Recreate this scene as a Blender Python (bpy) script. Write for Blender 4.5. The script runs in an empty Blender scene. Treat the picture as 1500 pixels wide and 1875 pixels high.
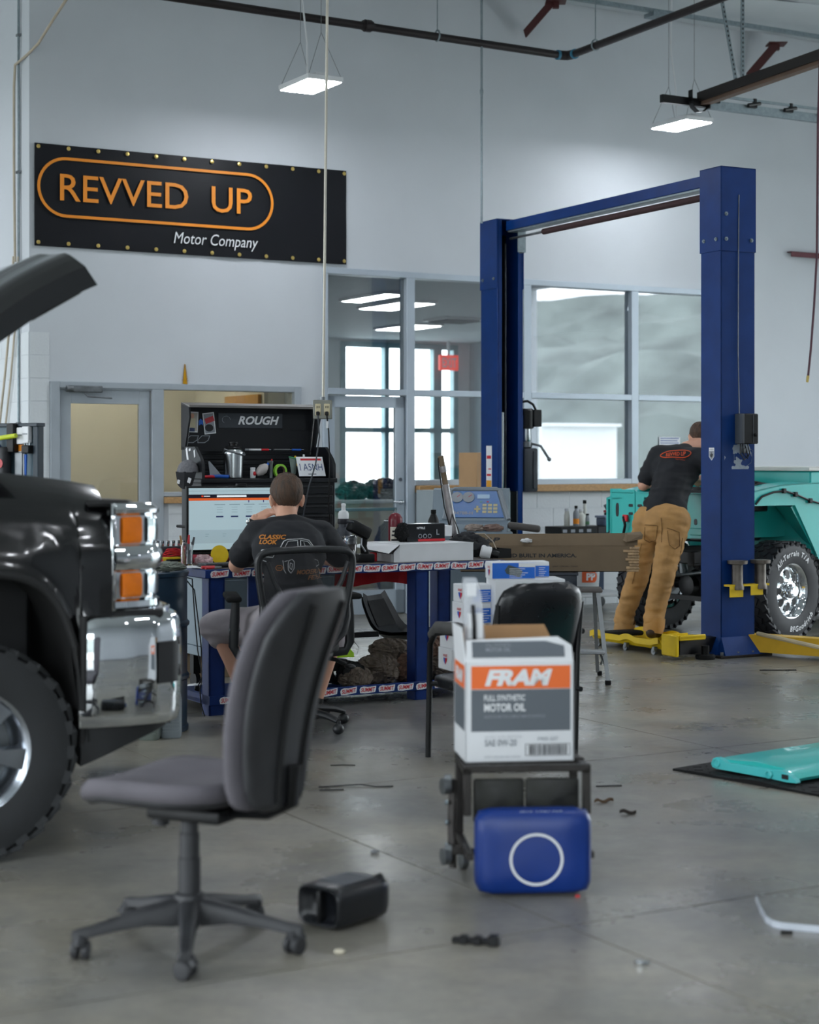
import bpy, bmesh, math, random
from math import sin, cos, pi, radians, sqrt, tan, atan2
from mathutils import Vector, Matrix, Euler, noise
random.seed(7)
SC = bpy.context.scene
COL = SC.collection
V = Vector
FPX, CXP, HYP, EYE = 3227.0, 750.0, 842.0, 1.49      # focal length in px of the 1500x1875 frame, horizon row, eye height
cam_data = bpy.data.cameras.new('camera')
cam = bpy.data.objects.new('camera', cam_data)
COL.objects.link(cam)
cam.location = (0, 0, EYE)
cam.rotation_euler = (pi / 2, 0, 0)
cam_data.sensor_fit = 'HORIZONTAL'
cam_data.sensor_width = 24.0
cam_data.lens = 24.0 * FPX / 1500.0
cam_data.shift_y = -(937.5 - HYP) / 1500.0
cam_data.clip_start = 0.05
cam_data.clip_end = 400
cam_data.dof.use_dof = True
cam_data.dof.focus_distance = 11.6
cam_data.dof.aperture_fstop = 2.0
SC.camera = cam
SC.view_settings.view_transform = 'Standard'
SC.view_settings.look = 'None'
SC.view_settings.exposure = 0.6
SC.view_settings.gamma = 1.0
SC.view_settings.use_curve_mapping = False
world = bpy.data.worlds.new('overcast_sky')
SC.world = world
world.use_nodes = True
wn = world.node_tree
bgn = wn.nodes['Background']
bgn.inputs['Color'].default_value = (0.88, 0.95, 1.0, 1)
SKY = 5.0
bgn.inputs['Strength'].default_value = SKY
LAMP = 40.0            # radiance of the lamp panels under the roof
RA = radians(29.56)
ROOM = Matrix.Translation((0, 17.1, 0)) @ Matrix.Rotation(RA, 4, 'Z')
def portal(loc, normal_rot, sx, sy, name):
 l = bpy.data.lights.new(name, 'AREA')
 l.shape = 'RECTANGLE'; l.size = sx; l.size_y = sy
 l.cycles.is_portal = True
 o = bpy.data.objects.new(name, l)
 COL.objects.link(o)
 o.matrix_world = ROOM @ Matrix.Translation(loc) @ normal_rot
 return o
RIGHT_A, LEFT_A, NEAR_Y = 7.6, -13.0, -21.0
BAYS_SIDE = [(-9.4, -2.8)]       # y-ranges of the bay doors in the right wall
BAYS_LEFT = [(-18.6, -14.4), (-12.9, -8.7), (-7.2, -3.0), (0.8, 7.4)]
BAYS_NEAR = [(-12.4, -7.6)]           # a-ranges of the bay doors behind the viewer
BAY_H = 4.3
for y0, y1 in BAYS_SIDE:
 portal((RIGHT_A, (y0 + y1) / 2, BAY_H / 2), Matrix.Rotation(pi / 2, 4, 'Y'), BAY_H, y1 - y0, 'bay_daylight')
for y0, y1 in BAYS_LEFT:
 portal((LEFT_A, (y0 + y1) / 2, BAY_H / 2), Matrix.Rotation(-pi / 2, 4, 'Y'), BAY_H, y1 - y0, 'bay_daylight')
for a0, a1 in BAYS_NEAR:
 portal(((a0 + a1) / 2, NEAR_Y, BAY_H / 2), Matrix.Rotation(-pi / 2, 4, 'X') @ Matrix.Rotation(pi, 4, 'X'), a1 - a0, BAY_H, 'bay_daylight')
def W(px, py, Y):
 """point at depth Y seen at a pixel"""
 return V(((px - CXP) / FPX * Y, Y, EYE - (py - HYP) / FPX * Y))
def G(px, py, z=0.0):
 """point at height z seen at a pixel below the horizon"""
 return W(px, py, (EYE - z) * FPX / (py - HYP))
def Rm(a, y, z=0.0):
 return ROOM @ V((a, y, z))
def lin(c):
 if isinstance(c, str):
  c = c.lstrip('#')
  c = [int(c[i:i + 2], 16) / 255 for i in (0, 2, 4)]
 return tuple(x / 12.92 if x <= 0.04045 else ((x + 0.055) / 1.055) ** 2.4 for x in c)
_mats = {}
def mat(name, col, rough=0.5, metal=0.0, var=0.12, scale=6.0, bump=0.0, bscale=60.0, coat=0.0, emit=0.0, alpha=1.0, spec=0.5, stretch=None, trans=0.0):
 if name in _mats:
  return _mats[name]
 m = bpy.data.materials.new(name)
 m.use_nodes = True
 nt = m.node_tree
 b = nt.nodes['Principled BSDF']
 c = lin(col)
 tc = nt.nodes.new('ShaderNodeTexCoord')
 src = tc.outputs['Object']
 if stretch:
  mp = nt.nodes.new('ShaderNodeMapping')
  mp.inputs['Scale'].default_value = stretch
  nt.links.new(src, mp.inputs['Vector'])
  src = mp.outputs['Vector']
 if var > 0:
  nz = nt.nodes.new('ShaderNodeTexNoise')
  nz.inputs['Scale'].default_value = scale
  nz.inputs['Detail'].default_value = 5
  nt.links.new(src, nz.inputs['Vector'])
  rp = nt.nodes.new('ShaderNodeValToRGB')
  rp.color_ramp.elements[0].position = 0.3
  rp.color_ramp.elements[1].position = 0.7
  rp.color_ramp.elements[0].color = (*[x * (1 - var) for x in c], 1)
  rp.color_ramp.elements[1].color = (*[min(1, x * (1 + var)) for x in c], 1)
  nt.links.new(nz.outputs['Fac'], rp.inputs['Fac'])
  nt.links.new(rp.outputs['Color'], b.inputs['Base Color'])
  mr = nt.nodes.new('ShaderNodeMapRange')
  mr.inputs['To Min'].default_value = max(0.02, rough * (1 - var))
  mr.inputs['To Max'].default_value = min(1, rough * (1 + var))
  nt.links.new(nz.outputs['Fac'], mr.inputs['Value'])
  nt.links.new(mr.outputs['Result'], b.inputs['Roughness'])
 else:
  b.inputs['Base Color'].default_value = (*c, 1)
  b.inputs['Roughness'].default_value = rough
 b.inputs['Metallic'].default_value = metal
 b.inputs['Specular IOR Level'].default_value = spec
 if coat:
  b.inputs['Coat Weight'].default_value = coat
  b.inputs['Coat Roughness'].default_value = 0.05
 if trans:
  b.inputs['Transmission Weight'].default_value = trans
 if emit:
  b.inputs['Emission Color'].default_value = (*c, 1)
  b.inputs['Emission Strength'].default_value = emit
 if alpha < 1:
  b.inputs['Alpha'].default_value = alpha
 if bump:
  n2 = nt.nodes.new('ShaderNodeTexNoise')
  n2.inputs['Scale'].default_value = bscale
  n2.inputs['Detail'].default_value = 3
  nt.links.new(src, n2.inputs['Vector'])
  bp = nt.nodes.new('ShaderNodeBump')
  bp.inputs['Strength'].default_value = bump
  bp.inputs['Distance'].default_value = 0.01
  nt.links.new(n2.outputs['Fac'], bp.inputs['Height'])
  nt.links.new(bp.outputs['Normal'], b.inputs['Normal'])
 _mats[name] = m
 return m
def glass_mat(name, tint, refl, ior=1.45):
 """thin pane: clear transmission mixed with a mirror reflection"""
 m = bpy.data.materials.new(name)
 m.use_nodes = True
 nt = m.node_tree
 nt.nodes.clear()
 out = nt.nodes.new('ShaderNodeOutputMaterial')
 tr = nt.nodes.new('ShaderNodeBsdfTransparent'); tr.inputs['Color'].default_value = (*tint, 1)
 gl = nt.nodes.new('ShaderNodeBsdfGlossy'); gl.inputs['Roughness'].default_value = 0.004
 fr = nt.nodes.new('ShaderNodeFresnel'); fr.inputs['IOR'].default_value = ior
 nz = nt.nodes.new('ShaderNodeTexNoise'); nz.inputs['Scale'].default_value = 0.35
 bp = nt.nodes.new('ShaderNodeBump'); bp.inputs['Strength'].default_value = 0.03
 nt.links.new(nz.outputs['Fac'], bp.inputs['Height'])
 nt.links.new(bp.outputs['Normal'], gl.inputs['Normal'])
 ad = nt.nodes.new('ShaderNodeMath'); ad.operation = 'ADD'; ad.use_clamp = True
 ad.inputs[1].default_value = refl
 nt.links.new(fr.outputs['Fac'], ad.inputs[0])
 mx = nt.nodes.new('ShaderNodeMixShader')
 nt.links.new(ad.outputs['Value'], mx.inputs['Fac'])
 nt.links.new(tr.outputs['BSDF'], mx.inputs[1])
 nt.links.new(gl.outputs['BSDF'], mx.inputs[2])
 nt.links.new(mx.outputs['Shader'], out.inputs['Surface'])
 return m
def perp(d):
 d = d.normalized()
 u = d.cross(V((0, 0, 1)))
 if u.length < 1e-4:
  u = V((1, 0, 0))
 u.normalize()
 return u, d.cross(u).normalized()
def wmat(o):
 m = o.matrix_basis.copy()
 while o.parent is not None:
  o = o.parent
  m = o.matrix_basis @ m
 return m
class MB:
 """collects shapes in one bmesh; M maps what is added into the object's own frame"""
 def __init__(s, M=None):
  s.bm = bmesh.new()
  s.M = M or Matrix.Identity(4)
  s.mi = 0
 def _v(s, p):
  return s.bm.verts.new(s.M @ V(p))
 def _f(s, vs):
  try:
   f = s.bm.faces.new(vs); f.material_index = s.mi
   return f
  except ValueError:
   return None
 def box(s, c, sz, rot=None, bev=0.0, seg=1):
  m = Matrix.Translation(c)
  if rot is not None:
   m = m @ (Euler(rot).to_matrix().to_4x4() if not isinstance(rot, Matrix) else rot.to_4x4())
  m = s.M @ m @ Matrix.Diagonal((sz[0], sz[1], sz[2], 1))
  r = bmesh.ops.create_cube(s.bm, size=1, matrix=m)
  fs = set()
  for v in r['verts']:
   fs.update(v.link_faces)
  for f in fs:
   f.material_index = s.mi
  if bev > 0:
   es = set()
   for v in r['verts']:
    es.update(v.link_edges)
   bmesh.ops.bevel(s.bm, geom=list(es), offset=bev, segments=seg, profile=0.5, affect='EDGES', clamp_overlap=True)
  return s
 def b2(s, lo, hi, bev=0.0, seg=1):
  lo, hi = V(lo), V(hi)
  return s.box((lo + hi) / 2, hi - lo, None, bev, seg)
 def rings(s, rings, cap=True, closed=True):
  prev = None
  first = None
  for r in rings:
   vs = [s._v(p) for p in r]
   if prev is not None:
    n = len(vs)
    for i in range(n if closed else n - 1):
     j = (i + 1) % n
     s._f([prev[i], prev[j], vs[j], vs[i]])
   else:
    first = vs
   prev = vs
  if cap and closed:
   s._f(list(reversed(first)))
   s._f(prev)
  return s
 def cyl(s, p, q, r, r2=None, seg=14, cap=True):
  p, q = V(p), V(q)
  r2 = r if r2 is None else r2
  u, w = perp(q - p)
  cs = [(cos(2 * pi * i / seg), sin(2 * pi * i / seg)) for i in range(seg)]
  return s.rings([[p + (u * c + w * d) * r for c, d in cs], [q + (u * c + w * d) * r2 for c, d in cs]], cap)
 def tube(s, pts, r, seg=8, closed=False, cap=True, flat=1.0):
  pts = [V(p) for p in pts]
  n = len(pts)
  rs = r if isinstance(r, (list, tuple)) else [r] * n
  t0 = (pts[1] - pts[0]).normalized()
  u, w = perp(t0)
  out = []
  for i in range(n):
   if closed:
    t = (pts[(i + 1) % n] - pts[i - 1]).normalized()
   else:
    a = pts[min(i + 1, n - 1)] - pts[max(i - 1, 0)]
    t = a.normalized() if a.length > 1e-9 else t0
   u = (u - t * u.dot(t))
   if u.length < 1e-5:
    u, _ = perp(t)
   u.normalize()
   w = t.cross(u).normalized()
   out.append([pts[i] + (u * cos(2 * pi * k / seg) + w * sin(2 * pi * k / seg) * flat) * rs[i] for k in range(seg)])
  if closed:
   out.append(out[0])
   s.rings(out, cap=False)
   bmesh.ops.remove_doubles(s.bm, verts=s.bm.verts, dist=1e-6)
   return s
  return s.rings(out, cap)
 def lathe(s, prof, o=(0, 0, 0), ax=(0, 0, 1), seg=24, cap=True):
  o = V(o); ax = V(ax).normalized()
  u, w = perp(ax)
  return s.rings([[o + ax * h + (u * cos(2 * pi * i / seg) + w * sin(2 * pi * i / seg)) * max(r, 1e-4) for i in range(seg)] for r, h in prof], cap)
 def prism(s, poly, d0, d1, F=None):
  """polygon in the frame's xy plane, pushed from d0 to d1 along its z"""
  F = F or Matrix.Identity(4)
  return s.rings([[F @ V((x, y, d0)) for x, y in poly], [F @ V((x, y, d1)) for x, y in poly]])
 def ell(s, c, r, rot=None, nu=16, nv=10):
  c = V(c)
  R = Euler(rot).to_matrix() if rot is not None else Matrix.Identity(3)
  if isinstance(r, (int, float)):
   r = (r, r, r)
  rs = []
  for j in range(1, nv):
   th = pi * j / nv
   rs.append([c + R @ V((r[0] * sin(th) * cos(2 * pi * i / nu), r[1] * sin(th) * sin(2 * pi * i / nu), r[2] * cos(th))) for i in range(nu)])
  top = s._v(c + R @ V((0, 0, r[2]))); bot = s._v(c + R @ V((0, 0, -r[2])))
  prev = None
  for k, rr in enumerate(rs):
   vs = [s._v(p) for p in rr]
   for i in range(nu):
    j = (i + 1) % nu
    if prev is None:
     s._f([top, vs[i], vs[j]])
    else:
     s._f([prev[i], vs[i], vs[j], prev[j]])
   prev = vs
  for i in range(nu):
   s._f([prev[i], bot, prev[(i + 1) % nu]])
  return s
 def grid(s, fn, nu, nv, thick=0.0):
  vs = [[s._v(fn(i / nu, j / nv)) for j in range(nv + 1)] for i in range(nu + 1)]
  for i in range(nu):
   for j in range(nv):
    s._f([vs[i][j], vs[i + 1][j], vs[i + 1][j + 1], vs[i][j + 1]])
  return s
 def mesh(s, me, M):
  """add an existing mesh, moved by M"""
  vs = [s._v(M @ v.co) for v in me.vertices]
  for p in me.polygons:
   s._f([vs[i] for i in p.vertices])
  return s
 def build(s, name, m, parent=None, world=False, angle=38, kind=None, label=None, recalc=True):
  if world and parent is not None:
   bmesh.ops.transform(s.bm, matrix=wmat(parent).inverted(), verts=s.bm.verts)
  if recalc:
   bmesh.ops.recalc_face_normals(s.bm, faces=s.bm.faces)
  me = bpy.data.meshes.new(name)
  s.bm.to_mesh(me); s.bm.free()
  for x in (m if isinstance(m, (list, tuple)) else [m]):
   me.materials.append(x)
  if angle:
   me.polygons.foreach_set('use_smooth', [True] * len(me.polygons))
   me.set_sharp_from_angle(angle=radians(angle))
  return put(name, me, parent, kind, label)
def put(name, me, parent=None, kind=None, label=None, M=None):
 o = bpy.data.objects.new(name, me)
 COL.objects.link(o)
 if parent is not None:
  o.parent = parent
 if M is not None:
  o.matrix_basis = M
 if kind:
  o['kind'] = kind
 if label:
  o['label'] = label
 return o
def thing(name, label, cat, loc=(0, 0, 0), rz=0.0, group=None, rot=None):
 o = bpy.data.objects.new(name, None)
 o.empty_display_size = 0.1
 COL.objects.link(o)
 o.location = loc
 o.rotation_euler = rot or (0, 0, rz)
 return tag(o, label, cat, group)
def tag(o, label, cat, group=None):
 o['label'] = label; o['category'] = cat
 if group:
  o['group'] = group
 return o
def dup(root, loc, rz=None, label=None):
 """a copy of a thing with copies of its parts and their sub-parts"""
 r = root.copy(); COL.objects.link(r); r.location = loc
 if rz is not None:
  r.rotation_euler = (0, 0, rz)
 if label:
  r['label'] = label
 for ch in list(root.children):
  c = ch.copy(); COL.objects.link(c); c.parent = r
  for g in list(ch.children):
   d = g.copy(); COL.objects.link(d); d.parent = c
 return r
def frame(o, xd, yd):
 """matrix of a face: origin, direction of writing, direction up"""
 x = V(xd).normalized(); z = x.cross(V(yd)).normalized(); y = z.cross(x)
 m = Matrix((x, y, z)).transposed().to_4x4()
 m.translation = V(o)
 return m
_txt = {}
def text_mesh(s, shear=0.0, bold=0.0, space=1.0):
 k = (s, shear, bold, space)
 if k not in _txt:
  cu = bpy.data.curves.new('lettering', 'FONT')
  cu.body = s; cu.shear = shear; cu.offset = bold; cu.space_character = space
  cu.resolution_u = 3
  cu.align_x = 'CENTER'; cu.align_y = 'CENTER'
  ob = bpy.data.objects.new('lettering', cu)
  COL.objects.link(ob)
  dg = bpy.context.evaluated_depsgraph_get()
  me = bpy.data.meshes.new_from_object(ob.evaluated_get(dg))
  bpy.data.objects.remove(ob)
  xs = [v.co.x for v in me.vertices] or [0, 1]; ys = [v.co.y for v in me.vertices] or [0, 1]
  _txt[k] = (me, min(xs), max(xs), min(ys), max(ys))
 return _txt[k]
def add_text(mb, s, F, w=None, h=None, shear=0.0, bold=0.0, space=1.0, lift=0.0015, conform=None):
 """lettering on a face, fitted into w x h about the frame's origin"""
 me, x0, x1, y0, y1 = text_mesh(s, shear, bold, space)
 sx = (w / (x1 - x0)) if w else None
 sy = (h / (y1 - y0)) if h else None
 sx = sx or sy; sy = sy or sx
 if conform is None:
  mb.mesh(me, F @ Matrix.Diagonal((sx, sy, 1, 1)) @ Matrix.Translation((-(x0 + x1) / 2, -(y0 + y1) / 2, lift)))
 else:
  vs = [mb._v(conform((v.co.x - (x0 + x1) / 2) * sx, (v.co.y - (y0 + y1) / 2) * sy)) for v in me.vertices]
  for p in me.polygons:
   mb._f([vs[i] for i in p.vertices])
def fuse(chains, name, m, parent, voxel=0.012, smooth=4, world=False, post=None, label=None):
 """one continuous skin over tapered limbs: chains of (point, radius) or ('e', centre, radii, rot)"""
 mb = MB()
 for ch in chains:
  if ch[0] == 'e':
   mb.ell(ch[1], ch[2], ch[3] if len(ch) > 3 else None, 20, 14)
   continue
  for (p, r), (q, r2) in zip(ch[:-1], ch[1:]):
   mb.cyl(p, q, r, r2, seg=16)
  for p, r in ch:
   mb.ell(p, r, None, 14, 10)
 if world:
  bmesh.ops.transform(mb.bm, matrix=wmat(parent).inverted(), verts=mb.bm.verts)
 bmesh.ops.recalc_face_normals(mb.bm, faces=mb.bm.faces)
 me = bpy.data.meshes.new(name)
 mb.bm.to_mesh(me); mb.bm.free()
 ob = bpy.data.objects.new(name, me)
 COL.objects.link(ob)
 md = ob.modifiers.new('r', 'REMESH'); md.mode = 'VOXEL'; md.voxel_size = voxel; md.use_smooth_shade = True
 if smooth:
  ms = ob.modifiers.new('s', 'SMOOTH'); ms.iterations = smooth; ms.factor = 0.5
 dg = bpy.context.evaluated_depsgraph_get()
 out = bpy.data.meshes.new_from_object(ob.evaluated_get(dg))
 bpy.data.objects.remove(ob)
 out.name = name
 out.materials.clear()
 for x in (m if isinstance(m, (list, tuple)) else [m]):
  out.materials.append(x)
 if post:
  post(out)
 out.polygons.foreach_set('use_smooth', [True] * len(out.polygons))
 return put(name, out, parent, label=label)
def crumple(mb, c, r, seed=0, amp=0.25, freq=3.0, flatz=None, nu=64, nv=40):
 """a heap of cloth: an ellipsoid pushed into folds"""
 c = V(c)
 def fn(u, v):
  th = pi * v; ph = 2 * pi * u
  d = V((sin(th) * cos(ph), sin(th) * sin(ph), cos(th)))
  q = d * freq + V((seed * 7.1, seed * 3.3, seed))
  wv = V((noise.noise(q * 0.7), noise.noise(q * 0.7 + V((5, 1, 2))), noise.noise(q * 0.7 + V((2, 9, 4))))) * 1.3
  g = q + wv
  g2 = V((g.x * 0.7, g.y * 0.7, g.z * 1.9))
  n = noise.noise(q * 0.6) * 0.5 + (0.45 - abs(noise.noise(g2 * 1.1))) * 0.55 + (0.4 - abs(noise.noise(g2 * 2.3))) * 0.38 + (0.4 - abs(noise.noise(g2 * 4.6))) * 0.2
  k = 1 + amp * (n - 0.2)
  p = V((d.x * r[0], d.y * r[1], d.z * r[2])) * k
  if flatz is not None and c.z + p.z < flatz:
   p.z = flatz - c.z
  return c + p
 mb.grid(fn, nu, nv)
 bmesh.ops.remove_doubles(mb.bm, verts=mb.bm.verts, dist=1e-5)
 return mb
M = {}
M['white_paint'] = mat('white_wall_paint', '#c6cbd0', 0.6, var=0.035, scale=1.2, bump=0.06, bscale=90)
M['block_paint'] = mat('white_block_paint', '#d2d7da', 0.6, var=0.03, scale=3, bump=0.18, bscale=45)
M['alu'] = mat('anodised_window_frame', '#b3bec8', 0.42, 0.25, var=0.04, scale=4)
M['beige'] = mat('beige_wall_paint', '#cfcabd', 0.75, var=0.05, scale=2)
M['wood'] = mat('pale_wood', '#b08a5c', 0.55, var=0.18, scale=9, stretch=(1, 8, 8))
M['blue'] = mat('blue_powder_coat', '#06306c', 0.4, var=0.14, scale=5, bump=0.03, bscale=40, spec=0.25)
M['bench_blue'] = mat('bench_blue_paint', '#0a2c6a', 0.45, var=0.2, scale=9, bump=0.04, spec=0.3)
M['black'] = mat('black_plastic', '#0d0e10', 0.45, var=0.15, scale=12, bump=0.02, spec=0.32)
M['black_soft'] = mat('black_rubber', '#0d0e0f', 0.8, var=0.2, scale=14, bump=0.08, spec=0.3)
M['black_metal'] = mat('black_metal', '#0e0f12', 0.4, 0.2, var=0.15, scale=8)
M['grey_plastic'] = mat('grey_plastic', '#3e434a', 0.5, var=0.12, scale=10)
M['steel'] = mat('brushed_steel', '#b9bdc0', 0.25, 1.0, var=0.03, scale=6)
M['dull_steel'] = mat('dull_steel', '#7d8184', 0.45, 0.9, var=0.25, scale=14)
M['galv'] = mat('galvanised_steel', '#8b979c', 0.45, 0.75, var=0.15, scale=30)
M['chrome'] = mat('chrome_plating', '#dfe3e6', 0.045, 1.0, var=0.0)
M['white'] = mat('white_card', '#dfe1e4', 0.55, var=0.03, scale=8)
M['white_plastic'] = mat('white_plastic', '#d8dadc', 0.35, var=0.04)
M['ink_white'] = mat('white_ink', '#e4e6e8', 0.5, var=0.03)
M['ink_black'] = mat('black_ink', '#17181c', 0.5, var=0.05)
M['ink_orange'] = mat('orange_ink', '#ec8f1e', 0.5, var=0.04)
M['ink_red'] = mat('red_ink', '#c8202c', 0.5, var=0.05)
M['ink_blue'] = mat('blue_ink', '#1f5fc0', 0.45, var=0.06)
M['ink_grey'] = mat('grey_ink', '#8d9299', 0.5, var=0.04)
M['card'] = mat('brown_cardboard', '#74634e', 0.75, var=0.1, scale=5, bump=0.05, bscale=30)
M['yellow'] = mat('yellow_paint', '#e0bd12', 0.42, var=0.1, scale=8)
M['teal'] = mat('turquoise_paint', '#2fb6b0', 0.3, var=0.05, scale=3, coat=0.3)
M['skin'] = mat('skin', '#d8a58c', 0.5, var=0.08, scale=12, spec=0.35)
# the setting
def floor_mat():
 m = bpy.data.materials.new('stained_concrete')
 m.use_nodes = True
 nt = m.node_tree; b = nt.nodes['Principled BSDF']
 geo = nt.nodes.new('ShaderNodeNewGeometry')
 def nz(scale, detail, rough=0.6, stretch=None, dist=0.0):
  n = nt.nodes.new('ShaderNodeTexNoise')
  n.inputs['Scale'].default_value = scale; n.inputs['Detail'].default_value = detail
  n.inputs['Roughness'].default_value = rough; n.inputs['Distortion'].default_value = dist
  if stretch:
   mp = nt.nodes.new('ShaderNodeMapping'); mp.inputs['Scale'].default_value = stretch
   mp.inputs['Rotation'].default_value = (0, 0, 0.5)
   nt.links.new(geo.outputs['Position'], mp.inputs['Vector']); nt.links.new(mp.outputs['Vector'], n.inputs['Vector'])
  else:
   nt.links.new(geo.outputs['Position'], n.inputs['Vector'])
  return n
 def ramp(n, stops):
  r = nt.nodes.new('ShaderNodeValToRGB')
  e = r.color_ramp.elements
  while len(e) < len(stops):
   e.new(0.5)
  for k, (p, c) in enumerate(stops):
   e[k].position = p; e[k].color = (*c, 1)
  nt.links.new(n.outputs['Fac'], r.inputs['Fac'])
  return r
 def mul(a, b2, fac=1.0, mode='MULTIPLY'):
  x = nt.nodes.new('ShaderNodeMixRGB'); x.blend_type = mode; x.inputs['Fac'].default_value = fac
  nt.links.new(a, x.inputs['Color1']); nt.links.new(b2, x.inputs['Color2'])
  return x.outputs['Color']
 big = ramp(nz(0.55, 7, 0.62, dist=0.4), [(0.28, lin('#606264')), (0.44, lin('#7f7e79')), (0.56, lin('#918e84')), (0.72, lin('#a09b8f'))])
 tan_ = ramp(nz(0.9, 5, 0.6), [(0.3, (1, 1, 1)), (0.6, (1.0, 0.97, 0.91)), (0.8, (0.9, 0.85, 0.77))])
 mid = ramp(nz(2.6, 9, 0.72, (1, 1.8, 1), 0.6), [(0.28, (0.66, 0.67, 0.70)), (0.62, (1, 1, 1))])
 fine = ramp(nz(19, 8, 0.75), [(0.36, (0.74, 0.74, 0.76)), (0.60, (1, 1, 1))])
 spots = ramp(nz(9, 3, 0.5), [(0.22, (0.75, 0.74, 0.72)), (0.38, (1, 1, 1))])
 c = mul(mul(mul(mul(big.outputs['Color'], tan_.outputs['Color']), mid.outputs['Color'], 0.8), fine.outputs['Color'], 0.7), spots.outputs['Color'], 0.7)
 nt.links.new(c, b.inputs['Base Color'])
 rr = nt.nodes.new('ShaderNodeMapRange')
 rr.inputs['From Min'].default_value = 0.35; rr.inputs['From Max'].default_value = 0.65
 rr.inputs['To Min'].default_value = 0.22; rr.inputs['To Max'].default_value = 0.42
 nt.links.new(nz(1.3, 6).outputs['Fac'], rr.inputs['Value'])
 nt.links.new(rr.outputs['Result'], b.inputs['Roughness'])
 bp = nt.nodes.new('ShaderNodeBump'); bp.inputs['Strength'].default_value = 0.06; bp.inputs['Distance'].default_value = 0.01
 nt.links.new(nz(40, 5).outputs['Fac'], bp.inputs['Height']); nt.links.new(bp.outputs['Normal'], b.inputs['Normal'])
 return m
M['floor'] = floor_mat()
M['joint'] = mat('joint_dirt', '#2c2a28', 0.9)
def struct(name, mb, m, angle=None, **k):
 return mb.build(name, m, None, kind='structure', angle=angle, **k)
fl = struct('floor', MB(ROOM).b2((LEFT_A - 0.5, NEAR_Y - 0.5, -0.2), (RIGHT_A + 0.5, 8.0, -0.012)), M['joint'])
CORNER_A = -4.5
AJ = [-2.563 + 2.66 * k for k in range(-4, 5)]
YJ = [-7.72 - 2.5 * k for k in range(-7, 6)]
AJ[0] = LEFT_A - 0.4; AJ.append(RIGHT_A + 0.4)
AJ = sorted(AJ); YJ = sorted(YJ)
for i in range(len(AJ) - 1):
 for j in range(len(YJ) - 1):
  if YJ[j] > 0 and AJ[i] > CORNER_A: continue
  g = 0.004
  MB(ROOM).b2((AJ[i] + g, YJ[j] + g, -0.012), (AJ[i + 1] - g, YJ[j + 1] - g, 0.0)).build('slab', M['floor'], fl, angle=None)
CORNER = -3.78
HC = 6.16
D0A, D0B = -3.598, -1.177          # door and side light, outer edges of the frame
DT = 2.175
W0A, W0B = -0.948, 4.03            # glazed front of the office
WT, SILL = 3.31, 1.19
wb = MB(ROOM)
for lo, hi in [((CORNER, 0, 0), (D0A, 0.2, HC)), ((D0A, 0, DT), (D0B, 0.2, HC)), ((-2.55, 0, 0), (D0B, 0.2, 1.16)), ((D0B, 0, 0), (W0A, 0.2, HC)),
               ((W0A, 0, WT), (W0B, 0.2, HC)), ((0.06, 0, 0), (W0B, 0.2, SILL)), ((W0B, 0, 0), (RIGHT_A + 0.2, 0.2, HC))]:
 wb.b2(lo, hi)
wall_back = struct('wall_back', wb, M['white_paint'])
def blocks(a0, a1, z0, z1, parent, y=0.0):
 row = 0
 z = z0
 while z < z1 - 0.02:
  a = a0 - (0.2 if row % 2 else 0.0)
  while a < a1 - 0.01:
   x0, x1 = max(a, a0), min(a + 0.4, a1)
   if x1 - x0 > 0.02:
    MB(ROOM).b2((x0 + 0.002, y - 0.006, z + 0.002), (x1 - 0.002, y + 0.01, min(z + 0.2, z1) - 0.002)).build('block', M['block_paint'], parent, angle=None)
   a += 0.4
  z += 0.2; row += 1
blocks(CORNER + 0.004, D0A - 0.002, 0, 2.6, wall_back)
blocks(0.08, W0B, 0, SILL - 0.02, wall_back)
blocks(-2.5, D0B, 0, 1.12, wall_back)
ws = MB(ROOM).b2((CORNER, 0.2, 0), (CORNER + 0.2, 7.8, HC))
wall_side = struct('wall_office_side', ws, M['white_paint'])
row = 0
for k in range(13):
 z = k * 0.2
 y = -0.2 if k % 2 else 0.0
 while y < 2.2:
  y0, y1 = max(y, 0.0), y + 0.4
  MB(ROOM).b2((CORNER - 0.006, y0 + 0.002, z + 0.002), (CORNER + 0.01, y1 - 0.002, z + 0.198)).build('block', M['block_paint'], wall_side, angle=None)
  y += 0.4
def bay_wall(name, bays, mk):
 mb = MB(ROOM)
 ends = [e for b in bays for e in b]
 lo, hi = (NEAR_Y, 0.2) if name != 'wall_near' else (LEFT_A, RIGHT_A)
 if name == 'wall_left':
  hi = 8.0
 cuts = [lo] + ends + [hi]
 for i in range(0, len(cuts), 2):
  mb.b2(*mk(cuts[i], cuts[i + 1], 0, HC))
 for b in bays:
  mb.b2(*mk(b[0], b[1], BAY_H, HC))
 return struct(name, mb, M['white_paint'])
bay_wall('wall_right', BAYS_SIDE, lambda p, q, z0, z1: ((RIGHT_A, p, z0), (RIGHT_A + 0.2, q, z1)))
bay_wall('wall_left', BAYS_LEFT, lambda p, q, z0, z1: ((LEFT_A - 0.2, p, z0), (LEFT_A, q, z1)))
bay_wall('wall_near', BAYS_NEAR, lambda p, q, z0, z1: ((p, NEAR_Y - 0.2, z0), (q, NEAR_Y, z1)))
struct('wall_far', MB(ROOM).b2((LEFT_A, 7.8, 0), (CORNER, 8.0, HC)), M['white_paint'])
M['insul'] = mat('white_insulation_facing', '#c3c9cc', 0.6, var=0.05, scale=2, bump=0.25, bscale=6)
ce = struct('ceiling', MB(ROOM).b2((LEFT_A - 0.2, NEAR_Y - 0.2, HC - 0.0), (RIGHT_A + 0.2, 8.0, HC + 0.14)), M['white_paint'])
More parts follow.
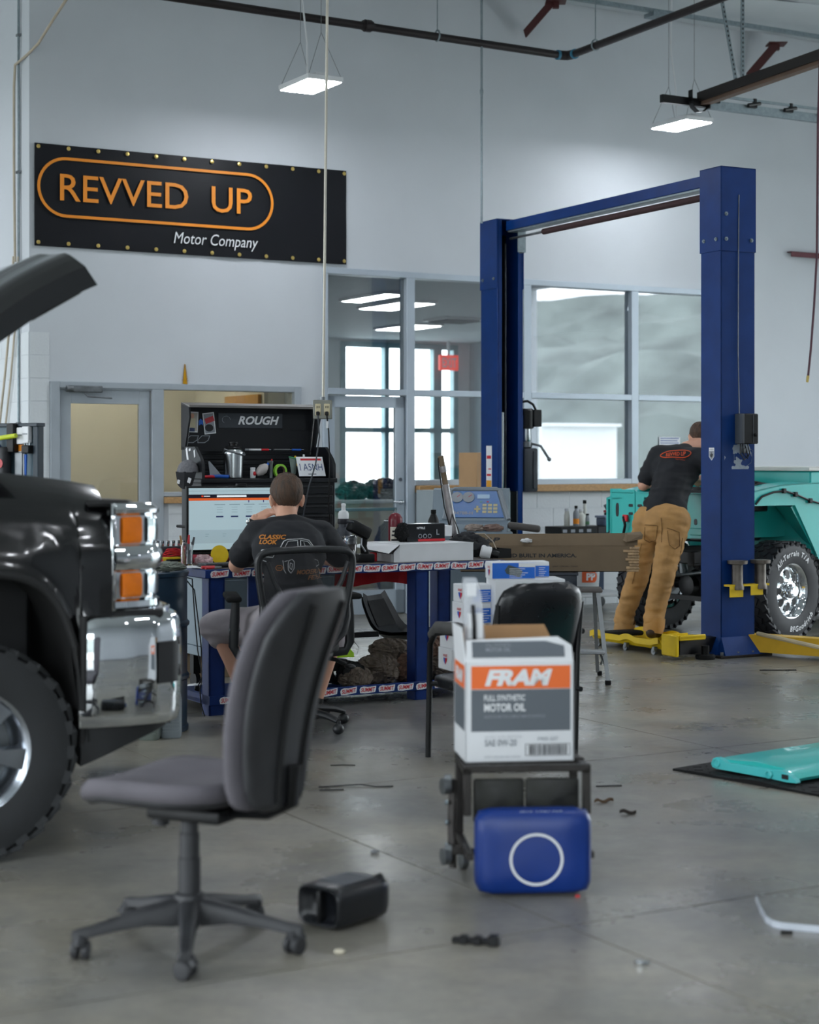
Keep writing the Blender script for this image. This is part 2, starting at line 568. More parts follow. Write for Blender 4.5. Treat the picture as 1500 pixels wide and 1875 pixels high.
def blanket(y0, y1, a0, a1):
 mb = MB(ROOM)
 def fn(u, v):
  a = a0 + (a1 - a0) * u; y = y0 + (y1 - y0) * v
  sag = -0.10 * (1 - (2 * v - 1) ** 2) + 0.025 * noise.noise(V((a * 1.3, y * 2, 3)))
  edge = 0.012 * noise.noise(V((a * 6, y0, 1)))
  return (a, y, HC - 0.01 + sag + edge)
 mb.grid(fn, max(4, int((a1 - a0) * 1.5)), 8)
 return mb.build('insulation_panel', M['insul'], ce, recalc=False)
yy = 0.0
while yy > NEAR_Y:
 blanket(yy - 1.19, yy - 0.01, CORNER if yy > -1 else LEFT_A, RIGHT_A)
 yy -= 1.2
blanket(0.02, 4.0, LEFT_A, CORNER)
M['apron'] = mat('pale_concrete_apron', '#aeb0ad', 0.8, var=0.06, scale=0.4)
M['hill'] = mat('bare_woodland', '#6f7673', 0.95, var=0.45, scale=0.35, bump=0.5, bscale=1.0)
ap = MB(ROOM)
for lo, hi in [((-80, -90, -0.05), (90, NEAR_Y - 0.5, -0.02)), ((RIGHT_A + 0.5, NEAR_Y - 0.5, -0.05), (90, 90, -0.02)), ((-80, NEAR_Y - 0.5, -0.05), (LEFT_A - 0.5, 90, -0.02)), ((LEFT_A - 0.5, 8.0, -0.05), (RIGHT_A + 0.5, 90, -0.02))]:
 ap.b2(lo, hi)
struct('pavement', ap, M['apron'])
hl = MB(ROOM)
def hillfn(u, v):
 t = -2.6 + 2.9 * u
 r = 46 + 20 * v
 h = (2.5 + 7 * v + 2.2 * noise.noise(V((u * 14, v * 3, 0))) + 1.0 * noise.noise(V((u * 50, v * 9, 4)))) * min(1, v * 6)
 return (r * cos(t), -8 + r * sin(t), h)
hl.grid(hillfn, 120, 12)
struct('hill', hl, M['hill'])
struct('wall_reflection', MB(ROOM).b2((26.6, -37.5, 0), (29.9, -37.3, 2.7)).b2((26.6, -37.5, 2.7), (29.9, -37.0, 2.8)), mat('white_reflection_wall', '#f0f2f2', 0.6, var=0.03))  # unseen white slab added as the bright shape reflected in the right panes
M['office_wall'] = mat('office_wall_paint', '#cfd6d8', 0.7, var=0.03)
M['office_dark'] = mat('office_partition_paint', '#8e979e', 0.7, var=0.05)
M['tile'] = mat('office_ceiling', '#a9b3b8', 0.8, var=0.03)
D = 9.0
ob = MB(ROOM)
struct('ceiling_showroom', MB(ROOM).b2((-0.98, 0.2, 3.34), (9.0, D, 3.44)), M['tile'])
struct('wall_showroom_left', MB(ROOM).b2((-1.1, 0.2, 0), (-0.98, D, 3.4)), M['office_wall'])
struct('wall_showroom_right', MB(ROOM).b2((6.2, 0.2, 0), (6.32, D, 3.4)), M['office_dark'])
struct('floor_showroom', MB(ROOM).b2((-0.98, 0.2, -0.012), (9.0, D, 0.006)), M['apron'])
wf = MB(ROOM)
for lo, hi in (((-0.98, D, 3.28), (6.2, D + 0.12, 3.4)), ((-0.98, D, 0), (3.9, D + 0.12, 3.28)), ((5.95, D, 0), (6.2, D + 0.12, 3.28)), ((3.9, D, 0), (5.95, D + 0.12, 0.25))):
 wf.b2(lo, hi)
struct('wall_showroom_far', wf, M['office_wall'])
wx = MB(ROOM)
for a, w_ in ((3.93, 0.045), (4.69, 0.04), (5.08, 0.03), (5.6, 0.075), (5.93, 0.04)):
 wx.b2((a - w_, D - 0.03, 0.2), (a + w_, D + 0.1, 3.3))
for z in (0.27, 1.95, 3.26):
 wx.b2((3.9, D - 0.03, z - 0.04), (5.95, D + 0.1, z + 0.04))
struct('window_3', wx, mat('teal_grey_mullion', '#7fa0a6', 0.5, 0.2))
struct('wall_back_room', MB(ROOM).b2((CORNER + 0.2, 2.2, 0), (-1.1, 2.35, 3.0)), M['beige'])
struct('ceiling_back_room', MB(ROOM).b2((CORNER + 0.2, 0.2, 2.9), (-1.1, 2.35, 3.0)), M['beige'])
struct('floor_back_room', MB(ROOM).b2((CORNER + 0.2, 0.2, -0.012), (-1.1, 2.35, 0.006)), M['apron'])
struct('wall_back_room_right', MB(ROOM).b2((-1.32, 0.5, 0), (-1.1, 2.35, 3.0)), M['beige'])
M['panel_light'] = mat('lit_panel', '#ffffff', 0.5, var=0, emit=9.0)
M['panel_soft'] = mat('lit_panel_warm', '#fdf9f0', 0.5, var=0, emit=13.0)
def troffer(a, y, z, l, w, m, label, rz=0):
 t = thing('ceiling_light', label, 'light', Rm(a, y, z), RA + rz, 'ceiling lights of the office')
 MB().b2((-l / 2, -w / 2, -0.03), (l / 2, w / 2, 0.0)).build('frame', M['white_plastic'], t)
 MB().b2((-l / 2 + 0.03, -w / 2 + 0.03, -0.036), (l / 2 - 0.03, w / 2 - 0.03, -0.0301)).build('diffuser', m, t, angle=None)
 return t
troffer(1.75, 3.4, 3.34, 0.5, 1.1, M['panel_light'], 'long white ceiling light seen through the upper window pane above the glass door')
troffer(3.55, 6.3, 3.34, 0.5, 1.1, M['panel_light'], 'white ceiling light deeper in the office above the bright windows')
troffer(1.0, 2.6, 3.34, 0.3, 1.1, M['panel_light'], 'slim ceiling light at the edge of the upper pane beside the conduit')
troffer(-2.6, 1.2, 2.9, 1.1, 0.5, M['panel_soft'], 'warm ceiling light in the beige room behind the grey door')
vt = thing('air_vent', 'dark louvred ceiling vent seen through the pane beside the blue post', 'vent', Rm(3.45, 4.9, 3.34), RA, None)
MB().b2((-0.3, -0.3, -0.03), (0.3, 0.3, 0)).build('vent_frame', M['white_plastic'], vt)
for k in range(6):
 MB().box((0, -0.22 + 0.088 * k, -0.04), (0.52, 0.05, 0.006), (0.5, 0, 0)).build('louvre', M['grey_plastic'], vt)
ex = thing('exit_sign', 'red exit sign high beside the bright office windows', 'sign', Rm(5.62, D - 0.32, 3.0), RA)
MB().b2((-0.17, -0.03, -0.12), (0.17, 0.03, 0.12), 0.01).build('housing', mat('red_sign', '#d8402f', 0.5, emit=0.6), ex)
tx = MB(); add_text(tx, 'EXIT', frame((0, -0.031, 0), (1, 0, 0), (0, 0, 1)), w=0.26, h=0.15, bold=0.02)
tx.build('lettering', M['ink_white'], ex, angle=None)
MB().b2((-0.02, -0.01, 0.12), (0.02, 0.01, 0.34)).build('hanger', M['white_plastic'], ex)
GL = glass_mat('window_glass', (0.93, 0.95, 0.955), 0.08)
GLR = glass_mat('coated_window_glass', (0.55, 0.61, 0.66), 0.24)
GLB = glass_mat('tinted_door_glass', (0.80, 0.80, 0.74), 0.06)
fw = MB(ROOM)
def rail(a0, a1, z0, z1, mb=None, y0=-0.03, y1=0.12):
 (mb or fw).b2((a0, y0, z0), (a1, y1, z1), 0.004)
rail(W0A, W0B, WT - 0.06, WT);
rail(W0A, W0A + 0.05, 0, WT - 0.06)
for a in (-0.045, 1.308, 2.65, W0B - 0.08):
 rail(a, a + 0.09, SILL + 0.05 if a > 0 else 0.0, WT - 0.06)
for a0, a1 in ((W0A + 0.05, -0.045), (0.045, 1.308), (1.398, 2.65), (2.74, W0B - 0.08)):
 rail(a0, a1, 2.11, 2.17)
for a0, a1 in ((0.045, 1.308), (1.398, 2.65), (2.74, W0B - 0.08)):
 rail(a0, a1, SILL + 0.05, SILL + 0.105)
win1 = struct('window_1', fw, M['alu'])
MB(ROOM).b2((0.06, -0.09, SILL - 0.02), (W0B, 0.1, SILL + 0.05), 0.006).build('window_sill', M['wood'], win1)
for k, (a0, a1) in enumerate(((W0A + 0.05, -0.045), (0.045, 1.308), (1.398, 2.65), (2.74, W0B - 0.08))):
 g = GLR if k > 1 else GL
 MB(ROOM).b2((a0, 0.035, 2.17), (a1, 0.04, WT - 0.06)).build('pane', g, win1, angle=None)
 if k:
  MB(ROOM).b2((a0, 0.035, SILL + 0.105), (a1, 0.04, 2.11)).build('pane', g, win1, angle=None)
dr = MB(ROOM)
A0, A1 = W0A + 0.06, -0.055
for a0, a1, z0, z1 in ((A0, A0 + 0.075, 0.01, 2.1), (A1 - 0.1, A1, 0.01, 2.1), (A0, A1, 1.99, 2.1), (A0, A1, 0.01, 0.24)):
 dr.b2((a0, 0.0, z0), (a1, 0.05, z1), 0.003)
door2 = struct('door_2', dr, M['alu'])
MB(ROOM).b2((A0 + 0.07, 0.022, 0.24), (A1 - 0.1, 0.028, 1.99)).build('pane', GL, door2, angle=None)
MB(ROOM).b2((A0 + 0.07, -0.03, 1.0), (A1 - 0.1, -0.005, 1.03), 0.004).build('push_bar', mat('teal_bar', '#5f7f86', 0.4, 0.5), door2)
MB(ROOM).cyl((A1 - 0.05, 0.0, 1.08), (A1 - 0.05, -0.03, 1.08), 0.022).cyl((A1 - 0.05, 0.0, 1.30), (A1 - 0.05, -0.012, 1.30), 0.018).tube([(A1 - 0.05, -0.03, 1.08), (A1 - 0.05, -0.06, 1.08), (A1 - 0.16, -0.06, 1.085)], 0.01).build('handle', M['steel'], door2)
M['door_grey'] = mat('grey_hollow_metal', '#a3abb2', 0.45, 0.05, var=0.05)
f2 = MB(ROOM)
for lo, hi in (((D0A, -0.03, 0), (D0A + 0.085, 0.12, DT)), ((D0B - 0.07, -0.03, 1.16), (D0B, 0.12, DT)), ((D0A + 0.085, -0.03, DT - 0.055), (D0B - 0.07, 0.12, DT)), ((-2.66, -0.03, 0), (-2.55, 0.12, DT - 0.055)),
               ((-2.55, -0.03, 1.16), (D0B - 0.07, 0.12, 1.2))):
 f2.b2(lo, hi, 0.004)
win2 = struct('window_2', f2, M['door_grey'])
MB(ROOM).b2((-2.55, -0.08, 1.10), (D0B + 0.0, 0.0, 1.155), 0.004).build('window_sill', M['wood'], win2)
MB(ROOM).b2((-2.55, 0.04, 1.2), (D0B - 0.07, 0.045, DT - 0.055)).build('pane', GLB, win2, angle=None)
d1 = MB(ROOM)
A0, A1 = D0A + 0.095, -2.67
for a0, a1, z0, z1 in ((A0, A0 + 0.1, 0.01, DT - 0.065), (A1 - 0.1, A1, 0.01, DT - 0.065), (A0 + 0.1, A1 - 0.1, DT - 0.19, DT - 0.065), (A0 + 0.1, A1 - 0.1, 0.01, 0.3)):
 d1.b2((a0, 0.01, z0), (a1, 0.055, z1), 0.003)
door1 = struct('door_1', d1, M['door_grey'])
MB(ROOM).b2((A0 + 0.1, 0.03, 0.3), (A1 - 0.1, 0.036, DT - 0.19)).build('pane', GLB, door1, angle=None)
MB(ROOM).b2((A0 + 0.06, -0.06, DT - 0.095), (A0 + 0.37, -0.03, DT - 0.035), 0.008).cyl((A0 + 0.04, -0.045, DT - 0.065), (A0 + 0.1, -0.045, DT - 0.065), 0.028).tube([(A0 + 0.2, -0.05, DT - 0.1), (A0 + 0.22, -0.09, DT - 0.13), (A0 + 0.45, -0.06, DT - 0.14)], 0.009).build('door_closer', M['dull_steel'], door1)
MB(ROOM).cyl((A1 - 0.05, 0.01, 1.06), (A1 - 0.05, -0.03, 1.06), 0.02).ell((A1 - 0.05, -0.05, 1.06), (0.03, 0.02, 0.03)).build('door_knob', M['steel'], door1)
MB(ROOM).b2((D0A + 0.085, -0.012, DT - 0.066), (-2.66, 0.01, DT - 0.055)).build('door_stop', M['door_grey'], door1)
struct('door_3', MB(ROOM).b2((-1.36, 0.55, 0), (-1.325, 1.35, 2.12), 0.004), mat('varnished_wood_door', '#b98a4b', 0.4, var=0.15, stretch=(6, 6, 0.6)))
kc = thing('reception_counter', 'beige reception counter seen through the glass door', 'counter', Rm(1.75, 3.4, 0.006), RA)
MB().b2((-0.95, -0.25, 0), (0.75, 0.25, 0.98), 0.004).build('body', mat('cream_laminate', '#c9c2b0', 0.6, var=0.04), kc)
MB().b2((-0.98, -0.3, 0.98), (0.78, 0.28, 1.02), 0.004).build('worktop', M['office_wall'], kc)
M['bag_black'] = mat('black_bin_liner', '#191c21', 0.4, var=0.2, bump=0.3, bscale=14)
bz = [(-0.62, 0.15, 'dark jacket bundled on the reception counter nearest the door edge'), (-0.2, 0.17, 'dark jacket heaped in the middle of the reception counter'), (0.22, 0.15, 'dark bag lying at the far end of the jackets on the reception counter')]
for k, (x, r, lb_) in enumerate(bz):
 b_ = thing('dark_bundle', lb_, 'bundle', Rm(1.75 + x, 3.35, 1.026), RA, 'dark bundles on the reception counter')
 mb = MB(); crumple(mb, (0, 0, r * 0.6), (r * 1.35, r, r * 0.8), 3 + k, 0.5, 3.0, 0.0); mb.build('cloth', M['bag_black'], b_)
gb = thing('trash_bag', 'tied black trash bag standing behind the glass door', 'bag', Rm(0.62, 1.4, 0.006), RA)
mb = MB(); crumple(mb, (0, 0, 0.44), (0.25, 0.22, 0.44), 9, 0.18, 2.2, 0.0); mb.build('bag', M['bag_black'], gb)
mb = MB(); crumple(mb, (0.05, 0, 0.9), (0.05, 0.05, 0.09), 4, 0.5, 3); mb.build('tied_neck', M['bag_black'], gb)
# on the walls and under the roof
CR, SR = cos(RA), sin(RA)
def pa(px, y=0.0):
 t = (px - CXP) / FPX
 return (t * (17.1 + y * CR) + y * SR) / (CR - t * SR)
def PW(px, py, y=0.0):
 """point of the plane y (parallel to the back wall) seen at a pixel, in room coordinates"""
 a = pa(px, y)
 Y = 17.1 + a * SR + y * CR
 return V((a, y, EYE + (HYP - py) / FPX * Y))
def PS(px, py, a=CORNER):
 t = (px - CXP) / FPX
 y = (a * CR - t * (17.1 + a * SR)) / (SR + t * CR)
 Y = 17.1 + a * SR + y * CR
 return V((a, y, EYE + (HYP - py) / FPX * Y))
XW, ZW = V((1, 0, 0)), V((0, 0, 1))
BZ0, BZ1, BA0, BA1 = 3.343, 4.233, -3.742, -0.704
bn = thing('banner', 'black vinyl shop banner with orange oval and lettering high on the back wall', 'banner', Rm(BA0, -0.012, BZ0), RA)
def bfn(u, v):
 return (u * (BA1 - BA0), -0.012 - 0.010 * noise.noise(V((u * 9, v * 2.2, 1))) - 0.006 * sin(u * 34) * (v - 0.5) ** 2, v * (BZ1 - BZ0))
mb = MB(); mb.grid(bfn, 60, 14)
M['vinyl'] = mat('black_banner_vinyl', '#0f1117', 0.45, var=0.12, scale=3, bump=0.1, bscale=7, spec=0.25)
mb.build('sheet', M['vinyl'], bn, recalc=False)
def bl(px, py):
 p = PW(px, py)
 return p.x - BA0, p.z - BZ0
def conf(cx, cz, dy=-0.032):
 return lambda x, y: (cx + x, dy, cz + y)
x0, _ = bl(107, 320); x1, _ = bl(458, 360)
mb = MB(); add_text(mb, 'REVVED  UP', None, w=x1 - x0, h=0.235, bold=0.004, conform=conf((x0 + x1) / 2, 3.862 - BZ0))
mb.build('lettering', M['ink_orange'], bn, angle=None, recalc=False)
x0, _ = bl(315, 430); x1, _ = bl(469, 445)
mb = MB(); add_text(mb, 'Motor Company', None, w=x1 - x0, h=0.135, shear=0.22, conform=conf((x0 + x1) / 2, 3.475 - BZ0))
mb.build('lettering', M['ink_white'], bn, angle=None, recalc=False)
x0, _ = bl(68, 340); x1, _ = bl(495, 370)
z0, z1 = 3.613 - BZ0, 4.113 - BZ0; r = (z1 - z0) / 2; zc = (z0 + z1) / 2
oval = [(x0 + r + r * cos(pi / 2 + pi * k / 20), zc + r * sin(pi / 2 + pi * k / 20)) for k in range(21)] + [(x1 - r + r * cos(-pi / 2 + pi * k / 20), zc + r * sin(-pi / 2 + pi * k / 20)) for k in range(21)]
def flat_ring(mb, pts, w, dy, M4=None):
 n = len(pts)
 outer, inner = [], []
 for i in range(n):
  p, q = V(pts[i - 1]), V(pts[(i + 1) % n])
  t = (q - p).normalized(); nn = V((-t.y, t.x))
  c = V(pts[i])
  outer.append((c.x + nn.x * w / 2, dy, c.y + nn.y * w / 2)); inner.append((c.x - nn.x * w / 2, dy, c.y - nn.y * w / 2))
 T = (lambda p: p) if M4 is None else (lambda p: M4 @ V(p))
 ov = [mb._v(T(p)) for p in outer]; iv = [mb._v(T(p)) for p in inner]
 for i in range(n):
  j = (i + 1) % n
  mb._f([ov[i], ov[j], iv[j], iv[i]])
mb = MB(); flat_ring(mb, oval, 0.026, -0.032); mb.build('oval_outline', M['ink_orange'], bn, angle=None, recalc=False)
brass = mat('brass_grommet', '#cdb46a', 0.3, 0.8, var=0.05)
for k in range(12):
 for z in (0.03, BZ1 - BZ0 - 0.03):
  MB().lathe([(0.016, 0), (0.018, 0.004), (0.009, 0.006)], (0.03 + k * (BA1 - BA0 - 0.06) / 11, -0.026, z), (0, -1, 0), 12).build('grommet', brass, bn)
p = PW(338, 705, -0.0)
gd = thing('tinsel_spire', 'golden tinsel spire standing on the grey door frame', 'ornament', Rm(p.x, -0.01, DT), RA)
mb = MB(); mb.lathe([(0.024, 0), (0.02, 0.02), (0.014, 0.08), (0.002, 0.18)], seg=10)
for k in range(60):
 z = 0.01 + 0.165 * k / 60; an = k * 2.4; r = 0.026 * (1 - z / 0.2)
 q = V((cos(an) * r * 1.5, sin(an) * r * 1.5, z + 0.012))
 mb.cyl((cos(an) * r * 0.3, sin(an) * r * 0.3, z), q, 0.003, 0.0008, 4)
mb.build('tinsel', mat('gold_tinsel', '#b8860f', 0.35, 0.7, var=0.2), gd)
M['pipe'] = mat('dark_red_brown_pipe', '#241d1e', 0.4, 0.2, var=0.2, scale=8)
el = PW(1040, 103, -1.0)
sp = thing('sprinkler_pipe', 'dark sprinkler pipe with an elbow running high along the back wall', 'pipe', Rm(el.x, el.y, el.z), RA)
MB().cyl((-0.09, 0, 0), (-9.0, 0, 0.09), 0.036, seg=16).build('pipe', M['pipe'], sp)
MB().cyl((0, -0.09, 0), (0, -9.0, 0.16), 0.036, seg=16).build('pipe', M['pipe'], sp)
MB().tube([(-0.12, 0, 0), (-0.06, -0.005, 0), (-0.02, -0.02, 0), (-0.005, -0.06, 0), (0, -0.12, 0)], 0.045, 14).build('elbow', M['pipe'], sp)
blu = mat('blue_coupling', '#3d7f9c', 0.5)
for p0, p1 in (((-0.1, 0, 0), (-0.125, 0, 0)), ((0, -0.1, 0), (0, -0.125, 0))):
 MB().cyl(p0, p1, 0.047, seg=16).build('gasket', blu, sp)
cx = PW(673, 58, -1.0).x - el.x
MB().cyl((cx - 0.03, 0, 0.026), (cx + 0.03, 0, 0.026), 0.055, seg=16).cyl((cx - 0.05, 0, 0.026), (cx + 0.05, 0, 0.026), 0.045, seg=16).build('coupling', M['pipe'], sp)
def pipe_hanger(x, y, z):
 MB().tube([(x + (0.05 * cos(t) if y == 0 and x else 0), y, z) for t in (0, 1)], 0.001, 4) if False else None
 mb = MB()
 ax = V((1, 0, 0)) if y == 0 else V((0, 1, 0))
 sd = V((0, 1, 0)) if y == 0 else V((1, 0, 0))
 c = V((x, y, z))
 mb.tube([c + sd * 0.043 * cos(2 * pi * k / 14) + V((0, 0, 0.043 * sin(2 * pi * k / 14) * (1.25 if k < 7 else 1))) for k in range(14)], 0.009, 6, closed=True)
 mb.cyl(c + V((0, 0, 0.05)), c + V((0, 0, HC - 0.02 - el.z)), 0.006, seg=6)
 mb.build('pipe_hanger', M['galv'], sp)
pipe_hanger(PW(801, 70, -1.0).x - el.x, 0, 0.02)
pipe_hanger(PW(302, 8, -1.0).x - el.x, 0, 0.06)
pipe_hanger(0, -0.45, 0.01)
pipe_hanger(0, -3.6, 0.06)
M['lamp'] = mat('lamp_diffuser', '#f4f8ff', 0.5, var=0, emit=LAMP)
def panel_lamp(a, y, z, label):
 t = thing('hanging_lamp', label, 'lamp', Rm(a, y, z), RA, 'panel lamps hung under the roof')
 MB().b2((-0.17, -0.29, 0), (0.17, 0.29, 0.045), 0.006).b2((-0.05, -0.2, 0.045), (0.05, 0.2, 0.085), 0.006).build('housing', M['white_plastic'], t)
 for x0, x1 in ((-0.155, -0.012), (0.012, 0.155)):
  MB().b2((x0, -0.27, -0.006), (x1, 0.27, -0.001)).build('diffuser', M['lamp'], t, angle=None)
 up = HC - 0.1 - z
 for s in (-1, 1):
  top = V((0, 0.2 * s, 0.42))
  w = MB()
  for q in (V((-0.15, 0.27 * s, 0.045)), V((0.15, 0.27 * s, 0.045))):
   w.cyl(q, top, 0.0025, seg=5)
  w.cyl(top, (0, 0.2 * s, up), 0.0025, seg=5)
  w.build('wire', M['dull_steel'], t)
 MB().tube([(0.02, 0.1, 0.08), (0.03, 0.13, 0.4), (0.0, 0.17, 0.8), (0.03, 0.19, up)], 0.008, 6).build('cord', M['white_plastic'], t)
 return t
p = PW(569, 158, -1.3); lamp0 = panel_lamp(p.x, p.y, p.z, 'lit panel lamp hanging on wires above the banner')
p2 = PW(1248, 230, -1.1); dup(lamp0, Rm(p2.x, p2.y, p2.z), RA, 'lit panel lamp hanging beside the overhead door track above the blue lift post')
LZ = (p.z + p2.z) / 2
for a in (-8.4, -3.3, 1.8, 5.8):
 for y in (-5.6, -10.4, -15.2):
  dup(lamp0, Rm(a, y, LZ + 0.55), RA, 'lit panel lamp added out of the picture to brighten the office side wall')
dup(lamp0, Rm(-5.9, 1.6, LZ + 0.2), RA, 'lit panel lamp added out of the picture to brighten the office side wall')  # unseen lamp added to brighten the office side wall
dup(lamp0, Rm(-8.4, -1.3, LZ + 0.3), RA, 'lit panel lamp added out of the picture to brighten the office side wall')
M['primer'] = mat('red_oxide_primer', '#4a1c1c', 0.55, var=0.15, scale=10)
def brace(ptop, pbot, label):
 t = thing('steel_brace', label, 'brace', ptop)
 d = (pbot - ptop)
 u, w = perp(d)
 MB().prism([(-0.045, -0.045), (0.045, -0.045), (0.045, -0.033), (-0.033, -0.033), (-0.033, 0.045), (-0.045, 0.045)], 0, d.length, frame((0, 0, 0), u, d.normalized().cross(u))).build('angle_bar', M['primer'], t)
 MB().b2((-0.1, -0.1, 0.0), (0.1, 0.1, 0.012)).b2((-0.03, -0.03, -0.06), (0.03, 0.03, 0)).build('foot_plate', M['primer'], t)
def onz(px, py, z):
 return W(px, py, (z - EYE) * FPX / (HYP - py))
brace(onz(1018, 4, 5.98), ROOM @ PW(967, 63, -0.075), 'short dark red steel brace at the roof edge above the pipe elbow')
brace(onz(1422, 82, 5.98), ROOM @ PW(1372, 140, -0.075), 'short dark red steel brace above the overhead door track')
a = onz(1300, 36, 5.93)
st = thing('ceiling_strut', 'thin grey steel strut crossing the insulated ceiling', 'strut', a, RA)
MB().b2((-4.5, -0.02, -0.02), (4, 0.02, 0.02)).build('channel', M['galv'], st)
MB().b2((-0.75, -0.06, -0.06), (-0.55, 0.1, -0.02)).build('junction_box', M['galv'], st)
S = PW(1284, 182, -1.6)
tr = thing('door_track', 'overhead door track with brown beam, rail and hoop under the roof', 'track', Rm(S.x, S.y, S.z), RA)
wS = Rm(*S)
L = (0.2324 * wS.y - wS.x) / (SR + 0.2324 * CR)
e = wS - V((-SR, CR, 0)) * L
dz = (EYE + (HYP - 106) / FPX * e.y) - S.z
M['beam_brown'] = mat('brown_beam', '#6b5648', 0.6, var=0.15)
def beam(mb, x0, x1, z0, z1, l0=0.0, l1=4.5):
 k = dz / L
 mb.rings([[(x0, -l0, z0 + k * l0), (x1, -l0, z0 + k * l0), (x1, -l0, z1 + k * l0), (x0, -l0, z1 + k * l0)], [(x0, -l1, z0 + k * l1), (x1, -l1, z0 + k * l1), (x1, -l1, z1 + k * l1), (x0, -l1, z1 + k * l1)]])
mb = MB(); beam(mb, -0.05, 0.07, 0.035, 0.06); beam(mb, -0.05, -0.035, -0.03, 0.035); mb.build('beam', mat('dark_beam', '#201a18', 0.5), tr)
mb = MB(); beam(mb, -0.02, 0.06, -0.06, 0.03); mb.build('beam_web', M['beam_brown'], tr)
T0 = PW(1212, 187, -1.6).x - S.x
MB().b2((T0, -0.02, -0.075), (0.1, 0.03, 0.0)).build('rail_end', M['black_metal'], tr)
MB().b2((0.1, -0.02, -0.075), (3.2, -0.012, 0.0)).b2((0.1, -0.02, -0.083), (3.2, 0.03, -0.075)).b2((0.1, -0.05, 0.03), (3.2, -0.03, 0.055)).build('rail', M['galv'], tr)
for k in range(5):
 x = 0.15 + 0.46 * k
 MB().b2((x - 0.06, -0.06, -0.03), (x + 0.04, -0.02, 0.0), 0.004).cyl((x - 0.07, -0.05, -0.01), (x + 0.08, -0.05, 0.02), 0.018, seg=8).b2((x, -0.06, -0.02), (x + 0.03, -0.03, 0.06)).build('roller_bracket', M['black_metal'], tr)
hp = [V((-0.17, -0.05, 0.06)), V((-0.17, -0.05, -0.04)), V((-0.15, -0.05, -0.1)), V((-0.09, -0.05, -0.14)), V((-0.02, -0.05, -0.13)), V((0.04, -0.05, -0.08)), V((0.07, -0.05, 0.04))]
mb = MB(); mb.rings([[q + V((0, -0.03, 0)), q + V((0, 0.03, 0)), q + V((0.006, 0.03, 0.006)), q + V((0.006, -0.03, 0.006))] for q in hp]); mb.build('hoop', M['black_metal'], tr)
for (x0, x1) in ((0.26, 0.26), (0.2, -0.02)):
 mb = MB()
 mb.rings([[(x0 - 0.02, -0.3, 0.05), (x0 + 0.02, -0.3, 0.05), (x0 + 0.02, -0.29, 0.05), (x0 - 0.02, -0.29, 0.05)], [(x1 - 0.02, -0.3, 5.95 - S.z), (x1 + 0.02, -0.3, 5.95 - S.z), (x1 + 0.02, -0.29, 5.95 - S.z), (x1 - 0.02, -0.29, 5.95 - S.z)]])
 ho = mb.build('perforated_hanger', M['galv'], tr)
 mb = MB()
 n = 22
 for k in range(n):
  f = (k + 0.5) / n
  mb.box((x0 + (x1 - x0) * f, -0.302, 0.05 + (5.9 - S.z) * f), (0.014, 0.002, 0.02))
 mb.build('hole', M['ink_black'], ho, angle=None)
M['conduit'] = mat('conduit', '#b9b4a8', 0.4, 0.35, var=0.1)
bx = W(591, 750, 10.4)
cd = thing('drop_conduit', 'pale conduit dropping from the roof to a grey outlet box over the bench', 'conduit', bx)
top = W(599.5, 0, 10.4) - bx
top = top * ((HC - bx.z) / top.z)
MB().tube([(0.003, 0, 0.05), top * 0.5, top], 0.0085, 10).build('pipe', M['conduit'], cd)
MB().cyl((0, 0, 0.05), (0, 0, 0.075), 0.018, seg=10).build('connector', M['dull_steel'], cd)
ob_ = MB().b2((-0.056, -0.02, -0.056), (0.056, 0.025, 0.056), 0.004).build('outlet_box', mat('grey_outlet_box', '#7a7a72', 0.4, 0.5), cd)
for x in (-0.026, 0.026):
 pl = MB().b2((x - 0.017, -0.026, -0.036), (x + 0.017, -0.02, 0.034), 0.003).build('socket', mat('ivory_socket', '#c3b795', 0.45), cd)
 MB().b2((x - 0.008, -0.028, 0.008), (x - 0.004, -0.0255, 0.02)).b2((x + 0.004, -0.028, 0.008), (x + 0.008, -0.0255, 0.02)).build('slot', M['ink_black'], pl, angle=None)
 MB().b2((x - 0.011, -0.05, -0.035), (x + 0.011, -0.026, -0.012), 0.005).build('plug', M['black'], cd)
MB().tube([V((-0.026, -0.045, -0.03)), W(585, 800, 10.38) - bx, W(578, 850, 10.36) - bx, W(566, 890, 10.36) - bx, W(561, 915, 10.4) - bx, W(555, 950, 10.55) - bx], 0.0045, 6).build('cord', M['grey_plastic'], cd)
MB().tube([V((0.026, -0.045, -0.03)), W(602, 790, 10.38) - bx, W(604, 850, 10.36) - bx, W(602, 930, 10.4) - bx, W(606, 970, 10.55) - bx], 0.0045, 6).build('cord', M['black'], cd)
MB().b2((0.022, -0.06, -0.11), (0.036, -0.05, -0.07)).build('cord_tag', M['white'], cd)
p0 = W(882, 409, 16.32)
c2 = thing('lift_conduit', 'thin grey conduit dropping from the roof to the blue lift crossbeam', 'conduit', p0)
MB().cyl((0, 0, 0), (0, 0, HC + 0.05 - p0.z), 0.011, seg=10).cyl((0, 0, 1.2), (0, 0, 1.24), 0.016, seg=10).build('pipe', M['galv'], c2)
q = PS(38, 780); t_ = PS(38, 0)
sc_ = thing('wall_conduit', 'thin steel conduit fixed to the side wall left of the banner', 'conduit', Rm(CORNER - 0.02, q.y, 0.6), RA)
MB().cyl((0, 0, 0), (0, 0, HC - 0.7), 0.011, seg=10).build('pipe', M['galv'], sc_)
for z in (1.2, 2.4, 3.4, 4.6):
 MB().b2((-0.016, -0.03, z), (0.016, 0.03, z + 0.02)).build('clip', M['dull_steel'], sc_)
c0 = ROOM @ (PS(38, 120) + V((-0.05, 0, 0)))
cw = thing('wall_cable', 'beige cable swinging from the roof to the side wall conduit', 'cable', c0)
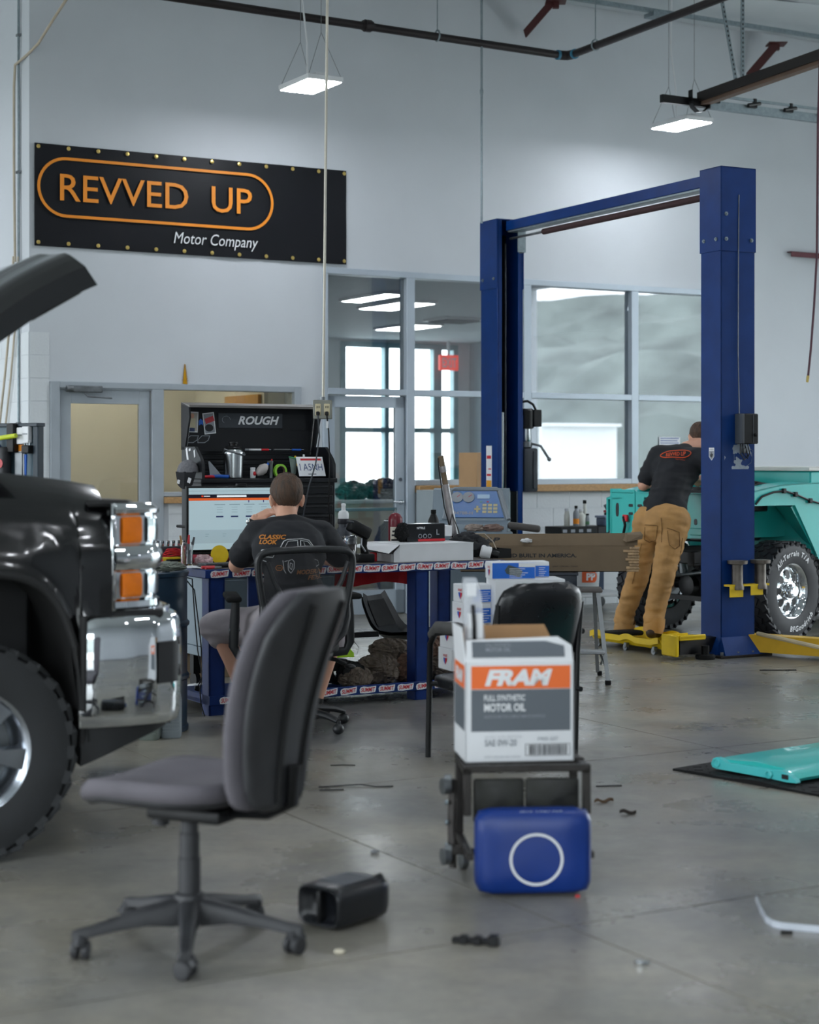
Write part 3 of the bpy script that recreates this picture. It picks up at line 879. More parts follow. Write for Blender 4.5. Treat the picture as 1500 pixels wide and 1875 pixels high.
rel = lambda px, py, da=-0.05: (ROOM @ (PS(px, py) + V((da, 0, 0)))) - c0
e0 = W(125, -6, 14.6) - c0
MB().tube([e0, W(100, 32, 14.9) - c0, W(70, 80, 15.1) - c0, W(50, 100, 15.25) - c0, V((0, 0, 0)), rel(36, 160), rel(36, 300), rel(38, 480)], 0.012, 7).build('cable', mat('beige_cable', '#b5aa97', 0.6), cw)
MB().tube([rel(37, 470, -0.06), rel(33, 560, -0.06), rel(22, 680, -0.06), rel(10, 790, -0.06)], 0.011, 6).build('cable', _mats['beige_cable'], cw)
MB().tube([rel(39, 470, -0.03), rel(36, 570, -0.03), rel(26, 690, -0.03), rel(15, 790, -0.03)], 0.009, 6).build('cable', _mats['beige_cable'], cw)
p = PW(1448, 465, -0.06)
rb = thing('wall_bracket', 'red steel angle fixed to the back wall near the hanging hose', 'bracket', Rm(p.x, -0.004, p.z), RA)
MB().b2((0, -0.07, -0.03), (0.75, -0.062, 0.03)).b2((0, -0.07, 0.022), (0.75, -0.0, 0.03)).build('angle_bar', mat('dark_red_paint', '#5e2a33', 0.5), rb)
h0 = W(1498, 230, 15.0)
hs = thing('air_hose', 'dark red air hose hanging down beside the turquoise vehicle', 'hose', h0)
pts = [(1512, -200), (1505, 0), (1498, 230), (1497, 350), (1496, 470), (1491, 560), (1485, 640), (1480, 690)]
MB().tube([W(x, y, 15.0) - h0 for x, y in pts], 0.010, 8).build('hose', mat('dark_red_hose', '#4a2230', 0.5), hs)
MB().cyl(W(1480, 688, 15.0) - h0, W(1478.5, 700, 15.0) - h0, 0.013, 0.011, 8).build('fitting', brass, hs)
p = PW(1210, 800, -0.0); q = PW(1248, 826, -0.0)
nt_ = thing('paper_notice', 'white paper notice taped to the office window behind the standing man', 'notice', Rm(p.x, 0.028, q.z), RA)
MB().b2((0, -0.003, 0), (q.x - p.x, 0.0, p.z - q.z)).build('sheet', M['white'], nt_, angle=None)
mb = MB()
for k in range(4):
 mb.b2((0.015, -0.0045, 0.13 - k * 0.025), (q.x - p.x - 0.015 - 0.02 * (k % 2), -0.0035, 0.14 - k * 0.025))
mb.build('print', mat('blue_grey_print', '#6f7fae', 0.6), nt_, angle=None)
c = Rm(pa(838, -0.34), -0.34, 0)
gc = thing('steel_cabinet', 'tall pale grey two-door steel cabinet against the block wall behind the diagnostic machine', 'cabinet', c, RA)
CH = 1.20
M['cab'] = mat('pale_grey_cabinet', '#a9b4b8', 0.5, 0.1, var=0.05)
MB().b2((-0.30, -0.27, 0.06), (0.30, 0.28, CH), 0.006).b2((-0.31, -0.29, 0.0), (0.31, 0.28, 0.06)).build('body', M['cab'], gc)
for s in (-1, 1):
 d_ = MB().b2((0.003 if s > 0 else -0.295, -0.29, 0.08), (0.295 if s > 0 else -0.003, -0.27, CH - 0.02), 0.004).build('door', M['cab'], gc)
 MB().cyl((s * 0.05 - (0.04 if s > 0 else 0), -0.291, 0.35), (s * 0.05 - (0.04 if s > 0 else 0), -0.30, 0.35), 0.012, seg=10).build('knob', M['black'], d_)
def carton(mb, x, y, z, open_flaps=False):
 mb.b2((-x / 2, -y / 2, 0), (x / 2, y / 2, z), 0.004)
bp_ = thing('cardboard_box', 'upright brown cardboard box with white shipping label beside the blue lift post', 'box', Rm(pa(868, -0.34), -0.34, CH), RA + 0.5)
mb = MB(); carton(mb, 0.24, 0.2, 0.36); mb.build('carton', mat('light_cardboard', '#b9946b', 0.7, var=0.06), bp_)
MB().b2((-0.03, -0.1025, 0.10), (0.1, -0.1005, 0.31)).build('shipping_label', M['white'], bp_, angle=None)
# two-post lift
LA = radians(28)
LO = V((2.353, 13.3, 0))
lift = thing('two_post_lift', 'blue two-post vehicle lift with overhead crossbeam and padded bar', 'lift', LO, LA)
LH, L2 = 3.71, 3.29
def column(y0, flip, dx, dy):
 """a C channel open towards the other post"""
 mb = MB()
 t = 0.012
 yb0, yb1 = (y0, y0 + t) if not flip else (y0 + dy - t, y0 + dy)
 lip0, lip1 = (y0 + dy - t, y0 + dy) if not flip else (y0, y0 + t)
 mb.b2((0, yb0, 0.02), (dx, yb1, LH - 0.01), 0.003)
 mb.b2((0, y0, 0.02), (t, y0 + dy, LH - 0.01), 0.003).b2((dx - t, y0, 0.02), (dx, y0 + dy, LH - 0.01), 0.003)
 mb.b2((t, lip0, 0.02), (0.05, lip1, LH - 0.01), 0.003).b2((dx - 0.05, lip0, 0.02), (dx - t, lip1, LH - 0.01), 0.003)
 c = mb.build('column', M['blue'], lift)
 e = 0.007
 mb = MB()
 z0 = 3.07
 mb.b2((-e, y0 - (e if not flip else -0.001), z0), (0.0, y0 + dy + e, LH), 0.002).b2((dx, y0 - e, z0), (dx + e, y0 + dy + e, LH), 0.002)
 if not flip:
  mb.b2((-e, y0 - e, z0), (dx + e, y0, LH), 0.002)
 else:
  mb.b2((-e, y0 + dy, z0), (dx + e, y0 + dy + e, LH), 0.002)
 mb.b2((-e, y0 - e, LH - 0.012), (dx + e, y0 + dy + e, LH), 0.002)
 mb.build('extension_sleeve', M['blue'], c)
 bolt_pts = [((-e, y0 + 0.05, z0 + 0.09), (-1, 0, 0)), ((-e, y0 + dy - 0.05, z0 + 0.09), (-1, 0, 0))]
 if not flip:
  bolt_pts += [((0.04, y0 - e, z0 + 0.09), (0, -1, 0)), ((dx - 0.04, y0 - e, z0 + 0.09), (0, -1, 0)), ((0.04, y0 - e, z0 + 0.28), (0, -1, 0))]
 for p, ax in bolt_pts:
  MB().lathe([(0.016, 0), (0.016, 0.008), (0.008, 0.009), (0.008, 0.016)], p, ax, 6).build('bolt', M['galv'], c)
 return c
c1 = column(0.0, False, 0.32, 0.25)
c2_ = column(L2, True, 0.275, 0.3)
for y0, dx, dy in ((0.0, 0.32, 0.25), (L2, 0.275, 0.3)):
 mb = MB().b2((-0.08, y0 - 0.1, 0.0), (dx + 0.09, y0 + dy + 0.1, 0.02), 0.003)
 bp_ = mb.build('base_plate', mat('oily_steel', '#2b2723', 0.5, 0.5, var=0.3), lift)
 mb = MB()
 sgn = -1 if y0 == 0 else 1
 yy = y0 - 0.002 if sgn < 0 else y0 + dy + 0.002
 mb.rings([[(-0.03, yy + sgn * 0.09, 0.02), (dx + 0.06, yy + sgn * 0.09, 0.02), (dx, yy, 0.15), (0.0, yy, 0.15)], [(-0.03, yy, 0.02), (dx + 0.06, yy, 0.02), (dx, yy + 0.001, 0.149), (0.0, yy + 0.001, 0.149)]])
 for x0, s in ((-0.001, -1), (dx + 0.001, 1)):
  mb.rings([[(x0, y0, 0.02), (x0 + s * 0.07, y0, 0.02), (x0, y0, 0.15)], [(x0, y0 + dy, 0.02), (x0 + s * 0.07, y0 + dy, 0.02), (x0, y0 + dy, 0.15)]])
 mb.build('gusset', M['blue'], lift)
 for x, y in ((-0.04, y0 - 0.06), (0.1, y0 - 0.07), (0.24, y0 - 0.07), (dx + 0.05, y0 - 0.06)):
  MB().cyl((x, y, 0.02), (x, y, 0.045), 0.014, seg=6).build('anchor_bolt', M['dull_steel'], bp_)
mb = MB()
mb.b2((0.09, 0.25, 3.6), (0.22, L2, 3.69), 0.004)
mb.build('crossbeam', M['blue'], lift)
MB().b2((0.1, 0.26, 3.585), (0.21, L2 - 0.02, 3.6)).build('beam_tray', M['galv'], lift)
MB().cyl((0.155, 0.22, 3.535), (0.155, L2 + 0.03, 3.535), 0.011, seg=10).build('shutoff_rod', M['dull_steel'], lift)
MB().cyl((0.155, 0.42, 3.535), (0.155, L2 - 0.55, 3.535), 0.028, seg=12).build('padded_bar', mat('dark_foam', '#3a2426', 0.8, var=0.15, bump=0.2), lift)
MB().b2((0.235, L2 - 0.1, 3.4), (0.245, L2 + 0.02, 3.6)).b2((0.16, L2 - 0.1, 3.4), (0.235, L2 - 0.09, 3.6)).build('end_bracket', M['galv'], lift)
MB().b2((0.013, L2 + 0.286, 0.02), (0.262, L2 + 0.288, 3.6)).build('channel_shade', M['black'], c2_)  # black sheet stands in for the shade inside the open channel
MB().b2((0.03, L2 + 0.04, 0.25), (0.245, L2 + 0.2, 1.20), 0.006).build('carriage', mat('greasy_black', '#0e0f12', 0.35, 0.3, var=0.2), lift)
MB().b2((0.025, L2 + 0.015, 0.25), (0.045, L2 + 0.05, 1.2)).b2((0.23, L2 + 0.015, 0.25), (0.25, L2 + 0.05, 1.2)).build('carriage_edge', M['galv'], lift)
MB().cyl((0.11, L2 + 0.1, 1.2), (0.11, L2 + 0.1, 1.93), 0.022).build('cylinder_rod', M['steel'], lift)
MB().cyl((0.16, L2 + 0.12, 1.2), (0.16, L2 + 0.12, 3.5), 0.008, seg=6).cyl((0.09, L2 + 0.14, 1.9), (0.09, L2 + 0.14, 3.5), 0.005, seg=6).build('lift_cable', M['dull_steel'], lift)
lb = MB().b2((-0.0015, L2 + 0.10, 1.1), (-0.0002, L2 + 0.2, 1.62)).build('warning_label', M['white'], c2_, angle=None)
MB().b2((-0.0025, L2 + 0.105, 1.14), (-0.0014, L2 + 0.195, 1.3)).build('label_band', mat('amber_band', '#d89a2c', 0.5), c2_, angle=None)
MB().b2((-0.0025, L2 + 0.112, 1.5), (-0.0014, L2 + 0.188, 1.53)).b2((-0.0025, L2 + 0.112, 1.34), (-0.0014, L2 + 0.188, 1.36)).b2((-0.0025, L2 + 0.112, 1.40), (-0.0014, L2 + 0.16, 1.41)).build('label_print', M['ink_red'], c2_, angle=None)
ct = MB().b2((0.13, -0.09, 1.61), (0.285, -0.004, 1.84), 0.008).build('control_box', M['black'], lift)
MB().b2((0.126, -0.092, 1.612), (0.15, -0.003, 1.838), 0.003).b2((0.23, -0.092, 1.62), (0.235, -0.09, 1.83)).build('box_edge', M['grey_plastic'], ct)
MB().lathe([(0.014, 0), (0.014, 0.012), (0.01, 0.015)], (0.25, -0.09, 1.68), (0, -1, 0), 12).build('push_button', M['black_soft'], ct)
MB().tube([(0.16, -0.03, 1.61), (0.15, -0.04, 1.54), (0.18, -0.05, 1.49), (0.22, -0.04, 1.52), (0.21, -0.02, 1.6)], 0.005, 6).tube([(0.18, -0.03, 1.61), (0.185, -0.04, 1.53), (0.21, -0.05, 1.5), (0.24, -0.04, 1.54), (0.235, -0.02, 1.61)], 0.004, 6).build('cable', M['black'], ct)
MB().b2((0.195, -0.03, 1.54), (0.235, -0.004, 1.58), 0.004).build('limit_switch', M['dull_steel'], ct)
MB().tube([(0.155, -0.02, 1.84), (0.15, -0.012, 2.3), (0.155, -0.01, 3.0), (0.16, -0.01, 3.5)], 0.004, 6).build('cable', M['dull_steel'], ct)
MB().tube([(0.12, -0.004, 1.48), (0.2, -0.0045, 1.42), (0.285, -0.004, 1.47), (0.3, -0.004, 1.56), (0.2, -0.004, 1.6), (0.12, -0.004, 1.56)], 0.001, 4, closed=True).build('cable_loop', M['galv'], ct)
wp = MB()
wp.grid(lambda u, v: (0.03 + 0.26 * u * (1 - 0.5 * (v - 0.5) ** 2), -0.0008, 1.42 + 0.19 * v), 8, 8)
wm = mat('rubbed_bare_metal', '#9aa3ad', 0.35, 0.8, var=0.2)
nt = wm.node_tree
nz_ = nt.nodes.new('ShaderNodeTexNoise'); nz_.inputs['Scale'].default_value = 9
gm = nt.nodes.new('ShaderNodeMath'); gm.operation = 'GREATER_THAN'; gm.inputs[1].default_value = 0.5
tc_ = nt.nodes.new('ShaderNodeTexCoord'); nt.links.new(tc_.outputs['Object'], nz_.inputs['Vector']); nt.links.new(nz_.outputs['Fac'], gm.inputs[0]); nt.links.new(gm.outputs['Value'], nt.nodes['Principled BSDF'].inputs['Alpha'])
wp.build('worn_patch', wm, c1, angle=None, recalc=False)
sh = frame((-0.0012, 0.115, 1.535), (0, -1, 0), (0, 0, 1))
MB().prism([(-0.032, 0.047), (0.032, 0.047), (0.032, -0.02), (0, -0.05), (-0.032, -0.02)], 0, 0.001, sh).build('shield_sticker', M['white'], c1, angle=None)
MB().prism([(-0.028, 0.022), (0.028, 0.022), (0.028, -0.018), (0, -0.044), (-0.028, -0.018)], 0.001, 0.0016, sh).build('sticker_field', M['ink_grey'], c1, angle=None)
MB().prism([(-0.02, -0.004), (-0.006, -0.002), (-0.006, 0.012), (0.001, 0.016), (0.003, 0.002), (0.02, 0.0), (0.012, -0.018), (0, -0.03), (-0.012, -0.02)], 0.0016, 0.0022, sh).b2((0, 0, 0), (0.0001, 0.0001, 0.0001)).build('sticker_emblem', M['ink_black'], c1, angle=None)
add = MB(); add_text(add, 'CHALLENGER', sh @ Matrix.Translation((0, 0.034, 0)), w=0.048, h=0.009, lift=0.0016); add.build('sticker_lettering', M['ink_black'], c1, angle=None)
yb = MB()
yb.b2((0.02, -0.075, 0.535), (0.4, -0.006, 0.55)).b2((0.02, -0.077, 0.455), (0.15, -0.071, 0.55), 0.01).b2((0.22, -0.077, 0.465), (0.34, -0.071, 0.55), 0.01)
hb = yb.build('adapter_rack', M['yellow'], lift)
for x in (0.11, 0.33):
 MB().lathe([(0.05, 0.51), (0.05, 0.535), (0.042, 0.55), (0.042, 0.70), (0.075, 0.705), (0.078, 0.73), (0.05, 0.732)], (x, -0.055, 0), seg=16).build('steel_adapter', mat('dirty_adapter_steel', '#6a645e', 0.5, 0.7, var=0.35, scale=16), hb)
def arm(p, q, h, w, m):
 p, q = V(p), V(q)
 d = (q - p); n = V((-d.y, d.x, 0)).normalized() * w / 2
 mb = MB(); up = V((0, 0, h))
 mb.rings([[p - n, p + n, p + n + up, p - n + up], [q - n, q + n, q + n + up, q - n + up]])
 return mb.build('arm', m, lift, angle=None)
iv = lift.matrix_basis.inverted()
ar = arm((0.3, 0.08, 0.03), iv @ V((3.3, 12.98, 0.03)), 0.13, 0.14, mat('yellow_arm_paint', '#d0a422', 0.45, var=0.12))
arm((0.02, 0.12, 0.04), (-0.42, 0.02, 0.04), 0.11, 0.11, M['black_metal'])
mb = MB().b2((-0.47, -0.07, 0.03), (-0.44, 0.12, 0.19), 0.008).b2((-0.44, -0.075, 0.15), (-0.2, -0.06, 0.19), 0.005).b2((-0.44, 0.075, 0.15), (-0.25, 0.09, 0.19), 0.005)
mb.b2((-0.44, -0.075, 0.165), (-0.2, 0.09, 0.175))
mb.build('arm_end_plate', M['yellow'], lift)
MB().lathe([(0.07, 0.0), (0.075, 0.02), (0.07, 0.035)], (-0.18, -0.04, 0.0), seg=18).cyl((-0.18, -0.04, 0.03), (-0.18, -0.04, 0.1), 0.03).build('lift_pad', M['black_soft'], lift)
pu = MB().lathe([(0.06, 1.78), (0.075, 1.79), (0.078, 1.95), (0.06, 1.97), (0.001, 1.972)], (0.40, L2 + 0.15, 0), seg=20).b2((0.44, L2 + 0.07, 1.80), (0.53, L2 + 0.2, 1.96), 0.008).build('power_unit', M['black'], lift)
MB().lathe([(0.05, 1.66), (0.055, 1.68), (0.05, 1.78)], (0.40, L2 + 0.15, 0), seg=18).build('pump_block', M['steel'], pu)
MB().lathe([(0.05, 1.60), (0.06, 1.61), (0.06, 1.655), (0.04, 1.665)], (0.40, L2 + 0.15, 0), seg=16).tube([(0.44, L2 + 0.1, 1.64), (0.5, L2 + 0.05, 1.62), (0.56, L2 + 0.0, 1.50)], 0.012, 8).ell((0.562, L2 - 0.003, 1.495), 0.02).build('release_lever', M['dull_steel'], pu)
MB().b2((0.335, L2 + 0.07, 1.19), (0.49, L2 + 0.24, 1.60), 0.02, 2).b2((0.43, L2 + 0.06, 1.22), (0.46, L2 + 0.071, 1.57), 0.003).build('reservoir', mat('dark_grey_tank', '#353a41', 0.5, var=0.1), pu)
MB().tube([(0.33, L2 + 0.15, 2.03), (0.40, L2 + 0.12, 2.04), (0.46, L2 + 0.12, 2.01), (0.49, L2 + 0.12, 1.96)], 0.012, 8).build('power_lead', M['black'], pu)
MB().b2((0.275, L2 + 0.1, 1.5), (0.34, L2 + 0.2, 1.9)).build('mounting_plate', M['blue'], pu)
p0, p1 = G(1388, 1160, 0.18), G(1512, 1188, 0.18)
pp = thing('flat_bar', 'pale bar lying across the yellow lift arm in front of the lettered tire', 'bar', (p0.x, p0.y, 0), 0)
MB().tube([V((0, 0, 0.18)), p1 - V((p0.x, p0.y, 0))], 0.016, 8).build('bar', mat('pale_bar', '#b7a98a', 0.5), pp)
# wheels
def tread_ring(mb, R, w, n, blk):
 for k in range(n):
  for r, (y, s) in enumerate(((-0.40, 0.2), (-0.15, 0.16), (0.1, 0.16), (0.38, 0.2))):
   an = 2 * pi * (k + (0.5 if r % 2 else 0) + 0.13 * r) / n
   m = Matrix.Rotation(an, 4, 'Y') @ Matrix.Translation((0, y * w, R)) @ Matrix.Rotation(0.45 * (1 if r % 2 else -1), 4, 'Z')
   old = mb.M; mb.M = old @ m
   mb.box((0, 0, 0), (2 * pi * R / n * 0.72, s * w, blk * 2), None)
   mb.M = old
def make_wheel(parent, c, axis_rz, R, w, rr, style, tire_m, rim_m, tread=30, words=None):
 """tyre and rim about the point c; outer side along the axle's +y"""
 Mx = Matrix.Translation(c) @ Matrix.Rotation(axis_rz, 4, 'Z')
 mb = MB(Mx)
 h = w / 2
 prof = [(rr * 0.97, -h * 0.78), (rr * 1.02, -h * 0.9), (rr + (R - rr) * 0.45, -h * 1.04), (R * 0.94, -h * 0.92), (R * 0.975, -h * 0.72), (R * 0.98, 0), (R * 0.975, h * 0.72), (R * 0.94, h * 0.92), (rr + (R - rr) * 0.45, h * 1.04), (rr * 1.02, h * 0.9), (rr * 0.97, h * 0.78)]
 mb.lathe(prof, (0, 0, 0), (0, 1, 0), 48, cap=False)
 tread_ring(mb, R * 0.985, w, tread, R * 0.018)
 for k in range(tread):          # shoulder lugs
  for s in (-1, 1):
   an = 2 * pi * (k + (0.25 if s > 0 else 0.75)) / tread
   old = mb.M; mb.M = Mx @ Matrix.Rotation(an, 4, 'Y')
   mb.box((0, s * h * 0.93, R * 0.945), (2 * pi * R / tread * 0.5, h * (0.12 if style == 'slots' else 0.05), R * 0.07), (s * -0.25, 0, 0))
   mb.M = old
 ty = mb.build('tire', tire_m, parent, angle=30)
 if words:
  mb = MB(Mx)
  for s, a_mid, size, flip in words:
   me_all = [text_mesh(ch, 0.15, 0.02) if ch != ' ' else None for ch in s]
   rad = rr + (R - rr) * 0.47
   widths = [((t[2] - t[1]) * size + 0.006) if t else size * 0.5 for t in me_all]
   tot = sum(widths) / rad
   ang = a_mid - tot / 2 if not flip else a_mid + tot / 2
   base = text_mesh('A', 0.15, 0.02)
   for t, wd in zip(me_all, widths):
    am = ang + (wd / 2 / rad if not flip else -wd / 2 / rad)
    if t:
     X = V((-cos(am), 0, -sin(am))) if not flip else V((cos(am), 0, sin(am)))
     U = V((-sin(am), 0, cos(am))) if not flip else V((sin(am), 0, -cos(am)))
     o = V((-sin(am) * rad, h * 1.045, cos(am) * rad))
     F = frame(o, X, U)
     mb.mesh(t[0], F @ Matrix.Diagonal((size, size, 1, 1)) @ Matrix.Translation((-(t[1] + t[2]) / 2, -(base[3] + base[4]) / 2, 0.001)))
    ang += (wd / rad) * (1 if not flip else -1)
  mb.build('lettering', M['ink_white'], ty, angle=None)
 rb = MB(Mx)
 rb.lathe([(rr * 0.9, -h * 0.8), (rr * 0.99, -h * 0.85), (rr * 0.86, -h * 0.5), (rr * 0.80, h * 0.1), (rr * 0.86, h * 0.6), (rr * 0.93, h * 0.74), (rr * 0.99, h * 0.86), (rr * 1.035, h * 0.88), (rr * 1.03, h * 0.78)], (0, 0, 0), (0, 1, 0), 40, cap=False)
 if style == 'slots':
  rb.lathe([(rr * 0.87, h * 0.35), (rr * 0.72, h * 0.38), (rr * 0.45, h * 0.55), (rr * 0.36, h * 0.5), (rr * 0.34, h * 0.72), (0.001, h * 0.74)], (0, 0, 0), (0, 1, 0), 40, cap=False)
 rim = rb.build('rim', rim_m, parent, angle=50)
 if style == 'slots':
  for k in range(8):
   an = 2 * pi * k / 8
   old = Mx @ Matrix.Rotation(an, 4, 'Y')
   sb = MB(old)
   n = 16
   ring = lambda y, f: [(rr * 0.125 * f * cos(2 * pi * i / n), y + 0.14 * h * -0.55 * (cos(0) * 0) + (-(sin(2 * pi * i / n)) * rr * 0.135 * f * 0.62 * 0.35), rr * 0.6 + rr * 0.165 * f * sin(2 * pi * i / n)) for i in range(n)]
   sb.rings([ring(h * 0.44, 1.25), ring(h * 0.53, 1.12), ring(h * 0.51, 1.0)], cap=False)
   sb.build('slot_lip', rim_m, rim)
   sb = MB(old); sb.rings([ring(h * 0.515, 1.0), ring(h * 0.44, 0.6)], cap=True)
   sb.build('slot', M['ink_black'], rim, angle=None)
  MB(Mx).lathe([(rr * 0.28, h * 0.72), (rr * 0.27, h * 0.92), (rr * 0.2, h * 0.98), (rr * 0.19, h * 1.1), (0.001, h * 1.12)], (0, 0, 0), (0, 1, 0), 24, cap=False).build('hub_cap', rim_m, rim)
 elif style == 'spokes':
  for k in range(6):
   an = 2 * pi * k / 6 + 0.35
   sb = MB(Mx @ Matrix.Rotation(an, 4, 'Y'))
   sb.rings([[(-0.045, h * 0.55, 0.05), (0.045, h * 0.55, 0.05), (0.04, h * 0.75, 0.05), (-0.04, h * 0.75, 0.05)],
                      [(-0.032, h * 0.5, rr * 0.55), (0.032, h * 0.5, rr * 0.55), (0.026, h * 0.8, rr * 0.55), (-0.026, h * 0.8, rr * 0.55)],
                      [(-0.05, h * 0.45, rr * 0.92), (0.05, h * 0.45, rr * 0.92), (0.04, h * 0.78, rr * 0.92), (-0.04, h * 0.78, rr * 0.92)]])
   sb.build('spoke', rim_m, rim)
  MB(Mx).lathe([(rr * 0.3, h * 0.4), (rr * 0.32, h * 0.7), (rr * 0.26, h * 0.82), (0.001, h * 0.86)], (0, 0, 0), (0, 1, 0), 24, cap=False).build('hub_cap', rim_m, rim)
  MB(Mx).lathe([(rr * 0.8, h * 0.05), (0.001, h * 0.02)], (0, 0, 0), (0, 1, 0), 30, cap=False).build('brake_disc', M['dull_steel'], rim)
 return ty
M['tire'] = mat('tire_rubber', '#1b1c1f', 0.72, var=0.18, scale=20, bump=0.05, bscale=30)
M['tire_blue'] = mat('new_tire_rubber', '#17191f', 0.6, var=0.15, scale=20)
# turquoise off-road vehicle
fx, fy = -0.809, -0.588
AX = V((2.65, 15.1, 0))
jp = thing('off_road_vehicle', 'stripped turquoise off-road vehicle with white-lettered tires behind the blue lift post', 'vehicle', AX, atan2(fy, fx))
TW, TT = M['teal'], 0.012
def holed(mb, y0, y1, z0, z1, x=0.62):
 mb.b2((x - 0.02, y0, z0), (x, y1, z1), 0.003)
mb = MB()
holed(mb, -0.673, -0.40, 0.84, 1.235); holed(mb, -0.375, -0.27, 0.84, 1.22); holed(mb, 0.21, 0.70, 0.84, 1.215); holed(mb, -0.27, 0.21, 0.84, 0.93); holed(mb, -0.27, 0.21, 1.17, 1.215)
mb.b2((0.61, -0.40, 0.84), (0.628, -0.375, 1.225), 0.003)
mb.b2((0.5, -0.673, 1.20), (0.62, 0.7, 1.215), 0.003).b2((0.50, -0.69, 0.84), (0.625, -0.67, 1.24), 0.004)
fr_ = mb.build('front_support', TW, jp)
for y, z, wy, wz in ((-0.60, 1.06, 0.04, 0.12), (-0.43, 1.10, 0.06, 0.025), (-0.43, 1.03, 0.06, 0.025), (-0.32, 1.10, 0.06, 0.025), (0.34, 0.98, 0.035, 0.05)):
 MB().lathe([(0.5, 0), (0.52, 0.003), (0.44, 0.004)], (0, 0, 0), (1, 0, 0), 16).bm.free() if False else None
 mb = MB(); n = 16
 el = lambda k, f: [(0.6202 + k, y + wy / 2 * f * (abs(cos(2 * pi * i / n)) ** 0.6) * (1 if cos(2 * pi * i / n) > 0 else -1), z + wz / 2 * f * (abs(sin(2 * pi * i / n)) ** 0.6) * (1 if sin(2 * pi * i / n) > 0 else -1)) for i in range(n)]
 mb.rings([el(0, 1.0), el(0.002, 0.96), el(0.0005, 0.85)], cap=True)
 mb.build('panel_slot', M['ink_black'], fr_, angle=None)
MB().b2((0.62, 0.28, 0.87), (0.632, 0.42, 0.93), 0.006).build('panel_boss', TW, fr_)
MB().b2((0.60, 0.30, 0.835), (0.64, 0.62, 0.845)).build('bottom_flange', M['black'], fr_)
MB().tube([(0.63, -0.5, 0.97), (0.66, -0.48, 1.0), (0.66, -0.46, 0.93), (0.65, -0.49, 0.86), (0.64, -0.5, 0.82)], 0.012, 6).build('wire_loom', M['black'], fr_)
MB().b2((0.635, -0.5, 0.96), (0.66, -0.44, 1.02), 0.006).build('connector', M['ink_red'], fr_)
def fender(s):
 y = 0.74 * s
 out = [(0.62, 1.16), (0.35, 1.235), (0.05, 1.285), (-0.25, 1.30), (-0.60, 1.30), (-0.60, 0.62), (-0.42, 0.62), (-0.36, 0.76), (-0.13, 1.115), (0.38, 1.115), (0.50, 0.98), (0.62, 0.86)]
 mb = MB()
 F = frame((0, y, 0), (1, 0, 0), (0, 0, 1))
 top = [(0.62, 1.16), (0.50, 1.20), (0.38, 1.235), (0.05, 1.285), (-0.13, 1.295), (-0.25, 1.30), (-0.36, 1.30), (-0.42, 1.30), (-0.60, 1.30)]
 bot = [(0.62, 0.86), (0.50, 0.98), (0.38, 1.115), (0.05, 1.115), (-0.13, 1.115), (-0.25, 0.93), (-0.36, 0.76), (-0.42, 0.66), (-0.60, 0.62)]
 for i in range(len(top) - 1):
  q = [top[i], top[i + 1], bot[i + 1], bot[i]]
  mb.rings([[(px, y, pz) for px, pz in q], [(px, y - s * 0.02, pz) for px, pz in q]])
 for i in range(len(top) - 1):
  (xa, za), (xb, zb) = top[i], top[i + 1]
  mb.rings([[(xa, y, za), (xb, y, zb), (xb, y - s * 0.2, zb + 0.005), (xa, y - s * 0.2, za + 0.005)], [(xa, y, za - 0.012), (xb, y, zb - 0.012), (xb, y - s * 0.2, zb - 0.007), (xa, y - s * 0.2, za - 0.007)]])
 bmesh.ops.remove_doubles(mb.bm, verts=mb.bm.verts, dist=1e-4)
 o = mb.build('fender', TW, jp)
 mb = MB()
 mb.b2((-0.5, y - s * 0.34, 0.84), (0.3, y - s * 0.32, 1.27)).rings([[(-0.48, y - s * 0.02, 0.66), (-0.44, y - s * 0.02, 0.66), (-0.1, y - s * 0.02, 1.1), (-0.14, y - s * 0.02, 1.12)], [(-0.48, y - s * 0.3, 0.9), (-0.44, y - s * 0.3, 0.9), (-0.22, y - s * 0.3, 1.1), (-0.26, y - s * 0.3, 1.12)]])
 mb.build('inner_fender', TW, o)
 return o
fn_ = fender(1); fender(-1)
MB().tube([(0.35, 0.75, 1.13), (0.28, 0.752, 1.19), (0.15, 0.755, 1.225), (0.02, 0.755, 1.235), (-0.12, 0.755, 1.205), (-0.28, 0.755, 1.155), (-0.42, 0.755, 1.125), (-0.6, 0.755, 1.115)], 0.009, 6).build('wiring_harness', M['black'], fn_)
for x, z in ((0.02, 1.235), (-0.12, 1.205), (-0.3, 1.15)):
 MB().b2((x - 0.02, 0.742, z - 0.02), (x + 0.02, 0.768, z + 0.02), 0.005).build('harness_clip', M['black'], fn_)
mb = MB().b2((-0.9, -0.72, 1.27), (-0.34, 0.72, 1.395), 0.012).b2((-0.42, -0.70, 0.7), (-0.36, 0.70, 1.27)).b2((-0.40, -0.73, 1.255), (-0.2, 0.73, 1.28), 0.004)
mb.build('cowl', TW, jp)
MB().b2((-1.6, -0.74, 1.397), (-0.30, 0.74, 1.43), 0.004).build('cowl_cover', mat('off_white_sheet', '#cfd1cc', 0.5, var=0.05), jp)
mb = MB()
for s in (-1, 1):
 mb.b2((-1.0, 0.74 * s - 0.01, 0.6), (-0.6, 0.74 * s + 0.01, 1.28), 0.004).b2((-3.1, 0.74 * s - 0.01, 0.75), (-2.0, 0.74 * s + 0.01, 1.25), 0.004).b2((-2.0, 0.74 * s - 0.01, 0.6), (-1.0, 0.74 * s + 0.01, 0.72), 0.004)
mb.b2((-3.1, -0.74, 0.68), (-0.4, 0.74, 0.7)).b2((-3.12, -0.74, 0.7), (-3.08, 0.74, 1.25))
mb.build('tub', TW, jp)
blk = mat('engine_black', '#121214', 0.5, 0.3, var=0.25)
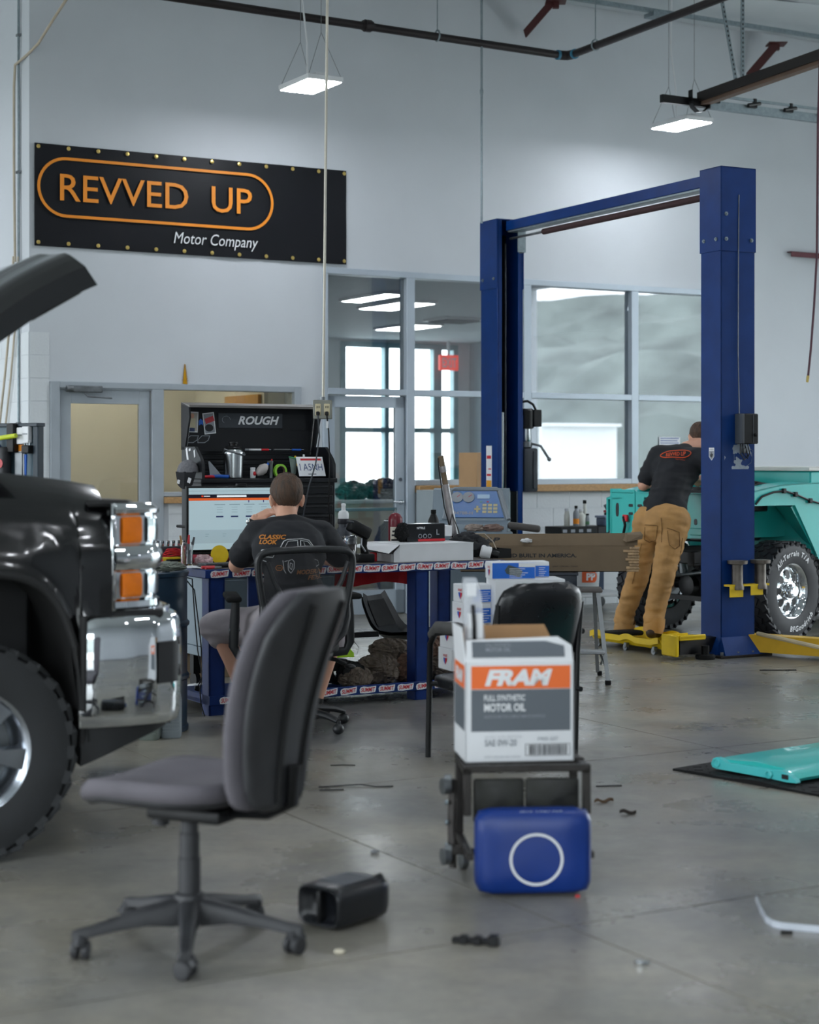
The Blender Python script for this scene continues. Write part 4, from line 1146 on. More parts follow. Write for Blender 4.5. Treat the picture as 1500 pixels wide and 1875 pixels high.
MB().b2((-0.3, -0.22, 0.8), (0.35, 0.24, 1.16), 0.03).b2((-0.25, -0.14, 1.16), (0.25, 0.16, 1.26), 0.03).lathe([(0.13, 0), (0.14, 0.02), (0.14, 0.07), (0.1, 0.09)], (0.0, 0.0, 1.26), seg=20).build('engine', blk, jp)
MB().b2((-0.05, 0.36, 1.06), (0.16, 0.52, 1.27), 0.01).b2((0.02, 0.40, 1.27), (0.06, 0.44, 1.30)).build('battery', M['black'], jp)
MB().tube([(0.1, 0.4, 1.28), (0.05, 0.3, 1.33), (-0.1, 0.25, 1.31), (-0.3, 0.4, 1.26)], 0.014, 7).tube([(0.3, 0.5, 1.2), (0.1, 0.55, 1.29), (-0.2, 0.5, 1.28), (-0.33, 0.45, 1.2)], 0.011, 7).build('hose', M['black'], jp)
mb = MB()
for s in (-1, 1):
 mb.b2((-3.0, 0.36 * s - 0.035, 0.62), (0.7, 0.36 * s + 0.035, 0.74), 0.006)
 mb.tube([(0.62, 0.36 * s, 0.62), (0.3, 0.36 * s, 0.50), (0, 0.36 * s, 0.46), (-0.3, 0.36 * s, 0.50), (-0.62, 0.36 * s, 0.62)], 0.028, 6)
mb.b2((0.62, -0.4, 0.64), (0.70, 0.4, 0.74), 0.006)
mb.build('chassis', blk, jp)
MB().cyl((0, -0.6, 0.41), (0, 0.6, 0.41), 0.045).ell((0, -0.2, 0.41), (0.15, 0.15, 0.15)).lathe([(0.09, 0), (0.09, 0.07), (0.05, 0.08)], (0.12, -0.2, 0.41), (1, 0, 0), 16).build('axle', blk, jp)
for s in (-1, 1):
 MB().cyl((0.12, 0.3 * s, 0.42), (0.05, 0.42 * s, 0.85), 0.028).cyl((0.1, 0.32 * s, 0.5), (0.07, 0.38 * s, 0.72), 0.04).build('shock_absorber', M['dull_steel'], jp)
MB().cyl((0.16, -0.55, 0.46), (0.2, 0.5, 0.6), 0.016).build('drag_link', M['dull_steel'], jp)
MB().b2((0.28, -0.36, 0.3), (0.33, 0.30, 0.34)).build('skid_bar', blk, jp)
wd = [('All-Terrain T/A', 0.0 - 0.1, 0.062, False), ('BFGoodrich', pi - 0.35, 0.062, True)]
make_wheel(jp, (-0.04, 0.66, 0.41), radians(8), 0.41, 0.27, 0.225, 'slots', M['tire_blue'], M['chrome'], 30, wd)
wf_ = make_wheel(jp, (0.06, -0.68, 0.41), radians(8) + pi, 0.41, 0.27, 0.225, 'slots', M['tire_blue'], M['chrome'], 30)
MB().lathe([(0.17, 0), (0.17, 0.02), (0.08, 0.03), (0.08, 0.1)], (0.06, -0.60, 0.41), (0.14, 1, 0), 24).build('drum', M['dull_steel'], jp)
for s in (-1, 1):
 make_wheel(jp, (-2.35, 0.68 * s, 0.41), 0 if s > 0 else pi, 0.41, 0.27, 0.225, 'slots', M['tire_blue'], M['chrome'], 24)
CO = V((1.45, 14.18, 0))
cr = thing('mechanic_creeper', 'yellow plastic mechanic creeper with black headrest under the standing man', 'creeper', CO, atan2(-0.8698, 0.4933))
def crf(u, v):
 x = 0.89 * u; y = 0.46 * v
 edge = max(0, abs(v - 0.5) - 0.40) / 0.1
 z = 0.055 + 0.06 * edge + 0.02 * max(0, sin(u * 14)) * (1 if abs(v - 0.5) > 0.4 else 0)
 return (x, y, z)
mb = MB(); mb.grid(crf, 40, 20)
mb.grid(lambda u, v: V(crf(u, v)) - V((0, 0, 0.012)), 40, 20)
for v in (0.0, 1.0):
 mb.grid(lambda u, w, v=v: V(crf(u, v)) - V((0, (0.015 if v else -0.0) , 0.045 * w)), 40, 1)
mb.build('bed', M['yellow'], cr)
MB().b2((0.02, 0.06, 0.075), (0.2, 0.40, 0.115), 0.02, 3).build('headrest', M['black_soft'], cr)
for x in (0.10, 0.46, 0.82):
 for y in (0.02, 0.44):
  mb = MB().cyl((x, y - 0.012, 0.025), (x, y + 0.012, 0.025), 0.025, seg=16).b2((x - 0.01, y - 0.018, 0.02), (x + 0.02, y + 0.018, 0.062), 0.004)
  mb.build('caster', M['dull_steel'], cr)
# people
M['tshirt'] = mat('black_cotton', '#1b1d22', 0.85, var=0.15, scale=10, bump=0.15, bscale=20)
M['khaki'] = mat('tan_canvas', '#b58a55', 0.8, var=0.16, scale=7, bump=0.6, bscale=11)
M['hair'] = mat('short_brown_hair', '#4f3c2f', 0.8, var=0.5, scale=45, bump=1.0, bscale=120, stretch=(1, 1, 0.35))
M['boot'] = mat('dark_brown_leather', '#33231b', 0.55, var=0.2)
def head(parent, c, yaw, pitch, S=1.0, roll=0.0, hair=True, skin=None):
 """head with brow, nose, mouth, eyes and ears as part of one skin; hair as a shell. Local +y = facing"""
 R = Matrix.Translation(c) @ Matrix.Rotation(yaw, 4, 'Z') @ Matrix.Rotation(pitch, 4, 'X') @ Matrix.Rotation(roll, 4, 'Y')
 T = lambda x, y, z: R @ V((x * S, y * S, z * S))
 return R, T
def skull_shapes(T, R, S):
 rot = R.to_euler()
 e = lambda x, y, z, a, b, c_: ('e', T(x, y, z), (a * S, b * S, c_ * S), rot)
 out = [e(0, -0.012, 0.035, 0.077, 0.095, 0.085), e(0, 0.02, -0.03, 0.062, 0.072, 0.085), e(0, 0.052, -0.085, 0.036, 0.032, 0.03),
           e(0, 0.088, -0.018, 0.011, 0.014, 0.022), e(0, 0.096, -0.03, 0.014, 0.012, 0.010), e(0, 0.08, 0.018, 0.05, 0.012, 0.012), e(0, 0.078, -0.06, 0.024, 0.012, 0.006),
           e(0, 0.076, -0.072, 0.02, 0.012, 0.006)]
 for s in (-1, 1):
  out += [e(0.076 * s, -0.008, -0.012, 0.011, 0.020, 0.032), e(0.084 * s, -0.014, -0.002, 0.007, 0.017, 0.022), e(0.05 * s, 0.05, -0.03, 0.02, 0.025, 0.025)]
 return out
def hair_cap(name, parent, R, S, mtl, front=0.055, low=-0.06):
 mb = MB()
 nu, nv = 48, 26
 def fn(u, v):
  ph = 2 * pi * u
  c_ = cos(ph - pi / 2)             # +1 in front (+y), -1 at the back
  side = abs(sin(ph - pi / 2))
  low_z = (-0.072 if c_ < 0 else 0.0) * (-c_ if c_ < 0 else 0) + 0.0
  z_end = 0.002 + (-0.118) * max(0, -c_ - 0.2) ** 0.55 + 0.05 * max(0, c_) ** 0.7
  th1 = math.acos(max(-0.95, min(0.95, (z_end - 0.035) / 0.095)))
  th = th1 * v
  k = 1.045 - 0.03 * v ** 3
  n = noise.noise(V((cos(ph) * 9, sin(ph) * 9, th * 3))) * 0.08 * (1 - v * 0.8) + 0.035 * noise.noise(V((cos(ph) * 30, sin(ph) * 30, th * 6)))
  k += n
  rx, ry, rz = 0.080, 0.098, 0.090
  if v > 0.97:
   k -= 0.06
  p = V((rx * sin(th) * cos(ph), -0.012 + ry * sin(th) * sin(ph), 0.035 + rz * cos(th)))
  ctr = V((0, -0.012, 0.035))
  p = ctr + (p - ctr) * k
  if p.z < -0.0 and p.y < 0:
   p.y += 0.004 * (-p.z / 0.06); p.x *= 1 - 0.02 * (-p.z / 0.06)
  return R @ (p * S)
 mb.grid(fn, nu, nv)
 bmesh.ops.remove_doubles(mb.bm, verts=mb.bm.verts, dist=1e-5)
 return mb.build(name, mtl, parent, world=True)
def hand_chains(wrist, dirv, up, curl=0.4, s=1, sc=1.0):
 """palm, four unequal fingers and a thumb; dirv: where the fingers point, up: back of the hand"""
 d = V(dirv).normalized(); n = V(up); n = (n - d * n.dot(d)).normalized(); b = d.cross(n) * s
 w = V(wrist)
 ch = []
 for k in range(4):
  o = (k - 1.5) * 0.021 * sc
  ch.append([(w + d * 0.01 * sc + b * o * 0.6, 0.016 * sc), (w + d * 0.085 * sc + b * o, 0.0125 * sc)])
  L = (0.066, 0.078, 0.074, 0.058)[k] * sc
  p = w + d * 0.085 * sc + b * o
  a = 0.0
  for seg, f in ((0.45, 0.5), (0.32, 1.0), (0.23, 1.3)):
   a += curl * f
   q = p + (d * cos(a) - n * sin(a)) * L * seg
   ch.append([(p, 0.0095 * sc), (q, 0.0088 * sc if seg > 0.25 else 0.0078 * sc)])
   p = q
 p = w + d * 0.03 * sc - b * 0.03 * sc
 q = p + (d * 0.6 - b * 0.7 - n * 0.2).normalized() * 0.042 * sc
 r = q + (d * 0.9 - b * 0.15 - n * 0.4).normalized() * 0.034 * sc
 ch += [[(w + d * 0.012 * sc - b * 0.012 * sc, 0.016 * sc), (p, 0.014 * sc)], [(p, 0.0125 * sc), (q, 0.0105 * sc)], [(q, 0.0105 * sc), (r, 0.009 * sc)]]
 return ch
def wrinkle(freq=14, amp=0.006, seed=0.0, axis=None):
 def post(me):
  me.update()
  nn = [v.normal.copy() for v in me.vertices]
  for v, n in zip(me.vertices, nn):
   p = v.co
   q = V((p.x * freq * 0.6, p.y * freq * 0.6, p.z * freq * 1.6)) + V((seed, seed * 2, 0))
   v.co = p + n * amp * (0.5 - abs(noise.noise(q)) * 1.8 + 0.4 * noise.noise(q * 2.3))
 return post
PO = V((1.95, 14.2, 0.0))
man = thing('person', 'man in black t-shirt and tan work trousers bent over the turquoise vehicle', 'person', PO)
fL, fR = V((1.745, 14.52, 0.0)), V((1.945, 13.98, 0.0))
aL, aR = V((1.765, 14.50, 0.10)), V((1.945, 14.03, 0.165))
kL, kR = V((1.86, 14.33, 0.55)), V((2.02, 14.03, 0.57))
hL, hR = V((1.93, 14.26, 1.0)), V((2.13, 14.12, 1.0))
waist = V((2.06, 14.22, 1.12)); chest = V((2.17, 14.36, 1.40)); neck0 = V((2.27, 14.44, 1.58)); hc = V((2.385, 14.50, 1.675))
sL, sR = V((2.03, 14.46, 1.53)), V((2.39, 14.24, 1.50))
eL = V((1.92, 14.48, 1.28)); wL = V((2.08, 14.70, 1.32))
eR = V((2.50, 14.36, 1.34)); wR = V((2.42, 14.60, 1.34))
Rh, Th = head(man, hc, -2.2 + pi / 2 - 0.2, -0.75)
yawh = atan2(0.86, 0.25) - pi / 2
Rh, Th = head(man, hc, yawh, -0.7)
body = skull_shapes(Th, Rh, 1.0) + [
 [(neck0, 0.062), (hc - V((0.02, 0.03, 0.06)), 0.058)],
 [(sL + V((0.03, 0, -0.02)), 0.045), (eL, 0.046)], [(eL, 0.046), (wL, 0.030)], [(sR + V((-0.03, 0, -0.02)), 0.045), (eR, 0.046)], [(eR, 0.046), (wR, 0.030)],
 [(chest, 0.14), (waist, 0.13)], [(sL + V((0.04, 0, -0.02)), 0.045), (sR - V((0.04, 0, 0.02)), 0.045)], [(waist, 0.12), (hL, 0.09)], [(waist, 0.12), (hR, 0.09)],
 [(hL, 0.09), (kL, 0.06)], [(kL, 0.055), (aL, 0.04)], [(hR, 0.09), (kR, 0.06)], [(kR, 0.055), (aR, 0.04)]]
body += hand_chains(wL, (0.7, 0.6, -0.2), (0, 0, 1), 0.5, 1) + hand_chains(wR, (-0.1, 0.9, -0.2), (0, 0, 1), 0.5, -1)
fuse(body, 'body', M['skin'], man, voxel=0.008, smooth=3, world=True)
hair_cap('hair', man, Rh, 1.0, M['hair'])
for s in (-1, 1):
 MB().ell(Th(0.031 * s, 0.083, 0.0), 0.011).build('eye', M['white_plastic'], man, world=True)
rt = (sR - sL).normalized()
shirt = [
 ('e', chest + V((0.0, 0.02, 0.02)), (0.215, 0.15, 0.2), (-0.35, 0.18, -0.55)), ('e', waist + V((0, 0, -0.02)), (0.185, 0.14, 0.14), (-0.2, 0.1, -0.45)),
 [(chest, 0.165), (waist + V((-0.01, -0.01, -0.06)), 0.16)], [(waist, 0.15), (waist + V((0.08, -0.07, -0.12)), 0.115)], [(sL + rt * 0.03, 0.085), (sR - rt * 0.03, 0.085)], [(neck0 - V((0.01, 0.02, 0.04)), 0.09), (chest, 0.15)],
 [(sL + rt * 0.02, 0.085), (sL + (eL - sL) * 0.72, 0.078)], [(sR, 0.085), (sR + (eR - sR) * 0.72, 0.078)]]
fuse(shirt, 'tshirt', M['tshirt'], man, voxel=0.012, smooth=5, world=True, post=wrinkle(11, 0.009, 2))
tr_ = [
 [(waist + V((-0.03, 0.0, -0.10)), 0.155), ((hL + hR) / 2 + V((0, 0, -0.02)), 0.165)],
 ('e', (hL + hR) / 2 + V((0.02, -0.05, 0.0)), (0.175, 0.135, 0.16), (0, 0, -0.5)),
 [(hL, 0.122), (kL, 0.09)], [(kL, 0.09), (aL + V((0.0, -0.01, 0.10)), 0.078)], [(aL + V((0, -0.01, 0.10)), 0.08), (aL + V((0.0, -0.01, 0.065)), 0.084)],
 [(hR, 0.126), (kR, 0.092)], [(kR, 0.092), (aR + V((0, 0, 0.08)), 0.08)], [(aR + V((0, 0, 0.08)), 0.082), (aR + V((0, 0, 0.055)), 0.086)]]
fuse(tr_, 'trousers', M['khaki'], man, voxel=0.012, smooth=4, world=True, post=wrinkle(10, 0.010, 5))
for a, d in ((aL, V((0.35, 0.9, 0)).normalized()), (aR, V((0.45, 0.85, 0)).normalized())):
 z0 = a.z - (0.10 if a is aL else 0.095)
 b_ = V((a.x, a.y, 0))
 fuse([[(b_ - d * 0.05 + V((0, 0, z0 + 0.05)), 0.048), (b_ + d * 0.06 + V((0, 0, z0 + 0.05)), 0.05)], [(b_ + d * 0.06 + V((0, 0, z0 + 0.045)), 0.048), (b_ + d * 0.15 + V((0, 0, z0 + 0.04)), 0.042)], [(a, 0.052), (b_ + V((0, 0, z0 + 0.06)), 0.05)]], 'boot', M['boot'], man, voxel=0.009, smooth=3, world=True)
for a, k in ((aL, kL), (aR, kR)):
 u = (k - a).normalized()
 MB().lathe([(0.074, 0.03), (0.081, 0.0), (0.083, 0.03), (0.086, 0.05), (0.083, 0.09), (0.08, 0.12)], a - u * 0.045 + V((0, -0.005, 0)), u, 24, cap=False).build('trouser_cuff', M['khaki'], man, world=True)
bk = V((2.115, 14.235, 1.535))
xd = V((0.93, -0.36, -0.03)); ydn = V((0.10, 0.32, 0.94))
Fp = frame(bk, xd, ydn)
# workbench
BO = V((-1.157, 10.23, 0))
BM = Matrix.Translation(BO) @ Matrix.Rotation(RA, 4, 'Z')
def lx(px, y, O=BO):
 t = (px - CXP) / FPX
 return (t * (O.y + y * CR) - (O.x - y * SR)) / (CR - t * SR)
def B(x, y, z=0.0):
 return BM @ V((x, y, z))
BT = 0.855
def T(px, d, z=BT):
 """point on the bench top seen in a pixel column, d behind the front edge"""
 return B(lx(px, d), d, z)
BL = 2.03
bench = thing('workbench', 'blue steel workbench with sticker-covered front edge and lower shelf', 'workbench', BO, RA)
M['bench_top'] = mat('dirty_bench_top', '#5a5552', 0.6, var=0.35, scale=7)
MB().b2((-0.03, 0.0, 0.80), (BL, 0.78, 0.852), 0.004).build('frame', M['bench_blue'], bench)
MB().b2((-0.02, 0.012, 0.852), (BL - 0.01, 0.77, BT)).build('worktop', M['bench_top'], bench, angle=None)
for x, y in ((0.0, 0.02), (0.0, 0.66), (1.38, 0.02), (1.92, 0.66)):
 if True:
  MB().b2((x, y, 0), (x + 0.1, y + 0.012, 0.8)).b2((x, y, 0), (x + 0.012, y + 0.1, 0.8)).b2((x + 0.088, y, 0.0), (x + 0.1, y + 0.1, 0.8)).build('leg', M['bench_blue'], bench)
MB().b2((0.0, 0.03, 0.065), (BL - 0.1, 0.74, 0.085)).b2((0.0, 0.01, 0.06), (BL - 0.1, 0.03, 0.115), 0.003).b2((0, 0.02, 0.06), (0.03, 0.74, 0.115)).build('lower_shelf', M['bench_blue'], bench)
MB().b2((0.3, 0.56, 0.345), (1.42, 0.6, 0.38)).build('cross_rail', M['black_metal'], bench)
MB().b2((0.26, 0.04, 0.1), (0.44, 0.06, 0.8)).build('side_panel', M['bench_blue'], bench)
sw = MB().prism([(-0.056, -0.018), (-0.02, -0.022), (0.05, -0.018), (0.056, 0.0), (0.058, 0.02), (0.0, 0.017), (-0.03, 0.022), (-0.052, 0.017), (-0.06, 0.004)], 0, 0.001).build('sticker', M['white'], bench, angle=None)
lt = MB(); add_text(lt, 'SUMMIT', Matrix.Identity(4), w=0.1, h=0.026, shear=0.25, bold=0.03); lo_ = lt.build('sticker_lettering', M['ink_red'], sw, angle=None)
def sticker(F, s=1.0):
 a = put('sticker', sw.data, bench, M=F @ Matrix.Diagonal((s, s, 1, 1)))
 put('sticker_lettering', lo_.data, a)
 return a
rng = random.Random(3)
for k in range(1, 16):
 x = 0.075 + k * 0.124
 if k in (3, 4):
  pass
 sticker(frame((x, -0.0015, 0.827 + rng.uniform(-0.003, 0.003)), (1, 0, rng.uniform(-0.05, 0.07)), (0, 0, 1)), 1.02)
for k in range(14):
 sticker(frame((0.12 + k * 0.132, 0.0085, 0.088), (1, 0, rng.uniform(0.0, 0.1)), (0, 0, 1)), 0.98)
sw.matrix_basis = frame((0.06, -0.0015, 0.826), (1, 0, 0.05), (0, 0, 1)) @ Matrix.Diagonal((1, 1, 1, 1))
vs = MB().b2((0.34, 0.036, 0.14), (0.425, 0.0395, 0.79)).build('tall_sticker', M['white'], bench, angle=None)
MB().b2((0.272, 0.036, 0.14), (0.325, 0.0395, 0.62)).build('tall_sticker', M['white'], bench, angle=None)
for z in (0.3, 0.62):
 mb = MB(); add_text(mb, 'SUMMIT', frame((0.383, 0.0355, z), (0, 0, 1), (-1, 0, 0)), w=0.29, h=0.062, bold=0.03); mb.build('sticker_lettering', M['ink_red'], vs, angle=None)
for z in (0.25, 0.46):
 mb = MB(); add_text(mb, 'SUMMIT', frame((0.298, 0.0355, z), (0, 0, 1), (-1, 0, 0)), w=0.19, h=0.036, bold=0.03); mb.build('sticker_lettering', M['ink_red'], vs, angle=None)
rc = thing('red_cloth', 'red shop cloth hanging below the bench top beside the blue leg', 'cloth', B(lx(696, 0.5), 0.5, 0.8), RA)
def rcf(u, v):
 x = -0.32 + 0.68 * u
 return (x, 0.012 * sin(u * 26) * v + 0.02 * v, -0.005 - (0.105 + 0.012 * sin(u * 9)) * v)
mb = MB(); mb.grid(rcf, 50, 6); mb.grid(lambda u, v: V(rcf(u, v)) + V((0, 0.003, 0)), 50, 6)
mb.build('cloth', mat('red_fabric', '#a5121d', 0.9, var=0.1, scale=20, bump=0.2), rc, recalc=False)
def fold_bump(m):
 nt = m.node_tree
 tc = nt.nodes.new('ShaderNodeTexCoord'); wv = nt.nodes.new('ShaderNodeTexWave')
 wv.inputs['Scale'].default_value = 6; wv.inputs['Distortion'].default_value = 9; wv.inputs['Detail'].default_value = 2; wv.inputs['Detail Scale'].default_value = 1.2
 bp = nt.nodes.new('ShaderNodeBump'); bp.inputs['Strength'].default_value = 0.9; bp.inputs['Distance'].default_value = 0.02
 nt.links.new(tc.outputs['Object'], wv.inputs['Vector']); nt.links.new(wv.outputs['Fac'], bp.inputs['Height'])
 nt.links.new(bp.outputs['Normal'], nt.nodes['Principled BSDF'].inputs['Normal'])
M['rag'] = mat('dusty_brown_cloth', '#6b5f54', 0.9, var=0.25, scale=7, bump=0.2, bscale=25)
M['rag2'] = mat('rust_brown_cloth', '#74584a', 0.9, var=0.25, scale=8, bump=0.2, bscale=25)
fold_bump(M['rag']); fold_bump(M['rag2'])
for k, (px, d, r, z, m, lb_) in enumerate([(690, 0.29, (0.15, 0.13, 0.10), 0.085, 'rag', 'dusty grey-brown cloth bundle with fine folds beside the toy truck on the bench shelf'),
         (748, 0.29, (0.14, 0.12, 0.10), 0.085, 'rag2', 'rust-tinged cloth bundle on the bench shelf under the blue leg'),
         (806, 0.3, (0.15, 0.13, 0.105), 0.09, 'rag', 'cloth bundle at the end of the bench shelf beside the black visitor chair'),
         (716, 0.34, (0.15, 0.11, 0.07), 0.195, 'rag', 'rolled dusty cloth bundle on top of the others on the bench shelf'),
         (790, 0.34, (0.14, 0.11, 0.075), 0.195, 'rag2', 'striped cloth bundle piled at the rear of the bench shelf'),
         (652, 0.12, (0.11, 0.07, 0.07), 0.06, 'rag', 'flat wad of cloth below the toy truck on the bench shelf')]):
 p = T(px, d, 0.088)
 t = thing('cloth_bundle', lb_, 'cloth', p, RA, 'cloth bundles on the bench shelf')
 mb = MB(); crumple(mb, (0, 0, z), r, 11 + k, 0.34, 2.3, 0.0, 110, 64); mb.build('cloth', M[m], t)
p = T(630, 0.14, 0.0875)
ty_ = thing('toy_truck', 'lime green toy truck with knobbly black wheels on the bench shelf', 'toy', p, RA)
lime = mat('lime_plastic', '#a6d81c', 0.35, var=0.05)
MB().rings([[(-0.06, 0.0, 0.19), (-0.06, 0.2, 0.19), (-0.06, 0.2, 0.27), (-0.06, 0.0, 0.27)], [(0.03, 0.0, 0.19), (0.03, 0.2, 0.19), (0.03, 0.2, 0.25), (0.03, 0.0, 0.255)], [(0.075, 0.01, 0.185), (0.075, 0.19, 0.185), (0.075, 0.19, 0.21), (0.075, 0.01, 0.21)]]).build('body', lime, ty_)
MB().b2((-0.25, 0.05, 0.10), (0.06, 0.15, 0.17), 0.01).build('chassis', M['black'], ty_)
MB().b2((-0.02, -0.002, 0.215), (0.02, 0.0, 0.23)).build('grille_mark', M['ink_black'], ty_, angle=None)
for x, y in ((0.05, 0.0), (0.05, 0.21), (-0.22, 0.0), (-0.22, 0.21)):
 make_wheel(ty_, (x, y, 0.082), pi if y < 0.1 else 0, 0.082, 0.09, 0.035, 'plain', M['black_soft'], M['dull_steel'], 14)
MB().tube([(0.0, 0.02, 0.26), (0.08, 0.03, 0.29), (0.12, 0.03, 0.24), (0.1, 0.02, 0.2)], 0.002, 4).build('aerial', M['dull_steel'], ty_)
ss = thing('tractor_seat', 'black moulded tractor seat on a tube stand behind the bench', 'stool', ((747 - CXP) / FPX * 12.15, 12.15, 0), 0.25)
def seat_fn(u, v):
 prof = [(-0.22, 0.305), (-0.12, 0.29), (0.02, 0.28), (0.12, 0.295), (0.17, 0.345), (0.215, 0.43), (0.25, 0.50), (0.265, 0.55)]
 f = v * (len(prof) - 1); i = min(int(f), len(prof) - 2); q = f - i
 q = q * q * (3 - 2 * q) if False else q
 y = prof[i][0] * (1 - q) + prof[i + 1][0] * q; z = prof[i][1] * (1 - q) + prof[i + 1][1] * q
 w = 0.21 if v < 0.5 else 0.21 - 0.05 * ((v - 0.5) / 0.5) ** 2
 e = abs(2 * u - 1)
 lift_ = 0.045 * max(0, e - 0.6) / 0.4 * (1 - v * 0.4)
 return (-(y) + 0.0, (2 * u - 1) * w, z + lift_ * 0.9)
mb = MB(Matrix.Rotation(-0.72, 4, 'Z')); mb.grid(seat_fn, 20, 24); mb.grid(lambda u, v: V(seat_fn(u, v)) + V((-0.012, 0, -0.022)), 20, 24)
mb.build('seat', M['black'], ss)
mb = MB(Matrix.Rotation(-0.72, 4, 'Z'))
mb.grid(lambda u, v: V(seat_fn(0.18 + 0.64 * u, 0.56 + 0.34 * v)) + V((0.006, 0, 0.002)), 8, 8)
mb.build('back_pad', M['black_soft'], ss)
mb = MB()
for x, y in ((-0.2, -0.18), (0.2, -0.18), (-0.2, 0.18), (0.2, 0.18)):
 mb.tube([(x, y, 0), (x * 0.95, y, 0.2), (x * 0.7, y, 0.235), (0, y, 0.245)], 0.012, 8)
mb.build('frame_tube', M['black_metal'], ss)
xa = lx(732, 0.05)
wbx = thing('white_carton', 'flat white cardboard carton with an open end flap on the bench', 'box', B(xa, 0.05, BT), RA)
mb = MB(); mb.b2((0.0, 0.0, 0.0), (0.535, 0.003, 0.108)).b2((0, 0.42, 0), (0.535, 0.423, 0.108)).b2((0.532, 0, 0), (0.535, 0.42, 0.108)).b2((0, 0, 0), (0.535, 0.42, 0.003)).b2((-0.002, -0.002, 0.108), (0.537, 0.425, 0.112))
mb.rings([[(0, 0.0, 0), (0, 0.003, 0), (0, 0.003, 0.1), (0, 0, 0.1)], [(-0.03, 0.02, 0.0), (-0.03, 0.023, 0.0), (-0.03, 0.023, 0.06), (-0.03, 0.02, 0.06)]])
mb.b2((-0.03, 0.05, 0.0), (0.0, 0.42, 0.05))
mb.build('carton', M['white'], wbx, angle=None)
mb = MB(); mb.rings([[(0, 0.0, 0.108), (0, 0.42, 0.108), (0, 0.42, 0.111), (0, 0, 0.111)], [(-0.10, -0.04, 0.058), (-0.13, 0.40, 0.085), (-0.13, 0.40, 0.088), (-0.10, -0.04, 0.061)]])
mb.build('flap', M['white'], wbx, angle=None)
def turned(name, label, cat, loc, parts, rz=0.0, group=None):
 """a turned object: list of (part name, profile, material)"""
 t = thing(name, label, cat, loc, rz, group)
 for nm, prof, m in parts:
  MB().lathe(prof, seg=24).build(nm, m, t)
 return t
grey_b = mat('dark_grey_bottle', '#3d4149', 0.45, var=0.08)
t = turned('spray_bottle', 'dark grey squat bottle with white push-pull cap on the bench', 'bottle', T(629, 0.3), [
 ('body', [(0.056, 0), (0.06, 0.01), (0.06, 0.15), (0.05, 0.19), (0.03, 0.215), (0.03, 0.24)], grey_b),
 ('collar', [(0.033, 0.235), (0.036, 0.24), (0.036, 0.265), (0.032, 0.268)], mat('charcoal_collar', '#2b2c33', 0.4)),
 ('cap', [(0.033, 0.268), (0.034, 0.30), (0.026, 0.315), (0.014, 0.32), (0.012, 0.345), (0.015, 0.35), (0.013, 0.362), (0.002, 0.365)], M['white_plastic'])])
clear = mat('clear_plastic', '#f2f5f6', 0.06, var=0, trans=1.0)
t = thing('travel_mug', 'clear-lidded travel mug of dark coffee with round badge behind the chair back', 'mug', T(640, 0.12))
MB().lathe([(0.038, 0), (0.043, 0.005), (0.045, 0.115), (0.043, 0.118)], seg=24).build('cup', mat('dark_coffee', '#120c0b', 0.15, var=0.05), t)
MB().lathe([(0.045, 0.118), (0.046, 0.158), (0.048, 0.162), (0.046, 0.17), (0.002, 0.172)], seg=24, cap=False).build('lid', clear, t)
MB().lathe([(0.0005, 0), (0.017, 0), (0.017, 0.003)], (0.0, -0.0445, 0.065), (0, -1, 0), 20).build('badge', M['ink_grey'], t)
for s in (-1, 1):
 MB().tube([(0.026 * s, -0.040, 0.085), (0.031 * s, -0.0365, 0.065), (0.026 * s, -0.0395, 0.045)], 0.003, 5).build('badge_mark', M['ink_white'], t)
p = T(663, 0.16)
t = thing('cordless_tool', 'black cordless tool standing on its battery between mug and white carton', 'tool', p, RA)
MB().box((-0.02, 0, 0.205), (0.15, 0.075, 0.075), (0, 0.45, 0), 0.015, 2).build('motor_housing', M['black'], t)
MB().box((-0.065, 0, 0.245), (0.05, 0.07, 0.012), (0, 0.45, 0), 0.004).build('cover_plate', M['grey_plastic'], t)
MB().tube([(0.02, 0, 0.17), (0.01, 0, 0.1), (0.02, 0, 0.05)], [0.022, 0.021, 0.026], 10).build('handle', M['black_soft'], t)
MB().b2((-0.04, -0.035, 0.0), (0.075, 0.035, 0.055), 0.01, 2).build('battery', M['black'], t)
MB().tube([(-0.02, -0.03, 0.15), (-0.03, -0.045, 0.11), (0.0, -0.045, 0.07)], 0.006, 6).build('strap', M['ink_grey'], t)
p = T(684, 0.24)
t = thing('red_can', 'small red tin beside the open flap of the white carton', 'can', p)
MB().lathe([(0.022, 0), (0.023, 0.004), (0.023, 0.05), (0.02, 0.055), (0.002, 0.056)], seg=18).build('tin', M['ink_red'], t)
t = turned('red_canister', 'maroon metal canister with domed top and cream label on the bench', 'canister', T(724, 0.55), [
 ('body', [(0.044, 0), (0.047, 0.006), (0.047, 0.24), (0.045, 0.26), (0.03, 0.282), (0.012, 0.29)], mat('maroon_paint', '#6e1526', 0.3, var=0.08)),
 ('valve', [(0.01, 0.29), (0.008, 0.3), (0.005, 0.302), (0.005, 0.315), (0.001, 0.318)], M['dull_steel'])])
mb = MB(); mb.grid(lambda u, v: (0.0478 * sin(-0.75 + 1.5 * u), -0.0478 * cos(-0.75 + 1.5 * u), 0.03 + 0.17 * v), 12, 2)
lab = mb.build('label', mat('cream_label', '#d6cfc0', 0.6), t)
for z, w_ in ((0.165, 0.04), (0.14, 0.05), (0.11, 0.055)):
 mb = MB(); mb.grid(lambda u, v: (0.0485 * sin((-0.5 + u) * w_ / 0.05), -0.0485 * cos((-0.5 + u) * w_ / 0.05), z + 0.012 * v), 8, 1); mb.build('label_print', M['ink_black'], lab, angle=None)
MB().cyl((-0.045, 0, 0.235), (-0.075, 0, 0.235), 0.008).build('side_valve', M['dull_steel'], t)
